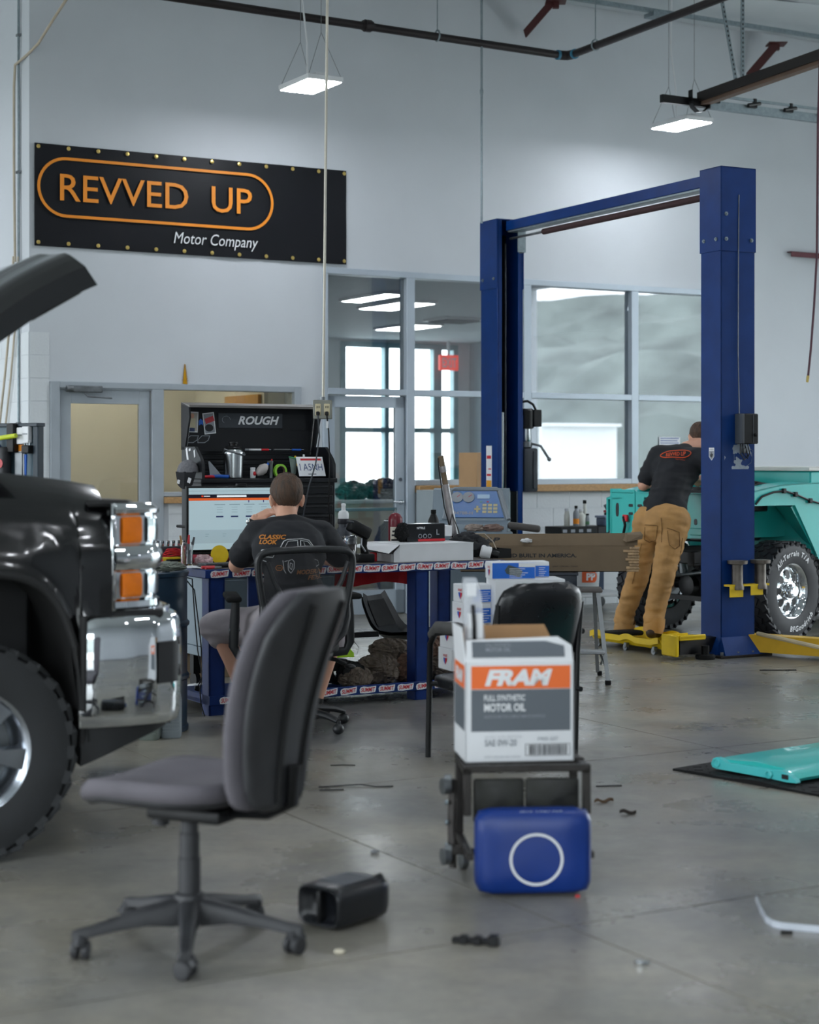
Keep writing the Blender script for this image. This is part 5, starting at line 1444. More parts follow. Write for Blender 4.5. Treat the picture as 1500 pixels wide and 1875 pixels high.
p = T(772, 0.33, BT + 0.1125)
t = thing('glove_box', 'glossy black printed box of disposable gloves lying on the white carton', 'box', p, RA)
MB().b2((-0.14, -0.06, 0), (0.14, 0.06, 0.115), 0.004).build('carton', mat('glossy_black_card', '#17181c', 0.22, var=0.05), t)
MB().b2((-0.06, -0.0612, 0.003), (0.14, -0.0602, 0.018)).build('red_band', M['ink_red'], t, angle=None)
mb = MB(); add_text(mb, 'NITRILE', frame((-0.04, -0.0615, 0.088), (1, 0, 0), (0, 0, 1)), w=0.06, h=0.014, bold=0.02); mb.build('print', M['ink_white'], t, angle=None)
mb = MB(); add_text(mb, 'L', frame((0.085, -0.0615, 0.06), (1, 0, 0), (0, 0, 1)), h=0.035, bold=0.02)
for x in (-0.045, -0.01, 0.025):
 n = 14
 flat_ring(mb, [(x + 0.012 * cos(2 * pi * i / n), 0.036 + 0.012 * sin(2 * pi * i / n)) for i in range(n)], 0.004, -0.0616)
mb.build('print_marks', M['ink_grey'], t, angle=None, kind='stuff')
mb = MB(); crumple(mb, (-0.15, -0.02, 0.06), (0.05, 0.05, 0.06), 5, 0.4, 4); mb.build('glove', M['black_soft'], t)
MB().b2((0.143, -0.05, 0.03), (0.2, 0.05, 0.1), 0.004).build('side_carton', M['white'], t)
t = turned('oil_bottle', 'black plastic bottle with tapered neck behind the glove box', 'bottle', T(794, 0.72), [
 ('body', [(0.036, 0), (0.038, 0.005), (0.038, 0.22), (0.034, 0.235), (0.016, 0.275)], M['black']),
 ('cap', [(0.018, 0.275), (0.018, 0.3), (0.002, 0.302)], M['black_soft'])])
p0, p1 = T(838, 0.55), W(807, 835, 11.62)
t = thing('wrapped_tube', 'long foil-wrapped cardboard tube leaning upright from the bench with a black cord round it', 'tube', p0)
q = p1 - p0
MB().cyl(V((0, 0, 0)), q, 0.019, seg=16).build('tube', M['card'], t)
M['foil'] = mat('clear_film_wrap', '#b9b5b6', 0.12, 0.55, var=0.25, scale=18, bump=0.3, bscale=25)
MB().cyl(q * 0.02, q * 0.72, 0.032, 0.025, seg=18).build('wrap', M['foil'], t)
MB().cyl(q * 0.84, q * 0.90, 0.024, seg=16).build('wrap_band', M['foil'], t)
MB().tube([q * 0.98 + V((-0.02, -0.02, 0)), q * 0.9 + V((-0.026, -0.02, 0)), q * 0.5 + V((-0.034, -0.02, 0)), q * 0.2 + V((-0.015, -0.035, 0)), q * 0.04 + V((0.03, -0.035, 0)), q * 0.25 + V((0.035, -0.03, 0)), q * 0.42 + V((0.01, -0.036, 0)), q * 0.3 + V((-0.02, -0.036, 0))], 0.004, 6).build('cord', M['black'], t)
p = T(858, 0.42)
t = thing('black_jacket', 'black crumpled work jacket with a beige strap on the bench', 'jacket', p, RA)
mb = MB(); crumple(mb, (0, 0, 0.06), (0.15, 0.11, 0.095), 21, 0.35, 3, 0.0, 50, 30); mb.build('cloth', mat('black_work_cloth', '#15171c', 0.8, var=0.2, bump=0.2), t)
MB().tube([(0.02, -0.05, 0.15), (0.08, -0.07, 0.15), (0.12, -0.11, 0.10), (0.14, -0.14, 0.03), (0.15, -0.16, 0.008)], 0.008, 6, flat=0.5).build('strap', mat('beige_strap', '#b0a596', 0.8), t)
p = T(890, 0.14)
t = thing('white_motor', 'small white round motor with a black chuck lying at the bench end', 'motor', p + V((0, 0, 0.042)), RA + 0.7)
MB().lathe([(0.03, -0.035), (0.04, -0.03), (0.042, 0.025), (0.034, 0.035), (0.002, 0.036)], (0, 0, 0), (-0.3, 1, 0.25), 22).build('casing', M['white_plastic'], t)
MB().lathe([(0.022, -0.085), (0.024, -0.06), (0.018, -0.035)], (0, 0, 0), (-0.3, 1, 0.25), 16).build('chuck', M['black'], t)
MB().b2((-0.01, -0.02, 0.036), (0.02, 0.0, 0.044), 0.003).build('switch', M['grey_plastic'], t)
p = T(915, 0.2)
t = thing('parts_tray', 'small black open parts tray at the end of the workbench', 'tray', p, RA)
MB().b2((-0.09, -0.06, 0), (0.05, 0.1, 0.004)).b2((-0.09, -0.06, 0), (-0.086, 0.1, 0.06)).b2((0.046, -0.06, 0), (0.05, 0.1, 0.06)).b2((-0.09, -0.06, 0), (0.05, -0.056, 0.06)).b2((-0.09, 0.096, 0), (0.05, 0.1, 0.06)).build('tray', M['black'], t)
p = T(432, 0.5)
mo = thing('computer_monitor', 'black computer monitor showing a shop web page in front of the tool chest', 'monitor', p, RA - 0.10)
MWd, MHt, mz = 0.64, 0.40, 0.075
MB().b2((-MWd / 2, -0.02, mz), (MWd / 2, 0.02, mz + MHt), 0.005).b2((-MWd / 2, -0.02, mz - 0.016), (MWd / 2, 0.02, mz), 0.003).b2((-0.2, 0.02, mz + 0.06), (0.2, 0.05, mz + 0.3), 0.02).build('casing', M['black'], mo)
MB().b2((-0.03, 0.0, 0.0), (0.03, 0.04, mz + 0.1)).b2((-0.14, -0.08, 0.0), (0.14, 0.12, 0.012), 0.006).build('stand', M['black'], mo)
MB().b2((0.0, -0.035, mz + MHt), (0.06, 0.01, mz + MHt + 0.014), 0.003).build('webcam', M['black'], mo)
def scr(name, col, x0, x1, y0, y1, d, e=0.85, par=mo):
 """lit area of the screen; fractions of width and height from the top left"""
 iw, ih = MWd - 0.026, MHt - 0.024
 X = lambda f: -iw / 2 + iw * f
 Z = lambda f: mz + 0.012 + ih * (1 - f)
 m = mat('screen_' + col.strip('#'), col, 0.3, var=0, emit=e * 0.42)
 return MB().b2((X(x0), -0.0205 - d, Z(y1)), (X(x1), -0.0203 - d + 0.0001, Z(y0))).build(name, m, par, angle=None)
sn = scr('screen', '#a9bfc6', 0, 1, 0, 1, 0.0)
scr('page_header', '#0d0c1c', 0, 1, 0.105, 0.165, 0.0006, 1, sn)
scr('page_menu', '#d2571f', 0, 1, 0.165, 0.205, 0.0006, 1, sn)
scr('search_field', '#dfe6ea', 0.29, 0.60, 0.118, 0.15, 0.001, 1, sn)
scr('page_footer', '#9bb0b8', 0, 1, 0.68, 0.90, 0.0006, 0.85, sn)
for k in range(4):
 x = 0.32 + 0.155 * k
 scr('page_button', '#16244f', x - 0.038, x + 0.038, 0.455, 0.48, 0.001, 1, sn)
 scr('page_line', '#76909a', x - 0.055, x + 0.055, 0.265, 0.275, 0.001, 0.8, sn)
 for j in range(3):
  scr('page_line', '#87a0a9', x - 0.03, x + 0.03, 0.31 + 0.04 * j, 0.318 + 0.04 * j, 0.001, 0.8, sn)
 scr('page_line', '#87a0a9', 0.17 + 0.18 * k, 0.21 + 0.18 * k, 0.745, 0.755, 0.001, 0.8, sn)
 scr('page_line', '#87a0a9', 0.17 + 0.18 * k, 0.20 + 0.18 * k, 0.78, 0.79, 0.001, 0.8, sn)
for k in range(2):
 scr('page_mark', '#2a2a6a', 0.62 + 0.155 * k, 0.63 + 0.155 * k, 0.205, 0.24, 0.001, 0.8, sn)
scr('page_logo', '#d8d8de', 0.155, 0.22, 0.125, 0.142, 0.001, 0.9, sn)
scr('page_logo_mark', '#d2401f', 0.13, 0.15, 0.12, 0.145, 0.001, 1, sn)
scr('page_tabs', '#8ea6ae', 0, 1, 0.045, 0.052, 0.0006, 0.8, sn)
p = T(425, 0.16)
kb = thing('keyboard', 'black computer keyboard among papers in front of the monitor', 'keyboard', p, RA)
MB().b2((-0.2, -0.065, 0), (0.2, 0.065, 0.018), 0.004).build('base', M['black'], kb)
mb = MB()
for i in range(15):
 for j in range(5):
  mb.box((-0.182 + 0.026 * i, -0.05 + 0.025 * j, 0.021), (0.021, 0.02, 0.007))
mb.build('keys', M['grey_plastic'], kb, kind='stuff', angle=None)
for k, (px, d, r, lb_) in enumerate([(395, 0.24, 0.3, 'curled white paper sheet lying behind the keyboard'), (372, 0.15, -0.5, 'dog-eared paper sheet at the corner of the bench beside the jar'), (418, 0.3, 0.9, 'loose paper sheet below the monitor')]):
 t = thing('paper_sheet', lb_, 'paper', T(px, d, BT + 0.0005), RA + r, 'papers on the bench')
 mb = MB(); mb.grid(lambda u, v: ((u - 0.5) * 0.2, (v - 0.5) * 0.14, 0.002 + 0.02 * max(0, u - 0.6) ** 1.5 + 0.008 * sin(u * 5 + k) * v), 10, 6); mb.build('sheet', M['white'], t)
p = T(391, 0.05)
t = thing('red_pliers', 'red-handled pliers lying at the front edge of the bench', 'pliers', p + V((0, 0, 0.008)), RA + 0.2)
MB().tube([(-0.07, 0.02, 0), (-0.03, 0.015, 0), (0.01, 0.0, 0)], 0.009, 7).build('handle', M['ink_red'], t)
MB().tube([(-0.07, -0.022, 0), (-0.03, -0.014, 0), (0.01, 0.0, 0)], 0.009, 7).build('handle', M['ink_red'], t)
MB().rings([[(0.0, -0.012, -0.006), (0.0, 0.012, -0.006), (0.0, 0.012, 0.006), (0.0, -0.012, 0.006)], [(0.055, -0.004, -0.004), (0.055, 0.004, -0.004), (0.055, 0.004, 0.004), (0.055, -0.004, 0.004)]]).build('jaw', M['dull_steel'], t)
p = T(402, 0.42)
t = thing('yellow_disc', 'yellow grinding disc propped upright under the monitor', 'disc', p + V((0, 0, 0.0)), RA)
MB().lathe([(0.012, 0), (0.058, 0), (0.058, 0.004), (0.012, 0.006)], (0, 0, 0.058), (0, -1, 0.12), 28).build('disc', M['yellow'], t)
MB().b2((-0.01, 0.0, 0), (0.06, 0.03, 0.012)).build('holder', M['black'], t)
p = T(373, 0.42)
t = thing('wiping_rag', 'red and white wiping rag bundled under the monitor edge', 'cloth', p, RA)
mb = MB(); crumple(mb, (0, 0, 0.025), (0.055, 0.04, 0.035), 31, 0.4, 4, 0.0); mb.build('cloth', mat('pink_rag', '#c7a7ab', 0.9, var=0.3, scale=14), t)
p = T(388, 0.62)
t = thing('red_case', 'pinkish red tool case lying behind the yellow disc', 'case', p, RA)
MB().b2((-0.12, -0.05, 0), (0.12, 0.05, 0.06), 0.01, 2).b2((-0.03, -0.065, 0.02), (0.03, -0.05, 0.035), 0.004).build('shell', mat('faded_red', '#c4485a', 0.5), t)
p = T(342, 0.42)
jr = thing('glass_jar', 'clear glass jar holding brushes at the rear bench corner', 'jar', p)
MB().lathe([(0.034, 0), (0.037, 0.006), (0.037, 0.115), (0.03, 0.13), (0.03, 0.14), (0.028, 0.14), (0.028, 0.13), (0.034, 0.112), (0.034, 0.008), (0.001, 0.007)], seg=24, cap=False).build('jar', clear, jr)
for k, (x, y, tx, ty2, L_, m, lb_) in enumerate([(-0.012, 0, -0.03, 0.0, 0.17, 'wood', 'wooden brush handle with yellow shaft in the glass jar'), (0.006, -0.008, 0.012, -0.02, 0.175, 'ink_red', 'red-tipped marker standing in the glass jar'), (0.014, 0.01, 0.03, 0.02, 0.16, 'grey_plastic', 'grey brush leaning in the glass jar')]):
 t = thing('brush', lb_, 'brush', p + V((x, y, 0.009)), 0, 'brushes in the glass jar')
 MB().cyl((0, 0, 0), (tx * 0.6, ty2 * 0.6, L_ * 0.7), 0.008, seg=8).build('handle', M['wood' if k == 0 else 'ink_grey'], t)
 MB().cyl((tx * 0.6, ty2 * 0.6, L_ * 0.7), (tx * 0.9, ty2 * 0.9, L_), 0.009, 0.006, seg=8).build('tip', M[m], t)
p = T(312, 0.62)
t = thing('yellow_meter', 'yellow and black tester lying at the left rear of the bench', 'tester', p, RA + 0.15)
MB().b2((-0.075, -0.035, 0), (0.075, 0.035, 0.04), 0.008, 2).build('shell', M['yellow'], t)
MB().b2((-0.05, -0.037, 0.012), (0.055, -0.034, 0.03), 0.002).build('inlay', M['black'], t)
p = T(322, 0.7)
t = thing('red_leads', 'coil of red test leads behind the yellow tester', 'leads', p, RA)
for k in range(4):
 MB().tube([(0.09 * cos(a * 0.5) * (1 - 0.1 * k), 0.03 * sin(a * 0.5), 0.045 + 0.012 * k + 0.006 * sin(a * 1.5 + k)) for a in range(13)], 0.005, 6).build('lead', M['ink_red'], t)
MB().b2((-0.08, -0.03, 0.0), (0.08, 0.03, 0.04), 0.006).build('pouch', M['black'], t)
for j, (px, n, lb_) in enumerate([(318, 7, 'rail of chrome sockets behind the red leads at the left of the bench')]):
 p = T(px, 0.76)
 rl = thing('socket_rail', lb_, 'tool rail', p + V((0, 0, 0.0)), RA)
 MB().b2((-0.13, -0.02, 0), (0.13, 0.02, 0.1), 0.004).build('rail', M['grey_plastic'], rl)
 for k in range(n):
  s_ = thing('socket', 'chrome socket standing on the rail at the left rear of the bench', 'socket', B(lx(px, 0.76), 0.76, BT + 0.101) + V((CR, SR, 0)) * (-0.11 + 0.036 * k), RA, 'chrome sockets on the rail')
  MB().lathe([(0.009, 0), (0.010, 0.004), (0.012, 0.02), (0.012, 0.034), (0.008, 0.035), (0.008, 0.02), (0.001, 0.02)], seg=14, cap=False).build('socket_body', M['chrome'], s_)
CX0, CX1, CY0, CY1 = lx(370, 0.92), lx(615, 0.92), 0.92, 1.26
tc = thing('tool_chest', 'tall black tool chest with raised lid and stickers behind the monitor', 'tool chest', B(CX0, CY0), RA)
cw_, cdp = CX1 - CX0, CY1 - CY0
M['chest'] = mat('black_chest_paint', '#16181c', 0.35, 0.2, var=0.12, scale=5)
M['chest_in'] = mat('black_chest_liner', '#0d1016', 0.7, var=0.15)
SHZ = 1.37
body = MB().b2((0, 0.012, 0.79), (cw_, cdp, SHZ), 0.004).build('cabinet', M['chest'], tc)
zz = 0.83
for k, h in enumerate((0.16, 0.14, 0.06, 0.06, 0.06)):
 d_ = MB().b2((0.02, 0.0, zz), (cw_ - 0.02, 0.014, zz + h - 0.006), 0.003).build('drawer', M['chest'], tc)
 MB().b2((0.03, -0.012, zz + h - 0.02), (cw_ - 0.03, 0.0, zz + h - 0.007), 0.003).build('pull', M['chest_in'], d_)
 zz += h + 0.004
MB().b2((-0.01, -0.008, SHZ - 0.03), (cw_ + 0.01, cdp, SHZ), 0.005).build('shelf', M['chest'], tc)
for x in (0.0, cw_ - 0.02):
 mb = MB(); F = frame((x, 0, 0), (0, 1, 0), (0, 0, 1))
 mb.prism([(0.0, SHZ), (cdp, SHZ), (cdp, 1.575), (0.12, 1.575), (0.03, 1.50), (0.0, 1.46)], 0, 0.02, F); mb.build('cheek', M['chest'], tc)
MB().b2((0.02, cdp - 0.02, SHZ), (cw_ - 0.02, cdp, 1.56)).build('back_panel', M['chest_in'], tc)
for k in range(5):
 MB().b2((0.02, cdp - 0.026, SHZ + 0.02 + 0.034 * k), (cw_ - 0.02, cdp - 0.02, SHZ + 0.045 + 0.034 * k), 0.002).build('slat', M['chest'], tc)
mb = MB()
for k in range(44):
 mb.b2((0.04 + 0.02 * k, cdp - 0.0215, 1.538), (0.05 + 0.02 * k, cdp - 0.0205, 1.544))
mb.build('peg_slots', M['ink_grey'], tc, kind='stuff', angle=None)
LX0, LX1, LZ0, LZ1, LY = 0.0, cw_ - 0.005, 1.555, 1.865, cdp
mb = MB(); F = frame((LX0, 0, 0), (0, 1, 0), (0, 0, 1))
mb.b2((LX0, LY - 0.005, LZ0), (LX1, LY + 0.01, LZ1 - 0.03))
for x in (LX0, LX1 - 0.012):
 mb.prism([(LY + 0.01, LZ0), (LY - 0.05, LZ0), (LY - 0.13, LZ1 - 0.10), (LY - 0.12, LZ1 - 0.03), (LY + 0.01, LZ1)], 0, 0.012, frame((x, 0, 0), (0, 1, 0), (0, 0, 1)))
lid = mb.build('lid', M['chest_in'], tc)
mb = MB(); mb.rings([[(LX0, LY - 0.13, LZ1 - 0.035), (LX1, LY - 0.13, LZ1 - 0.035), (LX1, LY - 0.13, LZ1 - 0.02), (LX0, LY - 0.13, LZ1 - 0.02)], [(LX0, LY + 0.01, LZ1 - 0.012), (LX1, LY + 0.01, LZ1 - 0.012), (LX1, LY + 0.01, LZ1), (LX0, LY + 0.01, LZ1)]])
mb.build('lid_front', mat('brushed_dark_lid', '#7d7a76', 0.35, 0.6, var=0.1), tc)
for s, x in ((0, LX0 + 0.02), (1, LX1 - 0.03)):
 MB().cyl((x, LY - 0.03, LZ0 - 0.03), (x, LY - 0.09, LZ1 - 0.10), 0.006, seg=8).build('gas_strut', M['steel'], tc)
pt = MB().b2((0.255, LY - 0.012, 1.70), (0.72, LY - 0.0055, 1.80), 0.002).build('name_plate', mat('charcoal_plate', '#3b3f45', 0.45, 0.3), tc)
MB().b2((0.72, LY - 0.01, 1.69), (0.965, LY - 0.0055, 1.795)).build('lid_rib', M['chest'], tc)
mb = MB(); add_text(mb, 'ROUGH', frame((0.545, LY - 0.0125, 1.752), (1, 0, 0), (0, 0, 1)), w=0.30, h=0.058, shear=0.3, bold=0.035); mb.build('lettering', M['ink_white'], pt, angle=None)
MB().tube([(0.31 + 0.03 * cos(a * 0.7), LY - 0.0135, 1.755 + 0.024 * sin(a * 0.7)) for a in range(7)], 0.0015, 4).build('emblem_outline', M['ink_grey'], pt)
def flat(nm, m, x0, x1, z0, z1, y, par, tilt=0.0):
 return MB().box(((x0 + x1) / 2, y, (z0 + z1) / 2), (x1 - x0, 0.001, z1 - z0), (0, tilt, 0)).build(nm, m, par, angle=None)
ly = LY - 0.0075
ph = flat('photo', M['white'], 0.03, 0.112, 1.67, 1.805, ly, tc, 0.04)
flat('photo_print', mat('photo_wall', '#b9b3a9', 0.5), 0.037, 0.106, 1.68, 1.798, ly - 0.0012, ph, 0.04)
flat('photo_shirt', mat('photo_cream', '#c9c0a0', 0.5), 0.048, 0.092, 1.70, 1.762, ly - 0.0022, ph, 0.04)
flat('photo_jeans', mat('photo_denim', '#2f3e66', 0.5), 0.05, 0.088, 1.676, 1.70, ly - 0.0022, ph, 0.04)
MB().ell((0.071, ly - 0.002, 1.777), (0.014, 0.001, 0.017)).build('photo_face', M['skin'], ph)
ph = flat('photo', M['white'], 0.15, 0.232, 1.66, 1.80, ly, tc, -0.12)
flat('photo_print', M['ink_grey'], 0.157, 0.225, 1.667, 1.793, ly - 0.0012, ph, -0.12)
flat('photo_red_car', mat('photo_red', '#b5333a', 0.5), 0.16, 0.224, 1.735, 1.77, ly - 0.0022, ph, -0.35)
MB().ell((0.19, ly - 0.002, 1.70), (0.03, 0.001, 0.024)).build('photo_wheel', M['ink_black'], ph)
for x in (0.028, 0.108):
 MB().prism([(0, 0.02), (0.03, 0.05), (0.09, 0.05), (0.078, 0.018), (0.05, 0.0), (0.0, 0.0)], 0, 0.001, frame((x, ly, 1.60), (1, 0, 0), (0, 0, 1))).build('sticker', M['ink_grey'], tc, angle=None)
 MB().prism([(0.005, 0.02), (0.032, 0.045), (0.082, 0.045), (0.073, 0.02), (0.048, 0.005), (0.005, 0.005)], 0.001, 0.002, frame((x, ly, 1.60), (1, 0, 0), (0, 0, 1))).build('sticker_field', M['ink_black'], tc, angle=None)
MB().prism([(0, 0), (0.02, 0.01), (0.03, 0.0), (0.03, 0.03), (0.012, 0.045), (0, 0.03)], 0, 0.001, frame((0.117, ly, 1.715), (1, 0, 0), (0, 0, 1))).build('sticker', M['ink_blue'], tc, angle=None)
side = lambda y, z: frame((-0.0015, y, z), (0, -1, 0), (0, 0, 1))
for (y, z, w_, h_, m, tl) in ((0.24, 1.52, 0.03, 0.10, 'white', 0.3), (0.12, 1.53, 0.02, 0.05, 'white', 0.25), (0.2, 1.555, 0.03, 0.02, 'white', 0.0), (0.22, 1.17, 0.10, 0.10, 'white', 0.0), (0.1, 1.13, 0.13, 0.11, 'ink_orange', 0.0), (0.17, 1.0, 0.12, 0.09, 'white', 0.0), (0.24, 0.92, 0.06, 0.11, 'ink_blue', 0), (0.09, 0.93, 0.10, 0.05, 'white', 0.2), (0.09, 0.87, 0.12, 0.07, 'ink_red', 0.1)):
 MB().prism([(-w_ / 2, -h_ / 2), (w_ / 2, -h_ / 2 + 0.004), (w_ / 2 * 0.92, h_ / 2), (-w_ / 2 * 0.95, h_ / 2 - 0.004)], 0, 0.001, side(y, z) @ Matrix.Rotation(tl, 4, 'Z')).build('sticker', M[m], tc, angle=None)
MB().b2((-0.0035, 0.175, 1.19), (-0.0025, 0.265, 1.215)).build('sticker_band', M['ink_red'], tc, angle=None)
MB().tube([(-0.02, 0.02, 1.06), (-0.04, 0.02, 1.06), (-0.045, 0.3, 1.06), (-0.02, 0.3, 1.06)], 0.01, 6).build('side_handle', M['black_metal'], tc)
ov = MB().lathe([(0.035, 0), (0.036, 0.002), (0.001, 0.003)], (cw_ - 0.17, -0.001, 1.07), (0, -1, 0), 24); bmesh.ops.scale(ov.bm, vec=(1.25, 1, 0.6), space=Matrix.Translation((-(cw_ - 0.17), 0, -1.07)), verts=ov.bm.verts)
ov.build('oval_badge', M['white'], tc)
MB().b2((cw_ - 0.2, -0.006, 1.06), (cw_ - 0.14, -0.0045, 1.08)).build('badge_print', M['ink_red'], tc, angle=None)
mp_ = MB().b2((cw_ - 0.23, -0.004, 0.925), (cw_ - 0.09, 0.0, 0.965), 0.006).build('maker_plate', M['dull_steel'], tc)
MB().b2((cw_ - 0.225, -0.0055, 0.93), (cw_ - 0.095, -0.004, 0.96), 0.004).build('plate_field', M['ink_black'], mp_)
kt = thing('steel_cart', 'blue-grey steel cart on casters carrying the tool chest', 'cart', B(CX0, CY0), RA)
M['cart'] = mat('blue_grey_cart', '#75838c', 0.45, 0.2, var=0.06)
MB().b2((-0.02, -0.01, 0.74), (cw_ + 0.02, cdp, 0.7895), 0.004).b2((0.0, 0.0, 0.30), (cw_, cdp, 0.74), 0.004).b2((-0.01, -0.005, 0.24), (cw_ + 0.01, cdp, 0.30), 0.004).build('body', M['cart'], kt)
dd = MB().b2((0.02, -0.012, 0.33), (cw_ / 2 - 0.005, 0.0, 0.72), 0.003).build('door', M['cart'], kt)
MB().b2((cw_ / 2 - 0.04, -0.03, 0.5), (cw_ / 2 - 0.03, -0.012, 0.66), 0.003).build('handle', M['steel'], dd)
dd = MB().b2((cw_ / 2 + 0.005, -0.012, 0.33), (cw_ - 0.02, 0.0, 0.72), 0.003).build('door', M['cart'], kt)
MB().b2((cw_ / 2 + 0.03, -0.03, 0.5), (cw_ / 2 + 0.04, -0.012, 0.66), 0.003).build('handle', M['steel'], dd)
for x in (0.06, cw_ - 0.09):
 for y in (0.05, cdp - 0.05):
  MB().cyl((x, y, 0.055), (x + 0.03, y, 0.055), 0.055, seg=16).b2((x - 0.01, y - 0.03, 0.1), (x + 0.04, y + 0.03, 0.24)).build('caster', M['black'], kt)
def on_shelf(px, d=0.12):
 return tcl(lx(px, CY0 + d), CY0 + d)
def tcl(x, y, z=SHZ):
 return B(x, y, z + 0.0005)
t = thing('steel_jug', 'large brushed steel insulated jug with black lid on the tool chest shelf', 'jug', on_shelf(427, 0.14), RA)
MB().lathe([(0.058, 0), (0.062, 0.004), (0.068, 0.155), (0.068, 0.17), (0.06, 0.185), (0.05, 0.19)], seg=28).build('body', M['steel'], t)
MB().lathe([(0.052, 0.188), (0.056, 0.195), (0.05, 0.205), (0.025, 0.21), (0.025, 0.222), (0.03, 0.225), (0.03, 0.235), (0.002, 0.237)], seg=24).build('lid', M['black'], t)
MB().tube([(-0.07, 0, 0.17), (-0.075, -0.03, 0.19), (-0.05, -0.06, 0.175), (0.0, -0.075, 0.16), (0.05, -0.065, 0.15), (0.075, -0.02, 0.155), (0.07, 0, 0.17)], 0.005, 6).build('handle', M['dull_steel'], t)
t = turned('pill_bottle', 'small white bottle with red spot on the tool chest shelf', 'bottle', on_shelf(463, 0.1), [('body', [(0.017, 0), (0.018, 0.003), (0.018, 0.05), (0.014, 0.055)], M['white_plastic']), ('cap', [(0.017, 0.055), (0.017, 0.07), (0.002, 0.071)], M['white'])])
MB().ell((0.012, -0.012, 0.03), (0.012, 0.008, 0.014)).build('spot', M['ink_red'], t)
t = thing('plastic_scoop', 'translucent funnel-shaped scoop lying on the tool chest shelf', 'scoop', on_shelf(478, 0.1), RA)
MB().lathe([(0.012, 0), (0.03, 0.03), (0.034, 0.06), (0.02, 0.09), (0.008, 0.1)], (-0.03, 0, 0.022), (0.75, 0, 0.65), 18).build('scoop', mat('milky_plastic', '#b9b2b0', 0.4), t)
MB().lathe([(0.009, 0.1), (0.009, 0.112), (0.001, 0.113)], (-0.03, 0, 0.022), (0.75, 0, 0.65), 12).build('tip', M['ink_blue'], t)
t = thing('spark_tester', 'slim silver tester with red button standing on the tool chest shelf', 'tester', on_shelf(496, 0.1), RA)
MB().lathe([(0.012, 0), (0.012, 0.09), (0.016, 0.1), (0.016, 0.112), (0.004, 0.115)], seg=14).build('barrel', M['dull_steel'], t)
MB().cyl((0.006, 0, 0.113), (0.006, 0, 0.125), 0.005, seg=8).build('button', M['ink_red'], t)
MB().cyl((-0.012, 0, 0.1), (-0.024, 0, 0.11), 0.005, seg=8).build('nozzle', M['steel'], t)
t = thing('tape_roll', 'roll of lime green masking tape standing on the tool chest shelf', 'tape', on_shelf(513, 0.1) + V((0, 0, 0.046)), RA)
MB().lathe([(0.033, -0.012), (0.046, -0.012), (0.046, 0.012), (0.033, 0.012), (0.033, -0.012)], (0, 0, 0), (0.1, -1, 0), 32, cap=False).build('tape', mat('lime_tape', '#8fcf3f', 0.55, var=0.05), t)
MB().lathe([(0.030, -0.0125), (0.0332, -0.0125), (0.0332, 0.0125), (0.030, 0.0125), (0.030, -0.0125)], (0, 0, 0), (0.1, -1, 0), 32, cap=False).build('core', M['card'], t)
t = thing('clear_pouch', 'clear plastic pouch with green edge leaning on the tool chest shelf', 'pouch', on_shelf(537, 0.14), RA)
mb = MB(); mb.grid(lambda u, v: ((u - 0.5) * (0.02 + 0.06 * v) + 0.01 * v, -0.02 * sin(pi * u) * v, 0.005 + 0.13 * v), 10, 8); mb.grid(lambda u, v: ((u - 0.5) * (0.02 + 0.06 * v) + 0.01 * v, 0.03 * sin(pi * u) * v, 0.005 + 0.13 * v), 10, 8)
mb.build('pouch', mat('grey_film', '#8b9a95', 0.25, var=0.2), t)
MB().tube([(-0.035, -0.005, 0.14), (0.0, -0.02, 0.13), (0.05, 0, 0.10)], 0.005, 6).build('edge', mat('green_zip', '#3f9a63', 0.5), t)
t = thing('pen_holder', 'black mesh pen holder on the tool chest shelf', 'pen holder', on_shelf(557, 0.12), RA)
MB().b2((-0.05, -0.04, 0), (0.05, 0.04, 0.004)).b2((-0.05, -0.04, 0), (-0.047, 0.04, 0.08)).b2((0.047, -0.04, 0), (0.05, 0.04, 0.08)).b2((-0.05, -0.04, 0), (0.05, -0.037, 0.08)).b2((-0.05, 0.037, 0), (0.05, 0.04, 0.08)).build('box', M['black'], t)
pc = on_shelf(557, 0.12)
for k, (x, y, dx, m, L_, nm) in enumerate(((-0.03, 0, -0.3, 'yellow', 0.14, 'yellow'), (-0.005, 0.01, 0.02, 'white', 0.15, 'white'), (0.015, -0.01, 0.2, 'ink_grey', 0.12, 'grey'), (0.032, 0.0, 0.45, 'ink_blue', 0.13, 'blue'), (-0.018, -0.012, -0.12, 'ink_grey', 0.13, 'pale grey'))):
 s_ = thing('marker_pen', nm + ' marker pen standing in the black holder on the tool chest', 'pen', pc + V((x, y, 0.006)), RA, 'pens in the black holder')
 MB().cyl((0, 0, 0), (dx * L_ * 0.55, 0, L_ * 0.7), 0.007, seg=8).build('barrel', M[m], s_)
 MB().cyl((dx * L_ * 0.55, 0, L_ * 0.7), (dx * L_ * 0.8, 0, L_), 0.0085, 0.007, seg=8).build('pen_cap', M['white_plastic' if k % 2 else m], s_)
t = thing('licence_plate', 'white licence plate with blue letters leaning at the right of the tool chest shelf', 'plate', tcl(cw_ + CX0 - 0.15, CY0 + 0.07), RA, None)
F = frame((0, 0, 0.075), (1, 0.05, 0.0), (0.12, 0.35, 0.9))
MB().prism([(-0.1, -0.068), (0.1, -0.068), (0.1, 0.068), (-0.1, 0.068)], 0, 0.002, F).build('plate', M['white'], t)
mb = MB(); add_text(mb, 'I A5NH', F @ Matrix.Translation((0.0, -0.005, 0.002)), w=0.17, h=0.05); mb.build('lettering', mat('navy_ink', '#3b4f7c', 0.5), t, angle=None)
MB().prism([(-0.07, 0.042), (0.085, 0.042), (0.085, 0.056), (-0.07, 0.056)], 0.002, 0.003, F).build('header', M['ink_red'], t, angle=None)
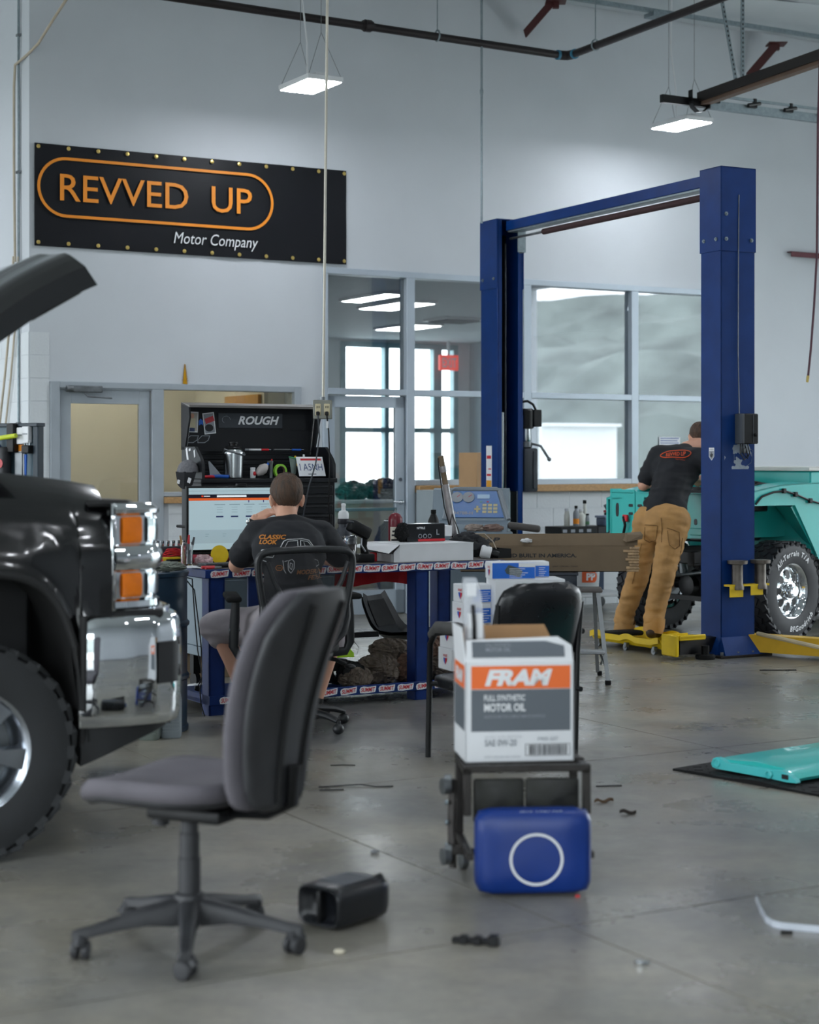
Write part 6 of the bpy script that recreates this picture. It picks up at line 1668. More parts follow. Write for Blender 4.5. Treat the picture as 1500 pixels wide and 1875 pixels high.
MB().prism([(-0.03, -0.058), (0.03, -0.058), (0.03, -0.05), (-0.03, -0.05)], 0.002, 0.003, F).build('footer', M['ink_grey'], t, angle=None)
for k, (px, L_, m, lb_) in enumerate(((455, 0.05, 'ink_grey', 'grey bit driver on the peg ledge behind the jug'), (470, 0.12, 'white', 'white marker on the peg ledge of the tool chest'), (487, 0.07, 'ink_red', 'red pocket screwdriver on the peg ledge of the tool chest'), (520, 0.16, 'dull_steel', 'long steel scriber on the peg ledge above the tape roll'), (545, 0.09, 'ink_blue', 'blue-capped pen on the peg ledge of the tool chest'))):
 p = B(lx(px, CY1 - 0.03), CY1 - 0.035, 1.549)
 s_ = thing('small_tool', lb_, 'tool', p, RA, 'small tools on the peg ledge')
 MB().cyl((-L_ / 2, 0, 0.008), (L_ * 0.25, 0, 0.008), 0.0075, seg=8).build('handle', M[m], s_)
 MB().cyl((L_ * 0.25, 0, 0.008), (L_ / 2, 0, 0.008), 0.004, seg=8).build('shaft', M['steel'], s_)
MB().b2((0.03, cdp - 0.045, 1.545), (cw_ - 0.03, cdp - 0.02, 1.549)).build('peg_ledge', M['chest'], tc)
t = thing('blue_red_pliers', 'red and blue handled pliers lying beside the steel jug', 'pliers', on_shelf(395, 0.12) + V((0, 0, 0.01)), RA)
MB().tube([(-0.09, -0.015, 0), (-0.04, -0.01, 0.002), (0, 0, 0)], 0.01, 7).build('handle', M['ink_red'], t)
MB().tube([(-0.05, 0.01, 0), (0.02, -0.01, 0.004), (0.08, -0.02, 0)], 0.012, 7).build('handle', M['ink_blue'], t)
MB().rings([[(-0.03, 0.02, 0.01), (0.05, 0.02, 0.01), (0.05, 0.025, 0.01), (-0.03, 0.025, 0.01)], [(-0.03, 0.05, 0.10), (-0.02, 0.05, 0.10), (-0.02, 0.055, 0.10), (-0.03, 0.055, 0.10)]]).build('blade', M['ink_grey'], t)
cp = thing('baseball_cap', 'grey mesh and black baseball cap hung on the corner of the tool chest', 'cap', tcl(CX0 - 0.055, CY0 + 0.10, 1.41), RA - 0.75)
cp.scale = (0.85, 0.85, 0.85)
def capf(u, v):
 th = pi / 2 * v; ph = 2 * pi * u
 return V((0.085 * sin(th) * cos(ph), 0.07 * sin(th) * sin(ph), 0.095 * cos(th) - 0.0))
mb = MB(); mb.grid(capf, 28, 10); bmesh.ops.remove_doubles(mb.bm, verts=mb.bm.verts, dist=1e-5)
mb.build('crown_mesh', mat('grey_mesh_fabric', '#6a6a6e', 0.9, var=0.25, scale=60, bump=0.3, bscale=200), cp)
mb = MB()
mb.grid(lambda u, v: ((u - 0.5) * 0.165 * (1 - 0.3 * v), -0.072 + 0.03 * abs(u - 0.5) * 2 - 0.02 * v, 0.005 - 0.1 * v - 0.03 * sin(pi * u) * v), 14, 8)
mb.grid(lambda u, v: ((u - 0.5) * 0.165 * (1 - 0.3 * v), -0.068 + 0.03 * abs(u - 0.5) * 2 - 0.02 * v, 0.005 - 0.1 * v - 0.03 * sin(pi * u) * v), 14, 8)
mb.build('bill', mat('black_twill', '#15161b', 0.85, var=0.15), cp)
MB().box((-0.04, -0.092, -0.07), (0.02, 0.002, 0.03), (0.2, 0.3, 0)).build('bill_mark', M['white'], cp, angle=None)
MB().box((0.045, -0.092, -0.06), (0.025, 0.002, 0.04), (0.2, 0.4, 0)).build('bill_mark', M['white'], cp, angle=None)
MB().cyl((0, 0.05, 0.06), (0.03, 0.06, 0.06), 0.005, seg=6).build('hook', M['dull_steel'], cp)
p = B(-0.075, 0.3, 0.8)
t = thing('power_lead', 'black power cord hanging from the bench end to the floor', 'cord', p)
R_ = lambda px, py, Y: W(px, py, Y) - p
MB().tube([V((0.03, 0, -0.004)), R_(352, 1060, 10.6), R_(356, 1120, 10.6), R_(362, 1190, 10.5), R_(371, 1240, 10.4), R_(366, 1262, 10.35), R_(368, 1290, 10.3), R_(376, 1316, 10.22)], 0.004, 6).build('cord', M['black'], t)
t = thing('extension_plug', 'black cord with a loose plug hanging behind the drum', 'cord', p + V((-0.05, 0.1, 0)))
MB().tube([V((0.08, -0.1, -0.004)), R_(356, 1080, 10.7) + V((.05, -.1, 0)), R_(368, 1180, 10.6) + V((.05, -.1, 0)), R_(372, 1236, 10.6) + V((.05, -.1, 0)), R_(362, 1258, 10.6) + V((.05, -.1, 0))], 0.004, 6).build('cord', M['black'], t)
MB().box(R_(361, 1261, 10.6) + V((.05, -.1, 0)), (0.03, 0.02, 0.035), None, 0.005).build('plug', M['black'], t)
# mesh office chair and the man sitting in it
CC = V((-0.65, 9.77, 0))
CA = radians(20)                       # local +y: the way the chair faces (away from the viewer, a little left)
ch = thing('mesh_office_chair', 'black office chair with open mesh back carrying the seated man', 'chair', CC, CA)
M['chair_black'] = mat('worn_black_plastic', '#1c1e21', 0.4, var=0.2, scale=9)
mb = MB()
for k in range(5):
 an = radians(-38 + 72 * k) - CA
 d = V((cos(an), sin(an), 0))
 mb.tube([d * 0.03 + V((0, 0, 0.115)), d * 0.16 + V((0, 0, 0.105)), d * 0.27 + V((0, 0, 0.09)), d * 0.335 + V((0, 0, 0.07))], [0.034, 0.03, 0.025, 0.02], 10, flat=0.75)
 cst = MB().ell(d * 0.335 + V((0, 0, 0.03)), (0.032, 0.032, 0.03)).cyl(d * 0.335 + V((0, 0, 0.04)), d * 0.335 + V((0, 0, 0.075)), 0.012).build('caster', M['chair_black'], ch)
mb.lathe([(0.04, 0.08), (0.045, 0.14), (0.03, 0.15)], seg=16)
mb.build('star_base', M['chair_black'], ch)
MB().cyl((0, 0, 0.13), (0, 0, 0.30), 0.028).cyl((0, 0, 0.28), (0, 0, 0.40), 0.02).build('gas_column', M['black'], ch)
def cushion(mb, cx, cy, z0, z1, hx, hy, p=3.2, n=40, m=10, dip=0.0):
 rs = []
 for j in range(m + 1):
  f = j / m
  zz = z0 + (z1 - z0) * f
  k = (1 - abs(2 * f - 1) ** 4) ** 0.5 * 0.10 + 0.90
  ring = []
  for i in range(n):
   a = 2 * pi * i / n
   c, s = cos(a), sin(a)
   r = (abs(c) ** p + abs(s) ** p) ** (-1 / p)
   ring.append((cx + hx * k * r * c, cy + hy * k * r * s, zz))
  rs.append(ring)
 for sc_, dz in ((0.75, 0.012 - dip * 0.4), (0.4, 0.015 - dip)):
  rs.append([(cx + (x - cx) * sc_, cy + (y - cy) * sc_, z1 + dz) for x, y, z in rs[m]])
 mb.rings(rs)
mb = MB(); cushion(mb, 0, 0.02, 0.43, 0.485, 0.25, 0.24); mb.build('seat', mat('black_seat_fabric', '#17181b', 0.85, var=0.15, bump=0.1), ch)
mb = MB(); cushion(mb, 0, 0.02, 0.40, 0.43, 0.22, 0.21); mb.b2((-0.09, -0.12, 0.37), (0.09, 0.1, 0.41), 0.01); mb.build('seat_pan', M['black'], ch)
def bkp(x, z):
 """point on the back surface: reclined, bowed"""
 return V((x, -0.27 - 0.10 * (z - 0.5) - 0.05 * (x / 0.26) ** 2 * -1.0, z))
outl = [(-0.15, 0.47), (-0.205, 0.55), (-0.235, 0.70), (-0.262, 0.86), (-0.268, 0.95), (-0.245, 0.99), (-0.18, 1.003), (0, 1.01), (0.18, 1.003), (0.245, 0.99), (0.268, 0.95), (0.262, 0.86), (0.235, 0.70), (0.205, 0.55), (0.15, 0.47), (0, 0.45)]
def smooth_loop(pts, n=4):
 for _ in range(n):
  out = []
  for i in range(len(pts)):
   p, q = V(pts[i]), V(pts[(i + 1) % len(pts)])
   out += [p * 0.75 + q * 0.25, p * 0.25 + q * 0.75]
  pts = out
 return pts
lp = smooth_loop([V(p) for p in outl], 2)
MB().tube([bkp(p.x, p.y) for p in lp], 0.020, 10, closed=True).build('back_frame', M['chair_black'], ch)
def netting():
 m = bpy.data.materials.new('chair_mesh')
 m.use_nodes = True
 nt = m.node_tree; b = nt.nodes['Principled BSDF']
 b.inputs['Base Color'].default_value = (0.012, 0.012, 0.014, 1); b.inputs['Roughness'].default_value = 0.8
 tc = nt.nodes.new('ShaderNodeTexCoord')
 ck = nt.nodes.new('ShaderNodeTexNoise'); ck.inputs['Scale'].default_value = 40
 nt.links.new(tc.outputs['Object'], ck.inputs['Vector'])
 gt = nt.nodes.new('ShaderNodeMapRange'); gt.inputs['To Min'].default_value = 0.42; gt.inputs['To Max'].default_value = 0.62
 nt.links.new(ck.outputs['Fac'], gt.inputs['Value'])
 nt.links.new(gt.outputs['Result'], b.inputs['Alpha'])
 return m
mb = MB()
c0 = bkp(0, 0.73)
vs_ = [mb._v(bkp(p.x, p.y)) for p in lp]
inner = [[mb._v(bkp(p.x * f, 0.73 + (p.y - 0.73) * f)) for p in lp] for f in (0.66, 0.33)]
cv = mb._v(c0)
allr = [vs_] + inner
for r0, r1 in zip(allr[:-1], allr[1:]):
 for i in range(len(lp)):
  j = (i + 1) % len(lp)
  mb._f([r0[i], r0[j], r1[j], r1[i]])
for i in range(len(lp)):
 mb._f([allr[-1][i], allr[-1][(i + 1) % len(lp)], cv])
mb.build('back_netting', netting(), ch)
back = lambda x, z: bkp(x, z) + V((0, -0.03, 0))
mb = MB()
for s in (-1, 1):
 mb.tube([back(0.225 * s, 0.94), back(0.19 * s, 0.84), back(0.12 * s, 0.70), back(0.05 * s, 0.60), V((0.03 * s, -0.28, 0.50)), V((0.03 * s, -0.2, 0.42)), V((0.02 * s, -0.08, 0.40))], [0.012, 0.014, 0.017, 0.02, 0.024, 0.024, 0.02], 8)
mb.build('spine', M['chair_black'], ch)
MB().ell((-0.06, -0.30, 0.665), (0.045, 0.02, 0.035)).ell((0.06, -0.30, 0.665), (0.045, 0.02, 0.035)).build('lumbar_pad', M['chair_black'], ch)
for s in (-1, 1):
 MB().tube([bkp(0.15 * s, 0.48), bkp(0.215 * s, 0.55), bkp(0.24 * s, 0.64), bkp(0.245 * s, 0.74)], [0.02, 0.045, 0.035, 0.012], 10, flat=0.5).build('side_shell', M['chair_black'], ch)
 MB().tube([(0.2 * s, 0.0, 0.41), (0.31 * s, 0.0, 0.42), (0.335 * s, 0.0, 0.47), (0.33 * s, -0.01, 0.62), (0.325 * s, -0.01, 0.72)], [0.018, 0.018, 0.02, 0.02, 0.016], 8, flat=1.4).build('arm_post', M['chair_black'], ch)
 MB().box((0.33 * s, 0.05, 0.735), (0.085, 0.25, 0.032), (0.06, 0, 0.15 * s), 0.014, 3).build('arm_pad', M['black_soft'], ch)
MB().cyl((-0.3, 0.0, 0.56), (-0.36, 0.0, 0.56), 0.012, seg=8).build('arm_knob', M['dull_steel'], ch)
MB().tube([(0.12, -0.02, 0.40), (0.22, -0.1, 0.385), (0.27, -0.14, 0.36)], 0.012, 8).ell((0.285, -0.16, 0.35), (0.03, 0.045, 0.014)).build('tilt_lever', M['black'], ch)
so = V((-0.65, 9.77, 0))
sm = thing('person', 'man in black printed t-shirt and grey shorts sitting at the computer', 'person', so)
hL, hR = V((-0.735, 9.70, 0.575)), V((-0.555, 9.745, 0.575))
kL, kR = V((-1.085, 9.98, 0.545)), V((-0.43, 10.13, 0.545))
aL, aR = V((-0.915, 9.99, 0.11)), V((-0.535, 10.10, 0.11))
pel = (hL + hR) / 2 + V((0, -0.02, 0.04))
wst = V((-0.645, 9.75, 0.78)); cst_ = V((-0.672, 9.87, 0.98)); nk = V((-0.690, 9.965, 1.145)); hd = V((-0.700, 10.02, 1.268))
sL, sR = V((-0.868, 9.90, 1.075)), V((-0.492, 10.03, 1.075))
eL, wL = V((-0.995, 10.13, 0.885)), V((-0.888, 10.15, 1.15))
eR, wR = V((-0.375, 10.16, 0.895)), V((-0.50, 10.38, 0.905))
Rh, Th = head(sm, hd, radians(14), -0.16, 1.14)
body = skull_shapes(Th, Rh, 1.14) + [
 [(nk - V((0, 0.02, 0.03)), 0.066), (hd + V((0.0, -0.02, -0.06)), 0.060)],
 [(sL + V((0.03, 0, -0.02)), 0.045), (eL, 0.047)], [(eL, 0.047), (wL, 0.029)], [(sR + V((-0.03, 0, -0.02)), 0.045), (eR, 0.047)], [(eR, 0.047), (wR, 0.029)],
 [(cst_, 0.13), (wst, 0.125)], [(wst, 0.125), (pel, 0.13)], [(sL + V((0.04, 0, -0.02)), 0.045), (sR - V((0.04, 0, 0.02)), 0.045)],
 [(hL, 0.09), (kL, 0.062)], [(kL, 0.062), (kL * 0.62 + aL * 0.38 + V((0.02, -0.035, 0)), 0.060)], [(kL * 0.62 + aL * 0.38 + V((0.02, -0.035, 0)), 0.060), (aL, 0.037)],
 [(hR, 0.09), (kR, 0.062)], [(kR, 0.062), (kR * 0.62 + aR * 0.38 + V((0.0, -0.035, 0)), 0.060)], [(kR * 0.62 + aR * 0.38 + V((0.0, -0.035, 0)), 0.060), (aR, 0.037)]]
body += hand_chains(wL, (0.86, 0.1, 0.42), (-0.3, -0.5, 0.9), 0.7, -1) + hand_chains(wR, (0.1, 0.98, -0.05), (0, 0, 1), 0.3, -1)
fuse(body, 'body', M['skin'], sm, voxel=0.0065, smooth=3, world=True)
hair_cap('hair', sm, Rh, 1.14, M['hair'])
for s in (-1, 1):
 MB().ell(Th(0.032 * s, 0.085, 0.0), 0.011).build('eye', M['white_plastic'], sm, world=True)
sd = (sR - sL).normalized()
shirt = [
 ('e', cst_ + V((0.0, 0.0, 0.0)), (0.215, 0.135, 0.19), (-0.42, 0.0, 0.32)),
 [(cst_ + V((0, -0.01, -0.04)), 0.15), (wst, 0.158)], [(wst, 0.160), (pel + V((0, 0, 0.02)), 0.165)],
 ('e', wst + V((0, 0, -0.06)), (0.185, 0.15, 0.2), (0, 0, 0.3)),
 [(sL + sd * 0.03, 0.082), (sR - sd * 0.03, 0.082)], [(nk - V((0, 0.03, 0.035)), 0.078), (cst_, 0.13)],
 [(nk - V((0, 0.02, 0.025)), 0.074), (sL + sd * 0.06, 0.078)], [(nk - V((0, 0.02, 0.025)), 0.074), (sR - sd * 0.06, 0.078)],
 [(sL + sd * 0.02, 0.082), (sL * 0.32 + eL * 0.68, 0.078)], [(sR - sd * 0.02, 0.082), (sR * 0.3 + eR * 0.7, 0.078)]]
ts = fuse(shirt, 'tshirt', M['tshirt'], sm, voxel=0.010, smooth=6, world=True, post=wrinkle(10, 0.007, 4))
M['shorts'] = mat('grey_brown_shorts', '#a8a0a4', 0.8, var=0.1, scale=9, bump=0.15, bscale=30)
sh_ = [[(pel + V((0, 0, -0.0)), 0.165), (pel + V((0, 0.01, 0.04)), 0.16)], [(hL, 0.125), (kL * 0.9 + hL * 0.1, 0.096)], [(kL * 0.9 + hL * 0.1, 0.096), (kL + (kL - hL).normalized() * 0.03, 0.088)],
       [(hR, 0.125), (kR * 0.9 + hR * 0.1, 0.096)], [(kR * 0.9 + hR * 0.1, 0.096), (kR + (kR - hR).normalized() * 0.03, 0.088)], [(kR, 0.082), (kR + V((0, 0, -0.09)), 0.078)], [(kL, 0.082), (kL + V((0.015, 0, -0.05)), 0.078)]]
fuse(sh_, 'shorts', M['shorts'], sm, voxel=0.011, smooth=4, world=True, post=wrinkle(9, 0.008, 8))
for a, d in ((aL, V((-0.55, 0.83, 0))), (aR, V((0.25, 0.96, 0)))):
 b_ = V((a.x, a.y, 0))
 fuse([[(a + V((0, 0, 0.015)), 0.044), (b_ + V((0, 0, 0.06)), 0.042)], [(b_ - d * 0.05 + V((0, 0, 0.045)), 0.038), (b_ + d * 0.16 + V((0, 0, 0.04)), 0.038)]], 'shoe', M['black_soft'], sm, voxel=0.008, smooth=3, world=True)
dw = (wL - eL).normalized()
MB().cyl(wL - dw * 0.035, wL - dw * 0.01, 0.036, seg=20).build('watch_strap', M['black'], sm, world=True)
MB().ell(wL - dw * 0.022 + V((-0.03, -0.02, 0.005)), (0.014, 0.014, 0.018)).build('watch_case', M['chrome'], sm, world=True)
from mathutils.bvhtree import BVHTree
def cloth_tree(o):
 mw = wmat(o)
 return BVHTree.FromPolygons([mw @ v.co for v in o.data.vertices], [list(p.vertices) for p in o.data.polygons])
def drape(tree, origin, xd, ud, out, eps=0.004):
 """maps flat (x, y) about origin onto the cloth along -out"""
 xd, ud, out = V(xd).normalized(), V(ud).normalized(), V(out).normalized()
 def f(x, y):
  p = origin + xd * x + ud * y + out * 0.4
  hit = tree.ray_cast(p, -out, 0.9)
  return (hit[0] + out * eps) if hit[0] is not None else p - out * 0.4
 return f
tt = cloth_tree(ts)
od = V((-0.05, -1.0, 0.20))
xw = V((0.985, 0.16, 0.0))
uw = V((0.0, 0.25, 0.97))
def on_shirt(px, py, Y=9.86):
 return W(px, py, Y)
dr0 = drape(tt, W(526, 1000, 9.8), V((1, 0, 0)), V((0, 0, 1)), V((0, -1, 0)))
ppm = FPX / 9.8
def wr(s, px, py, w, h, m, par, name='lettering', bold=0.03):
 mb = MB()
 add_text(mb, s, None, w=w / ppm, h=h / ppm, shear=0.25, bold=bold, conform=lambda x, y: dr0((px - 526) / ppm + x, -(py - 1000) / ppm + y))
 return mb.build(name, m, par, world=True, angle=None, recalc=False)
orange_d = mat('shirt_orange', '#c07a2a', 0.7)
wr('CLASSIC', 500, 982.5, 50, 8, orange_d, ts); wr('LOOK', 492.5, 991.5, 34, 8, orange_d, ts)
wr('MODERN', 568, 1044, 42, 8, mat('shirt_dull_orange', '#8a5a2c', 0.7), ts); wr('FEEL', 578, 1054, 22, 7.5, _mats['shirt_dull_orange'], ts)
def line(pts, r=0.0016, closed=False, dense=5):
 P = []
 for (x0, y0), (x1, y1) in zip(pts[:-1], pts[1:]):
  for k in range(dense):
   f = k / dense
   P.append((x0 + (x1 - x0) * f, y0 + (y1 - y0) * f))
 P.append(pts[-1])
 return [dr0((x - 526) / ppm, -(y - 1000) / ppm) for x, y in P]
mb = MB()
for pts, r in (([(478, 1024), (480, 1019), (484, 1006), (500, 1003), (515, 1002), (521, 990), (528, 987), (554, 986), (566, 989), (575, 1001), (590, 1004), (592, 1010)], 0.0022), ([(478, 1013), (481, 1006), (506, 1005), (506, 1012), (502, 1019), (481, 1018), (478, 1013)], 0.0022),
   ([(524, 1000), (529, 990), (546, 989), (547, 1000), (524, 1000)], 0.0014), ([(551, 989), (552, 1001), (572, 1001), (564, 991), (551, 989)], 0.0014), ([(515, 1002), (575, 1002)], 0.0016), ([(480, 1024), (490, 1027)], 0.0022),
   ([(481, 1010), (504, 1009)], 0.0013), ([(482, 1014), (502, 1014)], 0.0013), ([(486, 1007), (486, 1017)], 0.0013), ([(494, 1007), (494, 1017)], 0.0013), ([(500, 1007), (500, 1016)], 0.0013), ([(519, 1010), (528, 1006), (540, 1007), (546, 1012)], 0.0014), ([(557, 992), (560, 1000)], 0.0012),
   ([(532, 1024), (538, 1022), (542, 1026), (542, 1038), (537, 1046), (532, 1040), (531, 1030), (532, 1024)], 0.0014), ([(535, 1028), (539, 1030), (538, 1040), (534, 1036), (535, 1028)], 0.0012), ([(577, 1024), (582, 1026), (584, 1034), (580, 1036)], 0.0014), ([(521, 1024), (524, 1040), (528, 1046)], 0.0013), ([(524, 1026), (530, 1024)], 0.0013)):
 mb.tube(line(pts), r, 4)
mb.build('truck_drawing', M['ink_white'], ts, world=True)
mb = MB(); mb.tube(line([(508, 1037), (511, 1033), (519, 1033), (522, 1037), (519, 1041), (511, 1041), (508, 1037)]), 0.0014, 4).tube(line([(511, 1037), (519, 1037)]), 0.0012, 4); mb.build('badge_drawing', orange_d, ts, world=True)
ts2 = [c for c in man.children if c.name.startswith('tshirt')][0]
tt2 = cloth_tree(ts2)
dr1 = drape(tt2, W(1240, 826, 14.2), V((1, 0, -0.08)), V((0.1, 0, 1)), V((0, -1, 0.35)), 0.006)
pm2 = FPX / 14.3
or_ = mat('shirt_red_orange', '#d5552c', 0.7)
mb = MB(); add_text(mb, 'REVVED UP', None, w=34 / pm2, h=9 / pm2, bold=0.02, shear=0.1, conform=lambda x, y: dr1(x, y)); mb.build('lettering', or_, ts2, world=True, angle=None, recalc=False)
mb = MB()
n = 40
mb.tube([dr1((20 * cos(2 * pi * k / n) + 6 * (1 if cos(2 * pi * k / n) > 0 else -1)) / pm2, 8.5 * sin(2 * pi * k / n) / pm2) for k in range(n)], 0.004, 4, closed=True); mb.build('oval_outline', or_, ts2, world=True)
mb = MB(); add_text(mb, 'Motor Company', None, w=18 / pm2, h=2.6 / pm2, conform=lambda x, y: dr1(x + 8 / pm2, y - 13 / pm2)); mb.build('lettering', or_, ts2, world=True, angle=None, recalc=False)
tr2 = [c for c in man.children if c.name.startswith('trousers')][0]
tt3 = cloth_tree(tr2)
dr2 = drape(tt3, W(1210, 975, 14.1), V((1, 0, 0)), V((0, 0, 1)), V((0, -1, 0.05)), 0.003)
seam = mat('trouser_stitching', '#7d5c35', 0.8)
mb = MB()
for pts in ([(-28, 14), (-8, 12), (-9, -14), (-18, -18), (-27, -13), (-28, 14)], [(8, 8), (30, 0), (31, -24), (22, -30), (11, -22), (8, 8)], [(-2, 26), (0, 5), (-2, -22)], [(36, -10), (30, -60), (20, -110)], [(-32, -20), (-40, -60), (-48, -100)]):
 P = []
 for (xa, ya), (xb, yb_) in zip(pts[:-1], pts[1:]):
  P += [dr2((xa + (xb - xa) * k / 6) / pm2, (ya + (yb_ - ya) * k / 6) / pm2) for k in range(6)]
 mb.tube(P, 0.003, 4)
mb.build('stitching', seam, tr2, world=True, kind='stuff')
# drum and jugs
D_ = V(((250 - CXP) / FPX * 9.72, 9.72, 0))
dm = thing('oil_drum', 'dark blue steel drum with lid ring behind the black pickup', 'drum', D_)
M['drum'] = mat('dark_teal_drum_paint', '#0e2a3e', 0.38, 0.2, var=0.2, scale=4, bump=0.05, bscale=6)
prof = [(0.27, 0.0), (0.285, 0.005), (0.285, 0.03), (0.278, 0.035)]
for zc_ in (0.30, 0.59):
 prof += [(0.278, zc_ - 0.02), (0.29, zc_ - 0.008), (0.29, zc_ + 0.008), (0.278, zc_ + 0.02)]
prof += [(0.278, 0.85), (0.286, 0.855), (0.288, 0.875), (0.28, 0.882), (0.272, 0.868), (0.001, 0.868)]
MB().lathe(prof, seg=48, cap=True).build('barrel', M['drum'], dm)
MB().lathe([(0.03, 0.868), (0.03, 0.88), (0.001, 0.881)], (0.16, -0.05, 0), seg=16).build('bung', M['dull_steel'], dm)
rt_ = thing('shop_rag', 'grimy rag and scraps lying on the lid of the blue drum', 'cloth', D_ + V((0.17, -0.02, 0.883)))
mb = MB(); crumple(mb, (0, 0, 0.02), (0.10, 0.12, 0.028), 41, 0.4, 3, 0.0); mb.build('cloth', mat('grimy_green_rag', '#6f756c', 0.9, var=0.3), rt_)
mb = MB(); crumple(mb, (-0.05, -0.02, 0.05), (0.03, 0.04, 0.02), 43, 0.4, 3); mb.build('red_scrap', M['ink_red'], rt_)
def jug(name, label, p, rz, m, h=0.27, w=0.15, d=0.11):
 t = thing(name, label, 'bottle', p, rz)
 mb = MB(); rs = []
 n = 28
 for z, k in ((0, 0.9), (0.01, 0.98), (h * 0.1, 1.0), (h * 0.66, 1.0), (h * 0.78, 0.9), (h * 0.9, 0.5), (h * 0.92, 0.3)):
  rs.append([(w / 2 * k * (abs(cos(2 * pi * i / n)) ** 0.5) * (1 if cos(2 * pi * i / n) > 0 else -1), d / 2 * k * (abs(sin(2 * pi * i / n)) ** 0.5) * (1 if sin(2 * pi * i / n) > 0 else -1), z) for i in range(n)])
 mb.rings(rs); mb.build('body', m, t)
 mb = MB()
 for k in range(9):
  mb.b2((-w / 2 * 0.8, -d / 2 - 0.003, h * 0.12 + h * 0.055 * k), (w / 2 * 0.8, -d / 2 + 0.003, h * 0.12 + h * 0.055 * k + 0.004))
 mb.build('ribs', m, t, kind='stuff')
 MB().lathe([(0.022, h * 0.92), (0.024, h), (0.002, h + 0.002)], seg=18).build('cap', M['black'], t)
 return t
p = G(311, 1352)
jug('oil_jug', 'grey translucent oil jug with ribbed side beside the blue drum', V((p.x, p.y + 0.05, 0)), 0.1, mat('grey_oil_jug', '#8f989d', 0.4, var=0.1), 0.30, 0.115, 0.11)
p = G(272, 1356)
jug('oil_jug', 'dull greenish oil jug half hidden behind the pickup bumper', V((p.x, p.y + 0.05, 0)), -0.1, mat('murky_oil_jug', '#6f7872', 0.4, var=0.1), 0.28, 0.11, 0.11)
for k, (z, h, w_, r, lb_) in enumerate(((0.0, 0.165, 0.5, 0.2, 'brown cardboard box on the floor behind the bench leg, lowest of two'), (0.1655, 0.19, 0.42, 0.45, 'open brown cardboard box stacked on another behind the bench leg'))):
 p = V(((352 - CXP) / FPX * 12.2, 12.2, z))
 t = thing('cardboard_box', lb_, 'box', p, r, 'cardboard boxes behind the bench leg')
 mb = MB()
 hw = w_ / 2; hd_ = 0.17
 mb.b2((-hw, -hd_, 0), (hw, -hd_ + 0.004, h)).b2((-hw, hd_ - 0.004, 0), (hw, hd_, h)).b2((-hw, -hd_, 0), (-hw + 0.004, hd_, h)).b2((hw - 0.004, -hd_, 0), (hw, hd_, h)).b2((-hw, -hd_, 0), (hw, hd_, 0.004))
 if k == 0:
  mb.b2((-hw, -hd_, h - 0.004), (hw, hd_, h))
 mb.build('carton', M['card'], t, angle=None)
 if k:
  MB().rings([[(-hw, -hd_, h), (hw, -hd_, h), (hw, -hd_ + 0.003, h), (-hw, -hd_ + 0.003, h)], [(-hw, -hd_ - 0.1, h - 0.05), (hw, -hd_ - 0.1, h - 0.05), (hw, -hd_ - 0.1, h - 0.047), (-hw, -hd_ - 0.1, h - 0.047)]]).build('flap', M['card'], t, angle=None)
p = G(362, 1262)
t = thing('crumpled_paper', 'crumpled white paper on the floor between drum and bench', 'paper', p, 0)
mb = MB(); crumple(mb, (0, 0, 0.015), (0.07, 0.05, 0.025), 51, 0.5, 3, 0.0, 30, 18); mb.build('paper', M['white'], t)
# visitor chair with cartons of brake pads
VC = V((0.48, 8.75, 0))
vc = thing('visitor_chair', 'black padded visitor chair with worn arms loaded with parts cartons', 'chair', VC, radians(30))     # faces +y
M['vinyl_black'] = mat('black_leatherette', '#131519', 0.28, var=0.15, scale=9, bump=0.05, bscale=20)
mb = MB(); cushion(mb, 0, 0.08, 0.345, 0.405, 0.275, 0.30); mb.build('seat', M['vinyl_black'], vc)
mb = MB()
rs = []
for j in range(13):
 f = j / 12
 z = 0.50 + 0.40 * f
 w_ = 0.255 * (1 - 0.25 * max(0, (f - 0.6) / 0.4) ** 2.5) if f < 1 else 0.15
 if f > 0.97: w_ = 0.15
 tk = 0.035 * (1 - (2 * f - 1) ** 6) + 0.004
 y = -0.25 - 0.10 * (f)
 n = 24
 rs.append([(w_ * (abs(cos(2 * pi * i / n)) ** 0.6) * (1 if cos(2 * pi * i / n) > 0 else -1), y + 0.03 * (cos(2 * pi * i / n)) ** 2 + tk * sin(2 * pi * i / n), z) for i in range(n)])
mb.rings(rs); vb = mb.build('backrest', M['vinyl_black'], vc)
mb = MB(); mb.grid(lambda u, v: (-0.12 + 0.26 * u, -0.352 + 0.028 * sin(pi * v * 0.9) - 0.012 + 0.02 * v, 0.868 + 0.032 * sin(pi * v * 0.8) + 0.006 * noise.noise(V((u * 6, v * 3, 0)))), 14, 8)
mb.build('worn_patch', mat('worn_grey_vinyl', '#65625f', 0.8, var=0.2, scale=18), vb, recalc=False)
fr_m = M['black_metal']
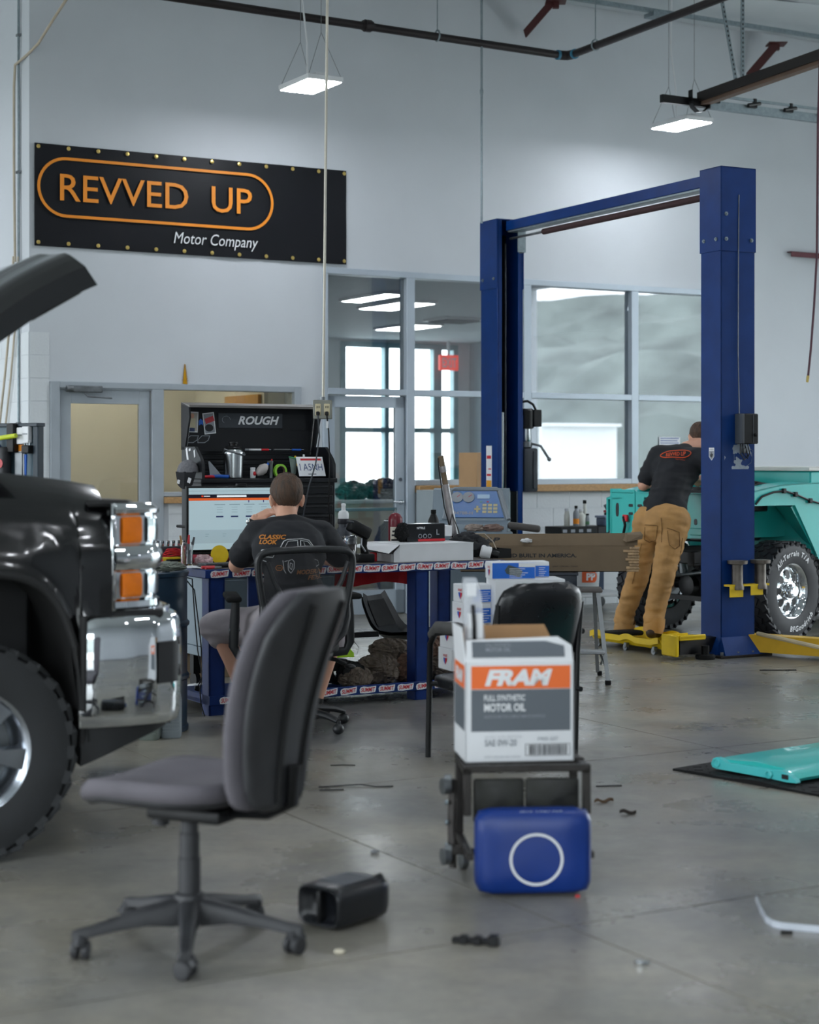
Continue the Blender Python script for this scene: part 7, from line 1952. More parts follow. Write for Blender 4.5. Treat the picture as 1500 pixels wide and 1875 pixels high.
for s in (-1, 1):
 mb = MB()
 mb.tube([(0.29 * s, 0.27, 0.0), (0.29 * s, 0.26, 0.3), (0.29 * s, 0.25, 0.57), (0.29 * s, 0.20, 0.625), (0.29 * s, 0.1, 0.64), (0.29 * s, -0.1, 0.64), (0.27 * s, -0.27, 0.65)], 0.015, 10)
 mb.build('arm_tube', fr_m, vc)
 mb = MB(); mb.tube([(0.24 * s, -0.25, 0.0), (0.24 * s, -0.26, 0.3), (0.24 * s, -0.27, 0.55), (0.24 * s, -0.30, 0.8)], 0.015, 10).tube([(0.24 * s, -0.3, 0.37), (0.24 * s, 0.2, 0.37), (0.29 * s, 0.26, 0.37)], 0.013, 8)
 mb.build('rear_leg', fr_m, vc)
 MB().tube([(0.29 * s, 0.245, 0.612), (0.29 * s, 0.18, 0.655), (0.29 * s, 0.0, 0.665), (0.285 * s, -0.18, 0.66)], [0.018, 0.026, 0.026, 0.02], 10, flat=1.3).build('arm_pad', mat('worn_arm_pad', '#4d4c4b', 0.65, var=0.3, scale=16), vc)
M['pad_blue'] = mat('glossy_blue_card', '#2468c9', 0.28, var=0.05)
iv = lambda v: vc.matrix_basis.inverted() @ v
def parts_carton(label, p, rz, sx, sy, sz, group='parts cartons on the visitor chair', blue_front=True, blue_right=False, picture=False, logo_left=True):
 t = thing('parts_carton', label, 'box', p, rz, group)
 MB().b2((-sx / 2, -sy / 2, 0), (sx / 2, sy / 2, sz), 0.002).build('carton', M['white'], t)
 e = 0.0012
 if blue_front:
  MB().b2((-sx / 2 + (sx * 0.2 if not picture else 0), -sy / 2 - e, 0.004), (sx / 2, -sy / 2 - 0.0002, sz * 0.74 if not picture else sz - 0.002)).build('blue_panel', M['pad_blue'], t, angle=None)
  mb = MB()
  for k in range(5):
   mb.b2((-sx * 0.1, -sy / 2 - 2 * e, sz * (0.12 + 0.12 * k)), (sx * (0.2 + 0.2 * ((k * 7) % 3) / 3), -sy / 2 - e, sz * (0.12 + 0.12 * k) + sz * 0.03))
  mb.build('print_lines', M['ink_white'], t, angle=None, kind='stuff')
 if picture:
  MB().prism([(-0.045, -0.012), (-0.035, 0.02), (0.02, 0.022), (0.045, 0.012), (0.04, -0.02), (-0.03, -0.026)], 0, 0.001, frame((0, -sy / 2 - e, sz * 0.5), (1, 0, -0.35), (0, 0, 1))).build('pad_picture', mat('pad_grey', '#3c4a4c', 0.6), t, angle=None)
  MB().b2((sx * 0.12, -sy / 2 - 2.2 * e, sz * 0.72), (sx / 2, -sy / 2 - 1.2 * e, sz - 0.003)).build('white_band', M['white'], t, angle=None)
 if logo_left:
  F = frame((-sx / 2 - e, -sy * 0.05, sz * 0.55), (0, -1, 0), (0, 0, 1))
  k = min(1.0, sz / 0.09)
  MB().prism([(-0.024 * k, 0.0), (0.0, 0.0), (0.0, -0.034 * k), (-0.018 * k, -0.016 * k)], 0, 0.001, F).build('logo_blue_half', M['ink_blue'], t, angle=None)
  MB().prism([(0.0, 0.0), (0.024 * k, 0.0), (0.018 * k, -0.016 * k), (0.0, -0.034 * k)], 0, 0.001, F).build('logo_red_half', M['ink_red'], t, angle=None)
  mb = MB(); add_text(mb, 'CARQUEST', F @ Matrix.Translation((0, 0.012 * k, 0)), w=0.054 * k, h=0.014 * k, bold=0.03); mb.build('logo_lettering', M['ink_red'], t, angle=None)
 return t
Z0 = 0.421
ca = radians(22)
def at(px, Y, z):
 return V(((px - CXP) / FPX * Y, Y, z))
parts_carton('white parts carton lowest in the stack at the seat front of the visitor chair', at(846, 9.02, Z0), ca, 0.19, 0.17, 0.11, blue_front=False)
parts_carton('white and blue parts carton second in the stack at the seat front', at(848, 9.02, Z0 + 0.111), ca, 0.185, 0.17, 0.125, blue_front=False)
parts_carton('white parts carton third in the stack with logo on its end', at(868, 9.03, Z0 + 0.237), ca, 0.17, 0.17, 0.105, blue_front=True)
parts_carton('white parts carton topmost of the narrow stack behind the motor oil carton', at(870, 9.03, Z0 + 0.343), ca, 0.17, 0.17, 0.09, blue_front=True)
parts_carton('large white parts carton on the chair seat under the wide one', at(936, 8.99, Z0), radians(30), 0.2, 0.26, 0.285, blue_front=True)
parts_carton('wide blue and white parts carton under the small brake pad cartons', at(962, 9.0, Z0 + 0.286), radians(8), 0.36, 0.24, 0.18, blue_front=True, logo_left=False)
parts_carton('small blue carton with brake pad picture on the wide carton', at(934, 8.96, Z0 + 0.467), radians(10), 0.22, 0.16, 0.085, group='brake pad cartons', picture=True)
parts_carton('small blue brake pad carton beside the pictured one on the wide carton', at(985, 9.1, Z0 + 0.467), radians(8), 0.09, 0.13, 0.08, group='brake pad cartons', logo_left=False)
# black pickup
TO = V((-1.59, 6.45, 0))
tk = thing('pickup_truck', 'black pickup with raised hood, chrome bumper and amber side lamps', 'truck', TO, RA)
M['car_black'] = mat('black_car_paint', '#08080a', 0.2, var=0.0, coat=0.7, spec=0.5)
M['trim_black'] = mat('textured_black_trim', '#141516', 0.7, var=0.15, scale=30, bump=0.15, bscale=150)
def arch_low(x):
 u = (x + 0.02) / 0.42
 if abs(u) >= 1:
  return 0.90 if x > 0 else 0.52
 return 0.41 + 0.66 * (1 - abs(u) ** 3.4) ** (1 / 2.6)
def ztop(x):
 return 1.448 - 0.02 * max(0, x + 0.3) - 0.165 * max(0, x - 0.15) ** 1.45 - 0.35 * max(0, x - 0.5) ** 2
def fskin(x, v):
 zl, zt = arch_low(x), ztop(x)
 z = zl + (zt - zl) * v
 y = 0.0
 s_ = max(0, (z - 1.17) / max(0.05, zt - 1.17))
 y += 0.022 * (1 if z > 1.165 else 0) * min(1, (z - 1.165) / 0.02) + 0.19 * s_ ** 2.4
 y += 0.5 * max(0, x - 0.42) ** 2
 d = sqrt(max(0, (z - zl)) ** 2)
 if -0.46 < x < 0.42:
  y -= 0.035 * math.exp(-(z - zl) / 0.05)
 return V((x, y, z))
xs = [-1.6, -1.3, -1.0, -0.7, -0.5, -0.442] + [-0.44 + 0.84 * k / 26 for k in range(1, 26)] + [0.398, 0.402, 0.44, 0.48, 0.512, 0.53]
vsn = [0, 0.03, 0.07, 0.15, 0.25, 0.36, 0.47, 0.55, 0.6, 0.66, 0.72, 0.78, 0.84, 0.89, 0.93, 0.96, 0.985, 1.0]
mb = MB()
gv = [[mb._v(fskin(x, v)) for v in vsn] for x in xs]
for i in range(len(xs) - 1):
 for j in range(len(vsn) - 1):
  mb._f([gv[i][j], gv[i + 1][j], gv[i + 1][j + 1], gv[i][j + 1]])
inn = [mb._v(fskin(x, 1.0) + V((0, 0.06, -0.03))) for x in xs]
for i in range(len(xs) - 1):
 mb._f([gv[i][-1], gv[i + 1][-1], inn[i + 1], inn[i]])
fe = mb.build('fender', M['car_black'], tk, angle=50)
mb = MB(); mb.tube([fskin(x, 0.0) + V((0, 0.004, 0)) for x in xs if -0.44 < x < 0.41] + [V((0.405, 0.02, 0.7)), V((0.42, 0.03, 0.5)), V((0.425, 0.05, 0.4))], 0.016, 8); mb.build('arch_lip', M['trim_black'], fe)
mb = MB()      # wheel housing
pr = [(x, arch_low(x) - 0.0) for x in xs if -0.45 < x < 0.403] + [(0.425, 0.62), (0.44, 0.42)]
mb.rings([[V((x, 0.02, z)), V((x, 0.5, z - 0.03))] for x, z in pr], cap=False, closed=False)
mb.b2((-0.7, 0.5, 0.25), (0.5, 0.52, 1.2))
mb.build('wheel_housing', mat('matte_liner', '#0c0c0d', 0.9, var=0.2), tk)
MB().b2((-1.6, 1.82, 0.5), (0.6, 1.9, 1.38), 0.03, 2).build('fender', M['car_black'], tk)
MB().b2((0.3, 0.2, 1.05), (0.66, 1.72, 1.29), 0.02).b2((0.62, 0.30, 0.9), (0.75, 1.60, 1.33), 0.03, 2).build('front_panel', M['car_black'], tk)
MB().b2((-0.8, 0.25, 0.6), (0.3, 1.7, 1.16), 0.03).b2((-0.5, 0.6, 1.16), (0.1, 1.3, 1.28), 0.04, 2).b2((-0.6, 0.3, 1.16), (-0.2, 0.55, 1.3), 0.02).build('engine', mat('engine_grey', '#1d1e20', 0.55, 0.3, var=0.3), tk)
MB().b2((-1.6, 0.2, 0.45), (-0.8, 1.75, 1.36), 0.02).build('firewall', M['trim_black'], tk)
MB().b2((0.45, 0.05, 1.31), (0.62, 1.8, 1.335), 0.012).build('core_cover', M['trim_black'], tk)
lpth = [(0.535, 0.008), (0.58, 0.014), (0.63, 0.028), (0.685, 0.05), (0.728, 0.085), (0.757, 0.135), (0.775, 0.22), (0.78, 0.32)]
def pnorm(path, i):
 p, q = V(path[max(0, i - 1)]), V(path[min(len(path) - 1, i + 1)])
 t = (q - p).normalized()
 return V((t.y, -t.x))
def wall(mb, path, zs, i0=0, i1=None):
 """sweep a section of (outward offset, z) along a plan path"""
 i1 = len(path) if i1 is None else i1
 mb.rings([[V((path[i][0] + pnorm(path, i).x * o, path[i][1] + pnorm(path, i).y * o, z)) for o, z in zs] for i in range(i0, i1)], cap=False, closed=False)
def fine(path, n=4):
 out = []
 for p, q in zip(path[:-1], path[1:]):
  out += [(p[0] + (q[0] - p[0]) * k / n, p[1] + (q[1] - p[1]) * k / n) for k in range(n)]
 return out + [path[-1]]
lf = fine(lpth)
mb = MB()
wall(mb, lf, [(-0.1, 1.325), (-0.01, 1.322), (0.014, 1.30), (0.012, 1.285), (-0.004, 1.275), (-0.004, 1.165), (0.012, 1.158), (0.026, 1.12), (0.026, 1.105), (0.012, 1.07), (-0.004, 1.06), (-0.004, 0.958), (0.012, 0.948), (0.014, 0.925), (-0.01, 0.912), (-0.1, 0.91)])
mb.b2((0.525, 0.006, 0.912), (0.547, 0.03, 1.322), 0.004)
lamp_o = mb.build('lamp_surround', M['chrome'], tk, angle=50)
amber = mat('amber_lens', '#dd7414', 0.12, var=0.08, scale=25, emit=0.03)
clearlens = mat('clear_lamp_lens', '#c6cfd4', 0.08, 0.7, var=0.1, scale=14)
for z0, z1 in ((1.168, 1.272), (0.962, 1.056)):
 for i0, i1, m, nm in ((3, 11, amber, 'amber_lens'), (12, 26, clearlens, 'clear_lens')):
  mb = MB(); wall(mb, lf, [(-0.004, z0), (0.006, z0 + 0.01), (0.008, (z0 + z1) / 2), (0.006, z1 - 0.01), (-0.004, z1)], i0, i1); mb.build(nm, m, lamp_o)
MB().b2((0.44, 0.01, 0.885), (0.74, 0.5, 0.912), 0.004).build('lamp_gap', M['trim_black'], tk)
bpth = fine([(0.40, 0.015), (0.46, -0.002), (0.60, -0.008), (0.70, 0.004), (0.78, 0.035), (0.825, 0.085), (0.855, 0.16), (0.885, 0.30), (0.925, 0.6), (0.94, 0.95), (0.925, 1.3), (0.885, 1.6), (0.83, 1.82), (0.7, 1.9), (0.40, 1.9)])
mb = MB()
wall(mb, bpth, [(-0.03, 0.465), (0.0, 0.475), (0.012, 0.52), (0.018, 0.66), (0.016, 0.80), (0.008, 0.865), (-0.004, 0.888), (-0.03, 0.90), (-0.14, 0.905), (-0.2, 0.90)])
bm_ = mb.build('bumper', M['chrome'], tk, angle=60)
MB().tube([(0.402, 0.012, 0.88), (0.402, 0.008, 0.66), (0.402, 0.014, 0.48)], 0.007, 6).build('bumper_edge', M['chrome'], bm_)
i0 = min(range(len(bpth)), key=lambda i: abs(bpth[i][0] - 0.71)); i1 = min(range(len(bpth)), key=lambda i: abs(bpth[i][0] - 0.79) + abs(bpth[i][1] - 0.04)) + 1
mb = MB(); wall(mb, bpth, [(0.012, 0.625), (0.024, 0.63), (0.0245, 0.785), (0.014, 0.79)], i0, i1); mb.build('bumper_slot', M['ink_black'], bm_)
mb = MB(); wall(mb, bpth, [(-0.12, 0.905), (-0.07, 0.925), (-0.03, 0.915), (-0.03, 0.90)], 2, i1 + 12); mb.build('bumper_step', M['chrome'], bm_)
for x in (0.56, 0.70):
 n = 20
 MB().lathe([(0.032, 0.9), (0.034, 0.908), (0.001, 0.91)], (x, 0.13, 0.0), (0, 0, 1), 20).build('step_boss', M['chrome'], bm_)
mb = MB()
vp = [(0.415, 0.03), (0.5, 0.012), (0.6, 0.008), (0.7, 0.02), (0.77, 0.06), (0.80, 0.12)]
zb = [0.325, 0.36, 0.40, 0.435, 0.455, 0.46]
mb.rings([[V((x, y, 0.475)), V((x, y + 0.01, z)), V((x, y + 0.08, z + 0.01)), V((x, y + 0.08, 0.475))] for (x, y), z in zip(vp, zb)])
mb.b2((0.6, 0.14, 0.45), (0.82, 1.75, 0.475))
mb.build('valance', mat('grey_black_valance', '#1b1d1f', 0.6, var=0.1), tk)
M['alloy'] = mat('polished_alloy', '#aab0b8', 0.2, 0.95, var=0.1, scale=8)
M['tire_used'] = mat('used_tire_rubber', '#232527', 0.78, var=0.2, scale=16, bump=0.08, bscale=40)
for y, r in ((0.145, pi), (1.75, 0)):
 make_wheel(tk, (-0.02, y, 0.41), r, 0.41, 0.28, 0.235, 'spokes', M['tire_used'], M['alloy'], 26)
MB().b2((-1.6, 0.25, 0.35), (-0.5, 1.65, 0.55)).cyl((-0.02, 0.25, 0.41), (-0.02, 1.65, 0.41), 0.05).build('underbody', M['trim_black'], tk)
HA = radians(35.5)
hx0, hz0 = -0.78, 1.475
def hood(l, v, off=0.0):
 """l along the hood from the hinge (0..1), v across; off: inward"""
 L_ = 1.42
 y = 0.03 + 1.82 * v
 a = l * L_
 crown = 0.035 * (1 - (2 * v - 1) ** 2) ** 0.7 + 0.015 * math.exp(-((abs(2 * v - 1) - 0.55) / 0.12) ** 2)
 droop = 0.0 if a < 1.12 else 0.35 * (a - 1.12) ** 2
 side = 0.06 * max(0, abs(2 * v - 1) - 0.90) / 0.10
 h = crown - droop - side - off
 return V((hx0 + a * cos(HA) - h * sin(HA), y, hz0 + a * sin(HA) + h * cos(HA)))
mb = MB()
mb.grid(lambda u, v: hood(u, v), 44, 50); mb.grid(lambda u, v: hood(u, v, 0.085), 44, 50)
for v in (0.0, 1.0):
 mb.grid(lambda u, w: hood(u, v, 0.085 * w), 44, 1)
mb.grid(lambda u, w: hood(1.0, u, 0.085 * w), 50, 1)
bmesh.ops.remove_doubles(mb.bm, verts=mb.bm.verts, dist=1e-4)
hd_o = mb.build('hood', M['car_black'], tk, angle=45)
mb = MB(); mb.tube([hood(0.8, 0.012, 0.095), hood(0.95, 0.012, 0.095), hood(0.99, 0.02, 0.09), hood(0.99, 0.2, 0.09)], 0.014, 8); mb.build('hood_seal', M['trim_black'], hd_o)
mb = MB(); mb.grid(lambda u, v: hood(0.1 + 0.78 * u, 0.08 + 0.84 * v, 0.10 + 0.012 * sin(u * 20)), 30, 20); mb.build('hood_liner', M['trim_black'], hd_o)
MB().cyl((-0.1, 0.3, 1.25), hood(0.62, 0.16, 0.06), 0.008, seg=8).build('hood_strut', M['dull_steel'], tk)
# fabric task chair in front
KC = V((-0.673, 5.39, 0))
kc_ = thing('task_chair', 'armless grey fabric task chair with black shell back turned to the pickup', 'chair', KC, radians(64.5))
M['chair_plastic'] = mat('dusty_black_plastic', '#2b2c2f', 0.5, var=0.2, scale=10, bump=0.03)
M['grey_fabric'] = mat('grey_chair_fabric', '#5b585e', 0.92, var=0.14, scale=7, bump=0.25, bscale=260)
for k, an in enumerate((203, 275, 347, 59, 131)):
 an = radians(an) - radians(64.5)
 d = V((cos(an), sin(an), 0)); n = V((-d.y, d.x, 0))
 mb = MB()
 rs = []
 for r, zt, zb_, w_ in ((0.02, 0.155, 0.08, 0.032), (0.06, 0.15, 0.075, 0.03), (0.14, 0.135, 0.085, 0.026), (0.23, 0.112, 0.078, 0.022), (0.30, 0.095, 0.068, 0.02), (0.35, 0.088, 0.058, 0.019), (0.36, 0.082, 0.058, 0.016)):
  rs.append([d * r + n * w_ + V((0, 0, zb_)), d * r + n * w_ + V((0, 0, zt - 0.012)), d * r + n * w_ * 0.6 + V((0, 0, zt)), d * r - n * w_ * 0.6 + V((0, 0, zt)), d * r - n * w_ + V((0, 0, zt - 0.012)), d * r - n * w_ + V((0, 0, zb_))])
 mb.rings(rs); mb.build('base_arm', M['chair_plastic'], kc_, angle=50)
 c = d * 0.335
 t2 = V((cos(an + 1.1), sin(an + 1.1), 0))
 s2 = V((-t2.y, t2.x, 0))
 cs = MB()
 for s in (-1, 1):
  cs.lathe([(0.018, -0.011), (0.028, -0.009), (0.029, 0.006), (0.024, 0.011), (0.002, 0.012)], c + s2 * 0.016 * s + V((0, 0, 0.029)), s2 * s, 20)
 cs.cyl(c + V((0, 0, 0.03)), c + V((0, 0, 0.075)), 0.012).tube([c + t2 * 0.03 + V((0, 0, 0.04)), c + t2 * 0.015 + V((0, 0, 0.062)), c - t2 * 0.02 + V((0, 0, 0.06))], 0.017, 8)
 cs.build('caster', M['chair_plastic'], kc_)
MB().lathe([(0.05, 0.075), (0.052, 0.12), (0.045, 0.165), (0.034, 0.17)], seg=24).build('hub', M['chair_plastic'], kc_)
MB().lathe([(0.034, 0.16), (0.034, 0.275), (0.031, 0.277), (0.031, 0.35), (0.027, 0.352), (0.027, 0.40), (0.02, 0.402), (0.02, 0.45)], seg=24).build('gas_column', M['chair_plastic'], kc_)
mb = MB()
def seatf(u, v, top=True):
 a = 2 * pi * u
 c, s = cos(a), sin(a)
 p = 2.9
 r = (abs(c) ** p + abs(s) ** p) ** (-1 / p)
 x, y = 0.25 * r * c * v, 0.26 * r * s * v + 0.055
 fr = max(0, (y - 0.15) / 0.16)
 z = 0.532 - 0.045 * fr ** 2 - 0.02 * (1 - (x / 0.25) ** 2) * (1 - min(1, abs(y) / 0.25)) * 1.0 + 0.012 * abs(x / 0.25) ** 2
 return V((x, y, z))
rings = []
n = 56
for v, dz in ((0.9, -0.06), (0.97, -0.052), (1.0, -0.036), (1.0, -0.022), (0.975, -0.008), (0.93, 0.0), (0.8, 0), (0.6, 0), (0.4, 0), (0.2, 0), (0.02, 0)):
 rings.append([seatf(i / n, v) + V((0, 0, dz)) for i in range(n)])
mb.rings(rings); mb.build('seat', M['grey_fabric'], kc_, angle=60)
mb = MB(); mb.rings([[seatf(i / n, v) + V((0, 0, dz)) for i in range(n)] for v, dz in ((0.75, -0.078), (0.9, -0.072), (0.94, -0.06), (0.93, -0.05))]); mb.build('seat_pan', M['chair_plastic'], kc_, angle=60)
MB().b2((-0.09, -0.16, 0.40), (0.09, 0.1, 0.44), 0.01, 2).build('mechanism', M['black'], kc_)
MB().cyl((0.09, 0.16, 0.45), (0.10, 0.17, 0.345), 0.023, 0.028, seg=18).build('adjuster_knob', M['chair_plastic'], kc_)
def backp(x, f, off):
 """f: 0 bottom .. 1 top; off: behind the cushion line"""
 z = 0.455 + 0.655 * f
 y = -0.285 - 0.15 * f + 0.03 * sin(pi * min(1, f * 1.1))
 return V((x, y - off + 0.10 * (x / 0.22) ** 2 * 0.35, z))
def bw(f):
 return 0.17 + 0.06 * sin(pi * min(1, f / 0.85) * 0.62) - 0.10 * max(0, (f - 0.78) / 0.22) ** 2.2 - 0.05 * max(0, (0.1 - f) / 0.1) ** 2
def backring(f, half, o0, o1, n=28, k=1.0):
 w_ = half
 out = []
 for i in range(n):
  a = 2 * pi * i / n
  x = w_ * (abs(cos(a)) ** 0.7) * (1 if cos(a) > 0 else -1)
  om, oh = (o0 + o1) / 2, (o1 - o0) / 2
  out.append(backp(x, f, om + oh * (abs(sin(a)) ** 0.7) * (1 if sin(a) > 0 else -1) * k))
 return out
fs = [0.0, 0.015, 0.05, 0.12, 0.2, 0.3, 0.4, 0.5, 0.6, 0.7, 0.8, 0.87, 0.93, 0.97, 0.99, 1.0]
mb = MB(); mb.rings([backring(f, bw(f) * (0.85 if f in (0.0, 1.0) else 1), -0.05, 0.012, k=(0.5 if f in (0.0, 1.0) else 1)) for f in fs]); mb.build('back_cushion', M['grey_fabric'], kc_, angle=60)
mb = MB(); mb.rings([backring(f, (bw(f) - 0.012) * (0.85 if f in (0.0, 1.0) else 1), 0.008, 0.06, k=(0.5 if f in (0.0, 1.0) else 1)) for f in fs]); shl = mb.build('back_shell', M['chair_plastic'], kc_, angle=60)
for x in (-0.075, 0.075):
 mb = MB(); mb.tube([backp(x * (0.8 + 0.4 * f), f, 0.06) for f in [0.04 + 0.9 * k / 14 for k in range(15)]], 0.012, 8); mb.build('shell_rib', M['black'], shl)
MB().tube([V((0, -0.1, 0.42)), V((0, -0.28, 0.43)), backp(0, 0.02, 0.075), backp(0, 0.2, 0.075)], 0.03, 10, flat=0.5).build('back_bracket', M['black'], kc_)
# folded creeper seat with the oil carton
SO = V((0.42, 6.1, 0))
cs_ = thing('creeper_seat', 'folded rolling creeper seat with blue padded panel in front', 'creeper seat', SO, radians(4))
M['blue_vinyl'] = mat('blue_vinyl', '#06307c', 0.36, var=0.08, scale=6, bump=0.04, bscale=30)
M['frame_dark'] = mat('worn_dark_frame', '#34312f', 0.45, 0.55, var=0.25, scale=10)
mb = MB()
def padring(y, k, hx=0.202, hz=0.146):
 n = 40; p = 9
 return [(hx * k * (abs(cos(a)) ** p + abs(sin(a)) ** p) ** (-1 / p) * cos(a), y, 0.15 + hz * k * (abs(cos(a)) ** p + abs(sin(a)) ** p) ** (-1 / p) * sin(a)) for a in [2 * pi * i / n for i in range(n)]]
mb.rings([padring(-0.01, 0.9), padring(-0.02, 0.985), padring(-0.045, 1.0), padring(-0.07, 0.985), padring(-0.09, 0.93), padring(-0.098, 0.85), padring(-0.103, 0.5), padring(-0.104, 0.05)])
bpad = mb.build('blue_pad', M['blue_vinyl'], cs_, angle=60)
n = 40
mb = MB(); flat_ring(mb, [(0.005 + 0.088 * cos(2 * pi * i / n), 0.13 + 0.085 * sin(2 * pi * i / n)) for i in range(n)], 0.009, -0.1055); mb.build('ring_print', M['ink_white'], bpad, angle=None, recalc=False)
mb = MB(); add_text(mb, 'DO NOT STEP', frame((0.02, -0.083, 0.2895), (-1, 0, 0), (0, 0.6, -0.75)), w=0.15, h=0.013, bold=0.02, lift=0.003); mb.build('lettering', M['ink_white'], bpad, angle=None)
MB().b2((-0.19, 0.09, 0.215), (-0.01, 0.115, 0.37), 0.01, 2).b2((-0.005, 0.09, 0.215), (0.185, 0.115, 0.37), 0.01, 2).build('worn_pad', mat('scuffed_black_vinyl', '#1d1e1a', 0.6, var=0.9, scale=14, bump=0.15, bscale=20), cs_)
mb = MB()
for x in (-0.215, 0.205):
 mb.b2((x - 0.014, 0.05, 0.25), (x + 0.014, 0.078, 0.41), 0.003).b2((x - 0.014, 0.05, 0.39), (x + 0.014, 0.36, 0.418), 0.003)
 mb.b2((x - 0.014, 0.33, 0.06), (x + 0.014, 0.36, 0.41), 0.003).b2((x - 0.014, -0.02, 0.11), (x + 0.014, 0.36, 0.135), 0.003)
mb.b2((-0.229, 0.05, 0.40), (0.219, 0.078, 0.424), 0.003).b2((-0.229, 0.332, 0.40), (0.219, 0.36, 0.424), 0.003).b2((-0.229, 0.19, 0.404), (0.219, 0.21, 0.424), 0.003).b2((-0.2, 0.34, 0.05), (0.2, 0.36, 0.07))
mb.build('frame', M['frame_dark'], cs_)
mb = MB().tube([(-0.255, 0.16, 0.36), (-0.262, 0.15, 0.2), (-0.258, 0.14, 0.05)], 0.016, 8, flat=0.6); mb.b2((-0.27, 0.12, 0.1), (-0.2, 0.14, 0.13)); mb.build('side_link', M['frame_dark'], cs_)
for z in (0.28, 0.21, 0.13):
 MB().cyl((-0.275, 0.145, z), (-0.285, 0.145, z), 0.009, seg=8).build('bolt', M['galv'], cs_)
for x, y, z in ((-0.285, 0.13, 0.34), (-0.285, 0.12, 0.095), (0.2, 0.34, 0.03), (-0.2, 0.34, 0.03)):
 MB().lathe([(0.012, -0.014), (0.029, -0.012), (0.029, 0.012), (0.012, 0.014)], (x, y, z), (1, 0.3, 0), 20).b2((x - 0.004, y - 0.012, z), (x + 0.02, y + 0.012, z + 0.04)).build('caster', M['dull_steel'], cs_)
BX = V((0.197, 6.19, 0.426))
bx_ = thing('oil_carton', 'open white motor oil carton with orange and grey label standing on the creeper seat', 'box', BX, radians(7))
bw_, bd_, bh_ = 0.387, 0.27, 0.352
inner = mat('carton_inside', '#a9835c', 0.75, var=0.06)
mb = MB(); t_ = 0.004
mb.b2((0, 0, 0), (bw_, t_, bh_)).b2((0, bd_ - t_, 0), (bw_, bd_, bh_)).b2((0, 0, 0), (t_, bd_, bh_)).b2((bw_ - t_, 0, 0), (bw_, bd_, bh_)).b2((0, 0, 0), (bw_, bd_, t_))
cb = mb.build('carton', M['white'], bx_, angle=None)
ff = lambda z: frame((0, -0.0008, z), (1, 0, 0), (0, 0, 1))
P_ = lambda x0, x1, z0, z1, nm, m, e=0.0006, y=0.0: MB().b2((x0, y - e - 0.0004, z0), (x1, y - e, z1)).build(nm, m, cb, angle=None)
og = mat('orange_label', '#ee6f2d', 0.45, var=0.03); gg = mat('slate_label', '#5e656c', 0.5, var=0.03)
P_(0.02, 0.375, 0.257, 0.338, 'orange_band', og); P_(0.02, 0.375, 0.108, 0.255, 'grey_band', gg)
def pt_(s, x0, x1, z, h, m, sh=0.0, bold=0.02, y=-0.0012):
 mb = MB(); add_text(mb, s, frame(((x0 + x1) / 2, y, z), (1, 0, 0), (0, 0, 1)), w=x1 - x0, h=h, shear=sh, bold=bold, lift=0.0006); return mb.build('lettering', m, cb, angle=None)
pt_('FRAM', 0.068, 0.31, 0.297, 0.058, M['ink_white'], 0.25, 0.055)
pt_('FULL SYNTHETIC', 0.066, 0.212, 0.226, 0.021, M['ink_white']); pt_('MOTOR OIL', 0.066, 0.214, 0.192, 0.028, M['ink_white'], 0, 0.03)
pt_('ACEITE DE MOTOR COMPLETAMENTE SINTETICO', 0.066, 0.284, 0.160, 0.010, M['ink_grey'], 0, 0.01)
pt_('SAE 0W-20', 0.068, 0.182, 0.068, 0.024, M['ink_grey']); pt_('F900-507', 0.258, 0.33, 0.079, 0.014, M['ink_grey'], 0, 0.0)
pt_('EMPTY BEFORE RECYCLING', 0.068, 0.195, 0.018, 0.006, M['ink_grey'], 0, 0.0); pt_('3/5 QT / 4.73 L BOTTLES', 0.068, 0.20, 0.088, 0.006, M['ink_grey'], 0, 0.0)
mb = MB()
mb.b2((0.213, -0.0012, 0.02), (0.374, -0.0008, 0.022)).b2((0.213, -0.0012, 0.06), (0.374, -0.0008, 0.062)).b2((0.213, -0.0012, 0.02), (0.215, -0.0008, 0.062)).b2((0.372, -0.0012, 0.02), (0.374, -0.0008, 0.062))
x = 0.226; rg = random.Random(5)
while x < 0.36:
 w_ = rg.choice((0.0012, 0.002, 0.0035)); mb.b2((x, -0.0012, 0.024), (x + w_, -0.0008, 0.058)); x += w_ + rg.choice((0.0015, 0.002, 0.003))
mb.build('barcode', M['ink_black'], cb, angle=None, kind='stuff')
MB().b2((-0.0014, 0.02, 0.257), (-0.0005, 0.25, 0.338)).build('orange_band', og, cb, angle=None); MB().b2((-0.0014, 0.02, 0.108), (-0.0005, 0.25, 0.255)).build('grey_band', gg, cb, angle=None)
mb = MB(); add_text(mb, 'FRAM', frame((-0.0016, 0.135, 0.297), (0, -1, 0), (0, 0, 1)), w=0.17, h=0.05, shear=0.25, bold=0.05); mb.build('lettering', M['ink_white'], cb, angle=None)
mb = MB(); mb.rings([[(0.002, 0, bh_), (bw_ - 0.002, 0, bh_), (bw_ - 0.002, 0.004, bh_), (0.002, 0.004, bh_)], [(0.006, 0.028, bh_ + 0.075), (bw_ - 0.05, 0.028, bh_ + 0.085), (bw_ - 0.05, 0.032, bh_ + 0.085), (0.006, 0.032, bh_ + 0.075)]])
mb.rings([[(bw_ - 0.05, 0.0, bh_), (bw_ - 0.002, 0.0, bh_), (bw_ - 0.002, 0.004, bh_), (bw_ - 0.05, 0.004, bh_)], [(bw_ - 0.052, 0.028, bh_ + 0.085), (bw_ - 0.004, 0.02, bh_ + 0.055), (bw_ - 0.004, 0.024, bh_ + 0.055), (bw_ - 0.052, 0.032, bh_ + 0.085)]])
fl1 = mb.build('flap', M['white'], bx_, angle=None)
Ff = frame((0.19, 0.0125, bh_ + 0.042), (1, 0, 0), (0, 0.028, 0.078))
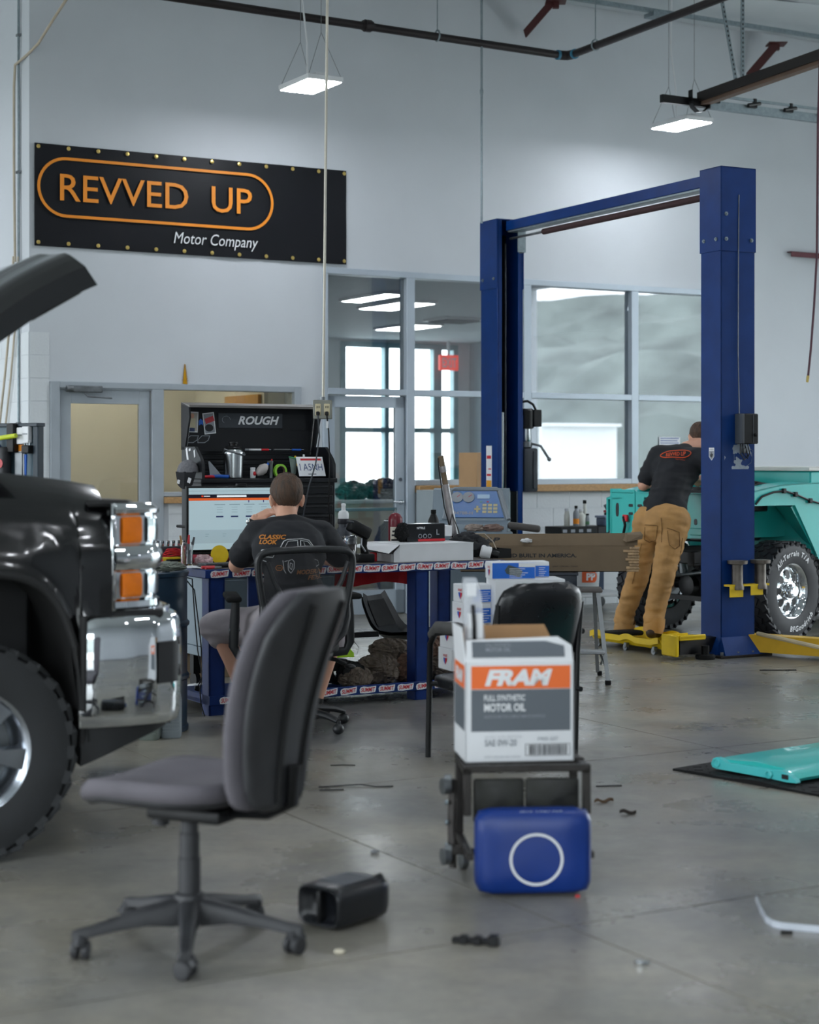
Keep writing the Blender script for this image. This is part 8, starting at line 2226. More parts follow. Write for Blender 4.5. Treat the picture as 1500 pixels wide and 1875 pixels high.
MB().prism([(-0.165, -0.028), (0.165, -0.028), (0.165, 0.012), (0.10, 0.03), (-0.165, 0.03)], 0.0012, 0.002, Ff).build('grey_band', gg, fl1, angle=None)
mb = MB(); add_text(mb, 'FULL SYNTHETIC', Ff @ Matrix.Translation((-0.07, 0.017, 0.001)), w=0.09, h=0.012); add_text(mb, 'MOTOR OIL', Ff @ Matrix.Translation((-0.072, 0.0, 0.001)), w=0.088, h=0.014, bold=0.02); mb.build('lettering', M['ink_grey'], fl1, angle=None)
mb = MB(); mb.rings([[(0, 0.004, bh_), (0, bd_, bh_), (0.004, bd_, bh_), (0.004, 0.004, bh_)], [(-0.012, 0.03, bh_ + 0.12), (-0.012, bd_ - 0.03, bh_ + 0.12), (-0.008, bd_ - 0.03, bh_ + 0.12), (-0.008, 0.03, bh_ + 0.12)]]); mb.build('flap', M['white'], bx_, angle=None)
mb = MB(); mb.rings([[(0.02, bd_ - 0.004, bh_), (bw_, bd_ - 0.004, bh_), (bw_, bd_, bh_), (0.02, bd_, bh_)], [(0.04, bd_ + 0.01, bh_ + 0.105), (bw_ - 0.05, bd_ + 0.01, bh_ + 0.105), (bw_ - 0.05, bd_ + 0.014, bh_ + 0.105), (0.04, bd_ + 0.014, bh_ + 0.105)]]); mb.build('flap', inner, bx_, angle=None)
MB().b2((0.01, 0.01, bh_ - 0.06), (bw_ - 0.01, bd_ - 0.01, bh_ - 0.055)).build('inner_tray', inner, bx_, angle=None)
pk = thing('wiper_package', 'tall slim clear package with white cards standing upright in the oil carton', 'package', bx_.matrix_basis @ V((0.05, 0.09, bh_ - 0.053)), radians(4))
film = mat('clear_blister', '#d9dde4', 0.12, var=0.05, alpha=0.42)
mb = MB(); F = lambda z, w_, dx: [(dx - w_, -0.018, z), (dx + w_, -0.018, z), (dx + w_, 0.018, z), (dx - w_, 0.018, z)]
mb.rings([F(0, 0.035, 0), F(0.12, 0.036, -0.004), F(0.28, 0.032, -0.012), F(0.33, 0.026, -0.02), F(0.345, 0.022, -0.022)]); pk_o = mb.build('blister', film, pk, angle=None)
for z0, z1, dx, w_ in ((0.13, 0.22, -0.003, 0.026), (0.28, 0.325, -0.017, 0.018), (0.03, 0.1, 0.0, 0.027)):
 MB().b2((dx - w_, -0.0215, z0), (dx + w_, -0.0195, z1)).build('card', M['white'], pk, angle=None)
MB().tube([(-0.004, -0.024, 0.05), (-0.008, -0.024, 0.18), (-0.013, -0.024, 0.25)], 0.008, 6).build('wiper_blade', M['black'], pk)
# black jug lying on the floor
p = G(600, 1700)
jl = thing('drain_jug', 'black plastic jug lying on its side on the floor beside the task chair', 'jug', V((p.x - 0.03, p.y + 0.0, 0)), radians(50))
mb = MB()
def jr_(x, k, kz=1.0):
 n = 36; pw = 5
 return [(x, 0.095 * k * (abs(cos(a)) ** pw + abs(sin(a)) ** pw) ** (-1 / pw) * cos(a), 0.068 + 0.066 * k * kz * (abs(cos(a)) ** pw + abs(sin(a)) ** pw) ** (-1 / pw) * sin(a)) for a in [2 * pi * i / n for i in range(n)]]
mb.rings([jr_(0.03, 0.55), jr_(0.012, 0.74), jr_(0.0, 0.82), jr_(-0.003, 0.9), jr_(0.004, 0.97), jr_(0.02, 1.0), jr_(0.2, 1.0), jr_(0.235, 0.95), jr_(0.27, 0.7), jr_(0.285, 0.45)])
jo = mb.build('body', mat('semi_gloss_black_plastic', '#15171b', 0.28, var=0.12, scale=8), jl, angle=60)
MB().cyl((0.28, 0.03, 0.068), (0.315, 0.03, 0.068), 0.026, seg=20).build('neck', M['black'], jl)
MB().cyl((0.30, 0.03, 0.068), (0.325, 0.03, 0.068), 0.031, seg=20).build('cap', M['blue'], jl)
MB().b2((-0.002, -0.008, 0.016), (0.03, 0.008, 0.12), 0.006, 2).build('base_web', M['black'], jl)
MB().b2((0.06, -0.06, 0.1335), (0.2, 0.06, 0.136), 0.001).build('label_panel', M['grey_plastic'], jl)
MB().tube([(0.21, -0.05, 0.12), (0.24, -0.05, 0.128), (0.26, -0.04, 0.11)], 0.014, 8).build('handle', M['black'], jl)
# turquoise panel on a rubber mat
m0 = G(1232, 1411)
mt_ = thing('rubber_mat', 'black ribbed rubber mat under the turquoise panel', 'mat', (m0.x, m0.y, 0), atan2(-0.766, 0.642))
def matf(u, v):
 x, y = 1.7 * u, 1.0 * v
 return (x, y, 0.010 + 0.008 * max(0, noise.noise(V((x * 3, y * 2, 0)))) + 0.012 * math.exp(-((x - 0.5) / 0.12) ** 2) * math.exp(-(y / 0.15) ** 2))
mb = MB(); mb.grid(matf, 60, 30); mb.grid(lambda u, v: V(matf(u, v)) * 1.0 - V((0, 0, matf(u, v)[2] - 0.0005)), 60, 30); mb.grid(lambda u, w: V(matf(u, 0)) - V((0, 0, matf(u, 0)[2] * w)), 60, 1); mb.grid(lambda u, w: V(matf(0, u)) - V((0, 0, matf(0, u)[2] * w)), 30, 1)
mb.build('mat', M['black_soft'], mt_)
mb = MB()
for i in range(24):
 for j in range(14):
  x, y = 0.06 + 0.068 * i, 0.04 + 0.068 * j
  z = matf(x / 1.7, y)[2]
  mb.box((x, y, z + 0.001), (0.04, 0.006, 0.003), (0, 0, 0.8 if (i + j) % 2 else -0.8))
mb.build('tread_bars', M['black_soft'], mt_, kind='stuff', angle=None)
g0 = G(1305, 1406, 0.022)
tp = thing('turquoise_panel', 'turquoise painted body panel with rounded end lying on the rubber mat', 'panel', (g0.x, g0.y, 0.024), atan2(-0.788, 0.615))
endp = [(0.0, 0.02), (0.012, 0.045), (0.035, 0.055), (0.06, 0.05), (0.10, 0.035), (0.2, 0.038), (0.36, 0.04), (0.43, 0.045), (0.47, 0.032), (0.51, 0.012), (0.515, 0.0), (0.46, -0.004), (0.36, 0.0), (0.1, 0.0), (0.03, 0.0), (0.008, 0.005)]
mb = MB(); F = frame((0, 0, 0), (1, 0, 0), (0, 0, 1))
mb.rings([[(x, -0.01, z) for x, z in endp], [(x, 0.02, z) for x, z in endp]]); en = mb.build('end_flange', mat('light_turquoise_paint', '#4fc5c6', 0.3, var=0.04, coat=0.3), tp, angle=60)
mb = MB(); body_ = [(0.035, 0.05), (0.10, 0.052), (0.25, 0.065), (0.40, 0.058), (0.46, 0.04), (0.50, 0.015), (0.49, 0.0), (0.05, 0.0), (0.02, 0.02)]
mb.rings([[(x, 0.02, z * 0.9) for x, z in body_], [(x, 0.06, z) for x, z in body_], [(x, 1.25, z) for x, z in body_], [(x, 1.28, z * 0.8) for x, z in body_]]); mb.build('skin', M['teal'], tp, angle=50)
MB().lathe([(0.02, 0), (0.02, 0.006), (0.017, 0.008), (0.015, 0.003), (0.001, 0.003)], (0.038, -0.01, 0.028), (0, -1, 0), 20).lathe([(0.02, 0), (0.02, 0.012), (0.013, 0.014), (0.011, 0.004), (0.001, 0.004)], (0.36, -0.01, 0.02), (0, -1, 0), 20).build('boss', _mats['light_turquoise_paint'], en)
MB().b2((0.43, -0.0125, 0.008), (0.47, -0.0095, 0.03), 0.003).build('slot', M['ink_black'], en, angle=None)
q0 = G(1440, 1704)
ac = thing('acrylic_strip', 'bent clear acrylic strip standing on edge on the floor near the frame edge', 'strip', (q0.x, q0.y, 0))
pts = [G(1384, 1652), G(1392, 1672), G(1402, 1690), G(1414, 1698), G(1430, 1702), G(1470, 1706), G(1540, 1712), G(1640, 1716)]
mb = MB(); mb.rings([[p - V((q0.x, q0.y, 0)) + V((0, 0, 0.001)), p - V((q0.x, q0.y, 0)) + V((0.004, 0.004, 0.001)), p - V((q0.x, q0.y, 0)) + V((0.004, 0.004, 0.022)), p - V((q0.x, q0.y, 0)) + V((0, 0, 0.022))] for p in pts])
mb.build('strip', mat('cloudy_acrylic', '#d2d8e2', 0.15, var=0.05, alpha=0.6), ac, angle=None)
# diagnostic machine behind the bench
aw = mat('blue_grey_machine', '#6f7d88', 0.45, 0.1, var=0.08)
AC = V((0.47, 13.0, 0))
am = thing('diagnostic_machine', 'grey service machine with slanted blue control panel and two round gauges behind the bench', 'machine', AC, radians(-6))
F = frame((-0.30, 0, 0), (0, -1, 0), (0, 0, 1))      # side profile: x towards the viewer, y up
F = frame((0.26, 0, 0), (0, 1, 0), (0, 0, 1))
mb = MB(); mb.prism([(-0.18, 0.1), (0.3, 0.1), (0.3, 1.24), (0.16, 1.28), (0.06, 1.27), (-0.07, 1.045), (-0.16, 1.02), (-0.20, 0.96)], -0.56, 0.0, F); mb.build('body', aw, am, angle=None)
mb = MB()
pan = frame((-0.02, -0.006, 1.155), (1, 0, 0), (0, 0.13, 0.225))
mb.prism([(-0.17, -0.105), (0.25, -0.105), (0.19, 0.115), (-0.13, 0.115)], 0.0, 0.008, pan); mb.build('control_panel', mat('blue_panel_film', '#225f9f', 0.35, var=0.06), am, angle=None)
mb = MB(); mb.tube([pan @ V(q) for q in ((-0.19, -0.12, 0.0), (-0.15, 0.12, 0.0), (-0.12, 0.135, 0.0), (0.19, 0.135, 0.0), (0.215, 0.12, 0.0), (0.285, -0.12, 0.0))], 0.018, 8); mb.build('panel_rim', mat('mid_grey_rim', '#7b838a', 0.5), am)
for x in (-0.10, -0.015):
 g_ = MB().lathe([(0.042, 0.006), (0.044, 0.016), (0.038, 0.018)], pan @ V((x, 0.06, 0)), (0, -0.87, 0.5), 24).build('gauge_ring', M['ink_grey'], am)
 MB().lathe([(0.038, 0.0165), (0.001, 0.0167)], pan @ V((x, 0.06, 0)), (0, -0.87, 0.5), 24, cap=False).build('gauge_face', mat('pale_dial', '#c6d0d6', 0.4), g_)
 MB().cyl(pan @ V((x, 0.06, 0.019)), pan @ V((x + 0.022, 0.078, 0.019)), 0.002, seg=5).build('needle', M['ink_red'], g_)
def onpan(nm, m, x0, x1, y0, y1, d=0.009):
 return MB().prism([(x0, y0), (x1, y0), (x1, y1), (x0, y1)], d, d + 0.002, pan).build(nm, m, am, angle=None)
onpan('display', mat('pale_blue_display', '#6f9cbd', 0.3), 0.05, 0.14, 0.05, 0.085)
kp = mat('pale_yellow_key', '#bdb489', 0.5)
for i in range(3):
 for j in range(3):
  onpan('key', kp, 0.09 + 0.04 * i, 0.12 + 0.04 * i, -0.07 + 0.028 * j, -0.05 + 0.028 * j)
onpan('key_cluster', kp, 0.03, 0.075, -0.045, -0.03); onpan('key_cluster', kp, 0.045, 0.06, -0.065, -0.01)
onpan('green_lamp', mat('green_lamp_off', '#3f8f6e', 0.4), 0.07, 0.085, 0.02, 0.028); onpan('red_lamp', M['ink_red'], 0.12, 0.135, 0.02, 0.028)
mb = MB(); add_text(mb, '34788-H', pan @ Matrix.Translation((-0.05, -0.07, 0.009)), w=0.14, h=0.026, bold=0.02); mb.build('lettering', M['ink_grey'], am, angle=None)
MB().box((0.38, -0.13, 1.0), (0.24, 0.07, 0.05), (0.1, 0.12, 0), 0.02, 3).build('handle', mat('taupe_handle', '#4a4644', 0.6), am)
MB().b2((-0.24, -0.24, 0.9), (0.3, -0.1, 0.97), 0.02, 2).build('tray', aw, am)
for x in (-0.22, 0.2):
 MB().cyl((x - 0.02, 0.1, 0.06), (x + 0.02, 0.1, 0.06), 0.06).b2((x - 0.03, 0.06, 0.06), (x + 0.03, 0.14, 0.12)).build('wheel', M['black'], am)
for k, (x, c, lb_) in enumerate(((0.0, '#8d8078', 'grey-brown rag on the tray of the diagnostic machine'), (0.14, '#77625a', 'rust-stained rag beside the grey one on the machine tray'))):
 t = thing('wiping_cloth', lb_, 'cloth', am.matrix_basis @ V((x + 0.02, -0.17, 0.971)), 0, 'rags on the machine tray')
 mb = MB(); crumple(mb, (0, 0, 0.022), (0.075, 0.05, 0.03), 61 + k, 0.5, 4, 0.0, 40, 24); mb.build('cloth', mat('rag_%d' % k, c, 0.9, var=0.3, scale=20), t)
# long cardboard carton on the step ladder
LB = V((1.0, 12.05, 0))
BZ = 0.727
lb = thing('long_carton', 'long open brown cardboard carton printed in black lying across the step ladder', 'box', V((0.5, 12.0, BZ)), 0.0)
X1, dY, hF, hB = 1.06, 0.22, 0.17, 0.245
lc = M['card']; dk = mat('shaded_cardboard', '#7d6449', 0.8, var=0.1)
mb = MB(); mb.b2((-0.15, 0, 0), (X1, 0.005, hF)).b2((-0.15, dY - 0.005, 0), (X1, dY, hF)).b2((-0.15, 0, 0), (X1, dY, 0.005)); lco = mb.build('carton', lc, lb, angle=None)
mb = MB(); mb.rings([[(-0.15, dY - 0.005, hF), (X1 + 0.02, dY - 0.005, hF), (X1 + 0.02, dY, hF), (-0.15, dY, hF)], [(-0.15, dY + 0.03, hB), (X1 + 0.03, dY + 0.03, hB + 0.01), (X1 + 0.03, dY + 0.035, hB + 0.01), (-0.15, dY + 0.035, hB)]]); fb = mb.build('rear_flap', lc, lb, angle=None)
mb = MB()
rg = random.Random(9)
prev = None
for k in range(9):
 z0 = hF * k / 9
 w_ = rg.uniform(0.0, 0.05)
 mb.rings([[(X1 - 0.06 - w_, -0.002, z0), (X1 + rg.uniform(-0.008, 0.012), -0.002, z0), (X1 + rg.uniform(-0.008, 0.012), -0.002, z0 + hF / 9), (X1 - 0.06 - w_, -0.002, z0 + hF / 9)], [(X1 - 0.06 - w_, -0.006 - rg.uniform(0, 0.006), z0 + 0.003), (X1, -0.006 - rg.uniform(0, 0.006), z0 + 0.003), (X1, -0.006, z0 + hF / 9 - 0.003), (X1 - 0.06 - w_, -0.004, z0 + hF / 9 - 0.003)]])
mb.build('torn_edge', mat('torn_pale_cardboard', '#a58a69', 0.9, var=0.35, scale=30), lb, angle=None, kind='stuff')
mb = MB(); mb.rings([[(X1 - 0.08, dY, hB - 0.04), (X1 + 0.03, dY + 0.02, hB - 0.02), (X1 + 0.045, dY + 0.02, hB + 0.02), (X1 - 0.06, dY + 0.03, hB + 0.01)], [(X1 - 0.06, dY - 0.04, hB - 0.05), (X1 + 0.05, dY - 0.03, hB - 0.03), (X1 + 0.055, dY - 0.03, hB), (X1 - 0.05, dY - 0.02, hB)]]); mb.build('corner_flap', lc, lb, angle=None)
def lt_(s, x, z, w_, h, y=-0.0012, par=lco, bold=0.02, shear=0.0):
 mb = MB(); add_text(mb, s, frame((x, y, z), (1, 0, 0), (0, 0, 1)), w=w_, h=h, bold=bold, shear=shear, lift=0.0006); return mb.build('lettering', M['ink_black'], par, angle=None)
lt_('ENGINEERED AND BUILT IN AMERICA.', 0.245, 0.112, 0.785, 0.027, bold=0.03)
lt_('QUALITY.', 0.195, 0.07, 0.14, 0.018); lt_('LIGHT \u2022 STRONG \u2022 TOUGH', 0.56, 0.038, 0.17, 0.009, bold=0.0)
Fr = frame((0.0, dY - 0.0045, hF), (1, 0, 0), (0, 0.035, 0.075))
mb = MB(); add_text(mb, 'BAP', Fr @ Matrix.Translation((0.05, 0.04, 0.0)), w=0.16, h=0.038, bold=0.05, shear=0.3); add_text(mb, 'DEX', Fr @ Matrix.Translation((0.52, 0.045, 0.0)), w=0.11, h=0.036, bold=0.06, shear=0.4); mb.build('lettering', M['ink_black'], fb, angle=None)
t = thing('tape_scrap', 'crumpled scrap of clear tape stuck on the rear flap of the long carton', 'tape', V((0.5 + 0.31, 12.0 + dY - 0.012, BZ + hF + 0.018)))
mb = MB(); crumple(mb, (0, 0, 0.015), (0.04, 0.012, 0.016), 71, 0.5, 4, None, 24, 14); mb.build('tape', M['white_plastic'], t)
sl = thing('step_ladder', 'grey aluminium step ladder under the long cardboard carton', 'ladder', V((0.98, 11.9, 0)), radians(-4))
al = mat('dull_aluminium', '#8f9294', 0.45, 0.6, var=0.15)
MB().b2((-0.16, -0.09, 0.60), (0.32, 0.16, 0.625), 0.01, 2).build('platform', mat('taupe_tread', '#5f5a58', 0.6), sl)
mb = MB()
for s, x in ((-1, -0.14), (1, 0.29)):
 x2 = x + s * 0.06
 MB().rings([[(x - 0.014, -0.085, 0.6), (x + 0.014, -0.085, 0.6), (x + 0.014, -0.05, 0.6), (x - 0.014, -0.05, 0.6)], [(x2 - 0.014, -0.22, 0.02), (x2 + 0.014, -0.22, 0.02), (x2 + 0.014, -0.185, 0.02), (x2 - 0.014, -0.185, 0.02)]]).build('rail', al, sl, angle=None)
for s, x in ((-1, -0.14), (1, 0.27)):
 x2 = x + s * 0.03
 MB().rings([[(x - 0.012, 0.12, 0.6), (x + 0.012, 0.12, 0.6), (x + 0.012, 0.145, 0.6), (x - 0.012, 0.145, 0.6)], [(x2 - 0.012, 0.30, 0.02), (x2 + 0.012, 0.30, 0.02), (x2 + 0.012, 0.325, 0.02), (x2 - 0.012, 0.325, 0.02)]]).build('rail', al, sl, angle=None)
MB().b2((-0.18, -0.21, 0.20), (0.33, -0.1, 0.225), 0.006).build('step', al, sl)
MB().cyl((0.33, -0.14, 0.20), (0.31, -0.04, 0.12), 0.008).cyl((0.30, -0.1, 0.2), (0.335, -0.19, 0.12), 0.008).cyl((-0.17, -0.14, 0.20), (-0.15, -0.04, 0.12), 0.008).build('brace', al, sl)
for s, x in ((-1, -0.2), (1, 0.35)):
 MB().b2((x - 0.02, -0.228, 0.0), (x + 0.02, -0.178, 0.03), 0.005).build('foot', M['black_soft'], sl)
 MB().b2((x - s * 0.035 - 0.016, 0.295, 0.0), (x - s * 0.035 + 0.016, 0.33, 0.03), 0.005).build('foot', M['black_soft'], sl)
bn_ = thing('parts_bin', 'dark blue-black plastic bin between ladder platform and long carton', 'bin', V((1.03, 12.02, 0.6265)), radians(-4))
MB().b2((-0.11, -0.09, 0), (0.11, 0.1, 0.098), 0.008, 2).b2((-0.12, -0.1, 0.08), (0.12, 0.11, 0.099), 0.004).build('shell', mat('navy_bin', '#1d2634', 0.45), bn_)
# rolling bench by the block wall
RB = Rm(pa(1062, -0.55), -0.55, 0)
rb_ = thing('rolling_bench', 'white-topped rolling bench against the block wall behind the long carton', 'workbench', RB, RA)
MB().b2((-0.42, -0.3, 0.73), (0.55, 0.3, 0.765), 0.004).build('worktop', M['white_plastic'], rb_)
MB().b2((-0.38, -0.26, 0.15), (0.5, 0.26, 0.175), 0.004).build('shelf', M['white_plastic'], rb_)
sbl = mat('slate_blue_leg', '#3d4c63', 0.45, 0.2)
for x in (-0.39, 0.40):
 for y in (-0.27, 0.23):
  MB().b2((x, y, 0.13), (x + 0.06, y + 0.04, 0.73), 0.003).build('leg', sbl, rb_)
  MB().lathe([(0.02, -0.014), (0.055, -0.012), (0.055, 0.012), (0.02, 0.014)], (x + 0.02, y + 0.02, 0.057), (0.3, 1, 0), 20).b2((x + 0.01, y, 0.06), (x + 0.05, y + 0.04, 0.13), 0.004).build('caster', M['dull_steel'], rb_)
r_ = lambda x, y, z: rb_.matrix_basis @ V((x, y, z))
t = thing('drawer_rack', 'low black parts rack with pale label holders on the white-topped bench', 'rack', r_(-0.12, -0.16, 0.7655), RA)
ra_ = MB().b2((-0.27, -0.08, 0), (0.30, 0.2, 0.075), 0.004).build('body', M['black'], t)
for k in range(4):
 MB().b2((-0.25 + 0.095 * k, -0.083, 0.02), (-0.20 + 0.095 * k, -0.08, 0.05), 0.003).build('label_holder', M['ink_grey'], ra_)
MB().b2((0.17, -0.085, 0.0), (0.3, -0.08, 0.07)).build('end_panel', M['ink_black'], ra_, angle=None)
zb = 0.7655 + 0.0755
milk = mat('milky_bottle', '#cfd0c8', 0.35, var=0.05)
def bottle(label, x, y, r, h, neck, m, capm, band=None, z=zb):
 t = thing('spray_can', label, 'bottle', r_(x, y, z), RA, 'bottles on the rack by the block wall')
 t.name = 'bottle'
 MB().lathe([(r * 0.92, 0), (r, 0.006), (r, h * 0.62), (r * 0.85, h * 0.7), (neck, h * 0.8), (neck, h * 0.88)], seg=18).build('body', m, t)
 MB().lathe([(neck * 1.15, h * 0.87), (neck * 1.15, h), (0.002, h * 1.005)], seg=14).build('cap', capm, t)
 if band:
  MB().lathe([(r * 1.01, h * 0.12), (r * 1.012, h * 0.13), (r * 1.012, h * 0.36), (r * 1.01, h * 0.37)], seg=18, cap=False).build('label', band, t)
bottle('clear bottle at the open end of the black rack', -0.21, -0.08, 0.028, 0.17, 0.02, milk, M['white_plastic'])
bottle('pale jug with dark spray head and orange label on the black rack', -0.15, -0.15, 0.03, 0.20, 0.014, M['ink_grey'], M['black'], M['ink_orange'])
bottle('white squat jug next to the orange-labelled one on the rack', -0.085, -0.14, 0.042, 0.165, 0.02, milk, M['white_plastic'])
bottle('tall thin bottle with dark cap at the middle of the rack', 0.03, -0.04, 0.02, 0.25, 0.016, milk, M['black'])
bottle('small dark-capped bottle with green label on the rack', 0.0, -0.13, 0.02, 0.12, 0.014, M['ink_grey'], M['black'], mat('green_label', '#5c8d68', 0.5))
t = thing('storage_box', 'slate blue lidded storage box at the end of the white-topped bench', 'box', r_(0.22, -0.13, zb), RA)
MB().b2((-0.075, -0.09, 0), (0.085, 0.06, 0.075), 0.008, 2).build('shell', mat('slate_box', '#59667e', 0.5), t)
MB().b2((-0.085, -0.1, 0.076), (0.095, 0.07, 0.1), 0.006, 2).build('lid', mat('slate_lid', '#7c88a0', 0.5), t)
t = thing('white_carton_bottle', 'white carton-shaped bottle beside the slate storage box', 'bottle', r_(0.40, -0.2, 0.7655), RA)
MB().b2((-0.045, -0.03, 0), (0.045, 0.03, 0.15), 0.006).rings([[(-0.045, -0.03, 0.15), (0.045, -0.03, 0.15), (0.045, 0.03, 0.15), (-0.045, 0.03, 0.15)], [(-0.02, -0.006, 0.19), (0.02, -0.006, 0.19), (0.02, 0.006, 0.19), (-0.02, 0.006, 0.19)]]).build('body', M['white_plastic'], t)
t = thing('black_case', 'black case behind the white carton bottle on the rolling bench', 'case', r_(0.43, 0.05, 0.7655), RA)
MB().b2((-0.1, -0.08, 0), (0.1, 0.12, 0.15), 0.01, 2).b2((-0.03, -0.095, 0.07), (0.03, -0.08, 0.085), 0.004).build('shell', M['black'], t)
t = thing('red_brush', 'red-topped black scrubbing brush lying on the black case', 'brush', r_(0.43, 0.03, 0.917), RA)
MB().b2((-0.09, -0.04, 0), (0.09, 0.04, 0.045), 0.006).build('bristle_block', M['black_soft'], t)
MB().b2((-0.095, -0.045, 0.045), (0.095, 0.045, 0.07), 0.01, 2).build('handle', mat('brick_red', '#b03a45', 0.5), t)
t = thing('windscreen_wiper', 'dark windscreen wiper leaning against the black case', 'tool', r_(0.33, -0.1, 0.7655), RA)
MB().tube([(0.02, 0, 0.01), (0.0, 0.03, 0.15), (-0.05, 0.07, 0.28)], [0.008, 0.012, 0.016], 8).build('arm', M['grey_plastic'], t)
MB().cyl((-0.06, -0.02, 0.008), (0.02, 0.02, 0.13), 0.006).cyl((0.03, -0.02, 0.008), (-0.04, 0.02, 0.13), 0.006).build('wire_rest', M['galv'], t)
t = thing('plastic_bucket', 'white plastic bucket with orange round-ended logo on the shelf of the rolling bench', 'bucket', r_(-0.02, -0.12, 0.1755), RA)
MB().lathe([(0.125, 0), (0.13, 0.01), (0.145, 0.29), (0.152, 0.295), (0.152, 0.32), (0.147, 0.37), (0.143, 0.37), (0.14, 0.30), (0.125, 0.02), (0.001, 0.015)], seg=36, cap=False).build('pail', M['white_plastic'], t)
MB().tube([(-0.15, 0, 0.33), (-0.12, -0.1, 0.25), (0.0, -0.155, 0.2), (0.12, -0.1, 0.25), (0.15, 0, 0.33)], 0.003, 5).build('bail', M['galv'], t)
cyl_ = lambda r: (lambda x, z: (r * sin(x / r), -r * cos(x / r), z))
cf = cyl_(0.1425)
mb = MB()
def band(u, v):
 x = -0.12 + 0.165 * u
 h = 0.056 * sqrt(max(0.0, 1 - max(0, (x - 0.0) / 0.045) ** 2)) if x > 0 else 0.056
 return cf(x, 0.175 + h * (2 * v - 1))
mb.grid(band, 30, 6); mb.build('logo_field', mat('logo_orange', '#e4602e', 0.45), t, recalc=False)
cf2 = cyl_(0.1436)
mb = MB(); add_text(mb, 'PP', None, w=0.095, h=0.072, bold=0.04, conform=lambda x, y: cf2(x - 0.03, 0.175 + y)); mb.build('lettering', M['ink_white'], t, angle=None, recalc=False)
# tool board behind the pickup
tb0 = V((-2.02, 9.55, 0))
tb = thing('tool_board', 'slate blue upright tool board with hung tools behind the pickup', 'board', tb0, atan2(-0.55, 0.83))
MB().b2((-0.85, 0.0, 0.95), (0.0, 0.03, 1.675), 0.004).build('panel', mat('slate_board', '#4f6570', 0.5, var=0.08), tb)
MB().b2((-0.86, -0.02, 0.95), (-0.84, 0.05, 1.69)).b2((-0.02, -0.012, 0.95), (0.02, 0.035, 1.69), 0.004).b2((-0.86, -0.025, 1.67), (0.025, 0.04, 1.69), 0.003).build('board_edge', mat('dark_slate_edge', '#2a3640', 0.5), tb)
MB().b2((-0.87, -0.35, 0.08), (0.03, 0.25, 0.95), 0.006).build('cabinet', M['cart'], tb)
for x in (-0.78, -0.06):
 for y in (-0.28, 0.18):
  MB().cyl((x - 0.015, y, 0.04), (x + 0.015, y, 0.04), 0.04, seg=14).build('caster', M['black'], tb)
tw = lambda x, y, z: tb.matrix_basis @ V((x, y, z))
def on_board(px, py):
 t_ = (px - CXP) / FPX
 d_ = V((t_, 1, -(py - HYP) / FPX)); o = V((0, 0, EYE))
 inv = tb.matrix_basis.inverted(); a = inv @ o; b_ = inv @ (o + d_)
 k = (-0.004 - a.y) / (b_.y - a.y)
 return a + (b_ - a) * k
def hung(name, label, cat, px, py, fn):
 p = on_board(px, py)
 t = thing(name, label, cat, tw(p.x, -0.004, p.z), atan2(-0.55, 0.83), 'things hung on the tool board')
 fn(t)
def f_bar(t):
 MB().cyl((-0.16, -0.06, -0.01), (0.06, -0.06, 0.012), 0.013, seg=10).build('bar', mat('acid_yellow', '#b9c62b', 0.4), t)
 MB().b2((-0.03, -0.05, -0.08), (0.03, 0.0, 0.08), 0.006).build('holder', M['black'], t)
hung('work_light', 'yellow-green stick light in a black holder on the tool board', 'light', 30, 802, f_bar)
def f_lab(t):
 MB().b2((-0.025, -0.03, -0.045), (0.025, 0.0, 0.045), 0.003).build('box', M['white'], t)
 MB().b2((-0.018, -0.0315, 0.0), (0.018, -0.03, 0.008)).build('print', M['ink_grey'], t, angle=None)
hung('small_carton', 'small white carton on the upper corner of the tool board', 'box', 53, 796, f_lab)
hung('small_carton', 'small white carton left of the corner one beside the stick light', 'box', 43, 798, f_lab)
def f_pack(t):
 pc_ = MB().b2((-0.035, -0.012, -0.13), (0.035, 0.0, 0.07), 0.002).build('card', M['white'], t)
 MB().b2((-0.035, -0.0135, 0.035), (0.035, -0.012, 0.07)).build('header', M['ink_orange'], pc_, angle=None)
 MB().b2((-0.03, -0.018, -0.12), (0.03, -0.012, 0.03), 0.004).build('tool_bits', M['dull_steel'], pc_)
hung('blister_card', 'orange-topped blister card hung on the tool board', 'package', 38, 838, f_pack)
def f_tin(t):
 MB().lathe([(0.034, -0.12), (0.036, -0.11), (0.036, 0.06), (0.03, 0.07), (0.002, 0.072)], (0, -0.04, 0), seg=20).build('tin', M['ink_black'], t)
 MB().lathe([(0.026, 0.0), (0.026, 0.002), (0.001, 0.003)], (0.0, -0.077, -0.02), (0, -1, 0), 20).build('round_label', mat('faded_red_label', '#b84a4e', 0.5), t)
 MB().b2((-0.04, -0.08, -0.125), (0.04, 0.0, -0.12)).build('bracket', M['galv'], t)
hung('black_tin', 'black tin with round red label on the tool board', 'tin', 18, 842, f_tin)
def f_blue(t):
 MB().lathe([(0.03, -0.12), (0.032, -0.11), (0.032, 0.06), (0.014, 0.09), (0.014, 0.1)], (0, -0.035, 0), seg=18).build('can', mat('deep_blue_can', '#163a72', 0.35), t)
 MB().b2((-0.04, -0.07, -0.125), (0.04, 0.0, -0.12)).build('bracket', M['galv'], t)
hung('blue_can', 'deep blue can at the outer side of the tool board', 'can', 2, 840, f_blue)
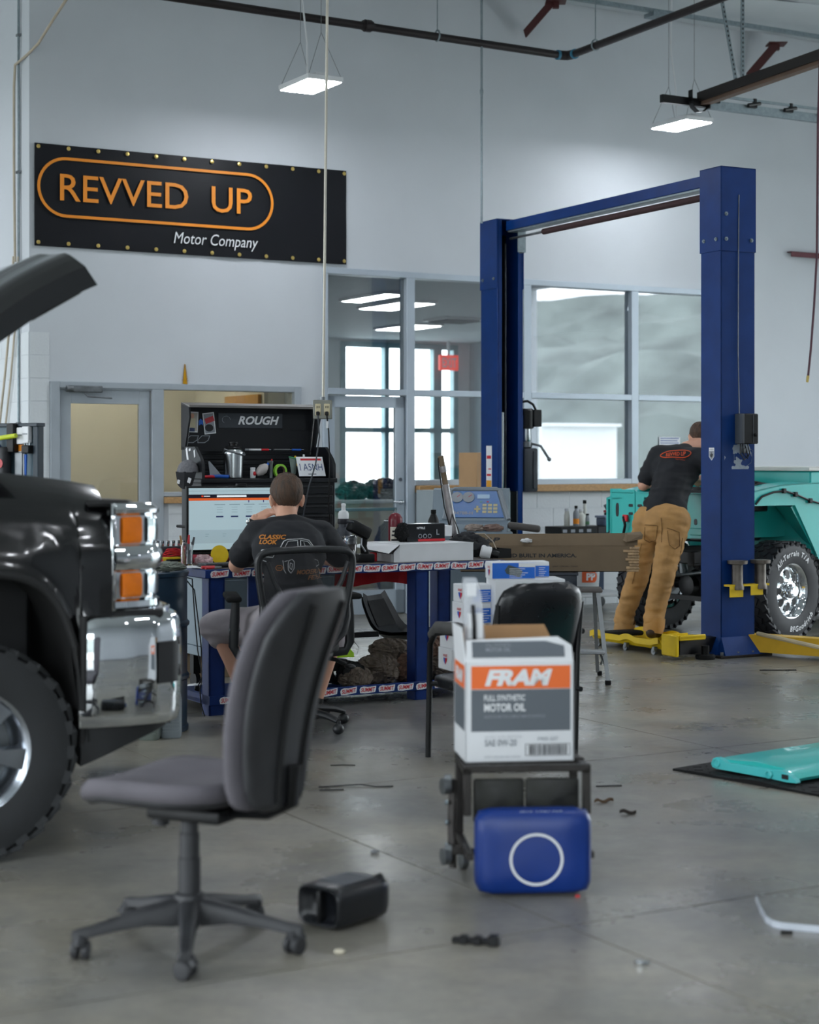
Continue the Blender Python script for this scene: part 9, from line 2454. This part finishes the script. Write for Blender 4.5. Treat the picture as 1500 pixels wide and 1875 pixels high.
def f_holder(t):
 MB().b2((-0.03, -0.04, -0.025), (0.03, 0.0, 0.02), 0.005).build('block', M['black'], t)
 for k in range(3):
  MB().cyl((-0.02 + 0.018 * k, -0.02, 0.02), (-0.02 + 0.018 * k, -0.02, 0.045), 0.004, seg=6).build('bit', M['chrome'], t)
 MB().cyl((-0.005, -0.025, -0.03), (-0.01, -0.025, -0.2), 0.008, 0.004, seg=8).build('driver', M['ink_blue'], t)
hung('bit_holder', 'black bit holder with a hanging driver on the tool board', 'tool holder', 55, 822, f_holder)
# cart seen under the side light, small litter
dl = M['ink_black']
def litter(name, label, cat, px, py, build, rz=0.0):
 p = G(px, py)
 t = thing(name, label, cat, (p.x, p.y, 0), rz, None)
 build(t)
def wire(pts, r, m):
 return lambda t: MB().tube([V((x, y, r + z)) for x, y, z in pts], r, 6).build('wire', m, t)
litter('plastic_bracket', 'small black notched plastic bracket on the floor in front', 'bracket', 872, 1728, lambda t: MB().b2((-0.075, -0.012, 0), (0.07, 0.012, 0.018), 0.003).b2((-0.05, -0.02, 0), (-0.025, 0.012, 0.026), 0.003).b2((-0.005, -0.022, 0), (0.02, 0.012, 0.026), 0.003).b2((0.04, -0.026, 0), (0.075, 0.014, 0.032), 0.004).build('bracket', M['black'], t), -0.25)
litter('paper_scrap', 'tiny cream paper scrap on the floor near the chair caster', 'paper', 622, 1746, lambda t: crumple(MB(), (0, 0, 0.006), (0.018, 0.012, 0.008), 81, 0.4, 4, 0.0, 16, 10).build('scrap', mat('cream_scrap', '#c9c2ae', 0.8), t))
litter('hex_nut', 'shiny steel nut on the floor near the lower edge', 'nut', 1170, 1768, lambda t: MB().lathe([(0.013, 0), (0.014, 0.002), (0.014, 0.012), (0.012, 0.014), (0.007, 0.014), (0.007, 0.0)], seg=6, cap=False).cyl((0.014, 0, 0.008), (0.03, 0.004, 0.006), 0.006, seg=8).build('nut', M['chrome'], t))
litter('wire_offcut', 'bent black wire offcut on the floor behind the task chair', 'wire', 640, 1440, wire([(-0.14, -0.03, 0), (-0.06, 0.0, 0), (0.05, 0.012, 0.004), (0.12, -0.02, 0), (0.2, -0.01, 0)], 0.003, dl))
litter('wire_offcut', 'straight black wire offcut near the visitor chair legs', 'wire', 605, 1447, wire([(-0.05, -0.01, 0), (0.06, 0.006, 0)], 0.003, dl))
litter('zip_tie', 'thin black zip tie on the floor beyond the mesh chair', 'zip tie', 628, 1402, wire([(-0.06, 0.0, 0), (0.0, 0.01, 0), (0.06, 0.0, 0)], 0.0025, dl))
litter('dry_leaf', 'curled brown leaf on the floor right of the creeper seat', 'leaf', 1106, 1470, lambda t: MB().grid(lambda u, v: ((u - 0.5) * 0.09, (v - 0.5) * 0.03 * sin(pi * u), 0.002 + 0.012 * (v - 0.5) ** 2 * 4 + 0.006 * sin(u * 9)), 12, 4).build('blade', mat('brown_leaf', '#5a4634', 0.8), t), 0.3)
litter('dry_leaf', 'dark twisted leaf on the floor near the rubber mat', 'leaf', 1150, 1491, lambda t: MB().grid(lambda u, v: ((u - 0.5) * 0.07, (v - 0.5) * 0.022 * sin(pi * u), 0.002 + 0.014 * (v - 0.5) ** 2 * 4 + 0.005 * sin(u * 7)), 12, 4).build('blade', mat('dark_leaf', '#2c2622', 0.8), t), -0.2)
litter('metal_shaving', 'short dark metal strip on the floor beyond the creeper seat', 'strip', 1115, 1440, wire([(-0.06, -0.01, 0), (0.06, 0.008, 0)], 0.003, dl))
litter('metal_shaving', 'long thin dark strip on the floor by the lift arm', 'strip', 1425, 1228, wire([(-0.13, 0.0, 0), (0.13, 0.004, 0)], 0.004, dl))
litter('red_scrap', 'tiny red plastic scrap on the floor by the blue pad', 'scrap', 1058, 1643, lambda t: MB().b2((-0.008, -0.004, 0), (0.008, 0.004, 0.008), 0.002).build('scrap', M['ink_red'], t))
litter('dark_crumb', 'small dark crumb of dirt on the floor between jug and creeper seat', 'crumb', 686, 1562, lambda t: crumple(MB(), (0, 0, 0.006), (0.016, 0.01, 0.008), 83, 0.4, 4, 0.0, 16, 10).build('crumb', mat('grey_crumb', '#77797c', 0.8), t))
litter('dark_clip', 'black clip under the clear acrylic strip', 'clip', 1440, 1710, lambda t: MB().b2((-0.018, -0.006, 0), (0.02, 0.006, 0.01), 0.002).build('clip', M['black'], t), -0.05)
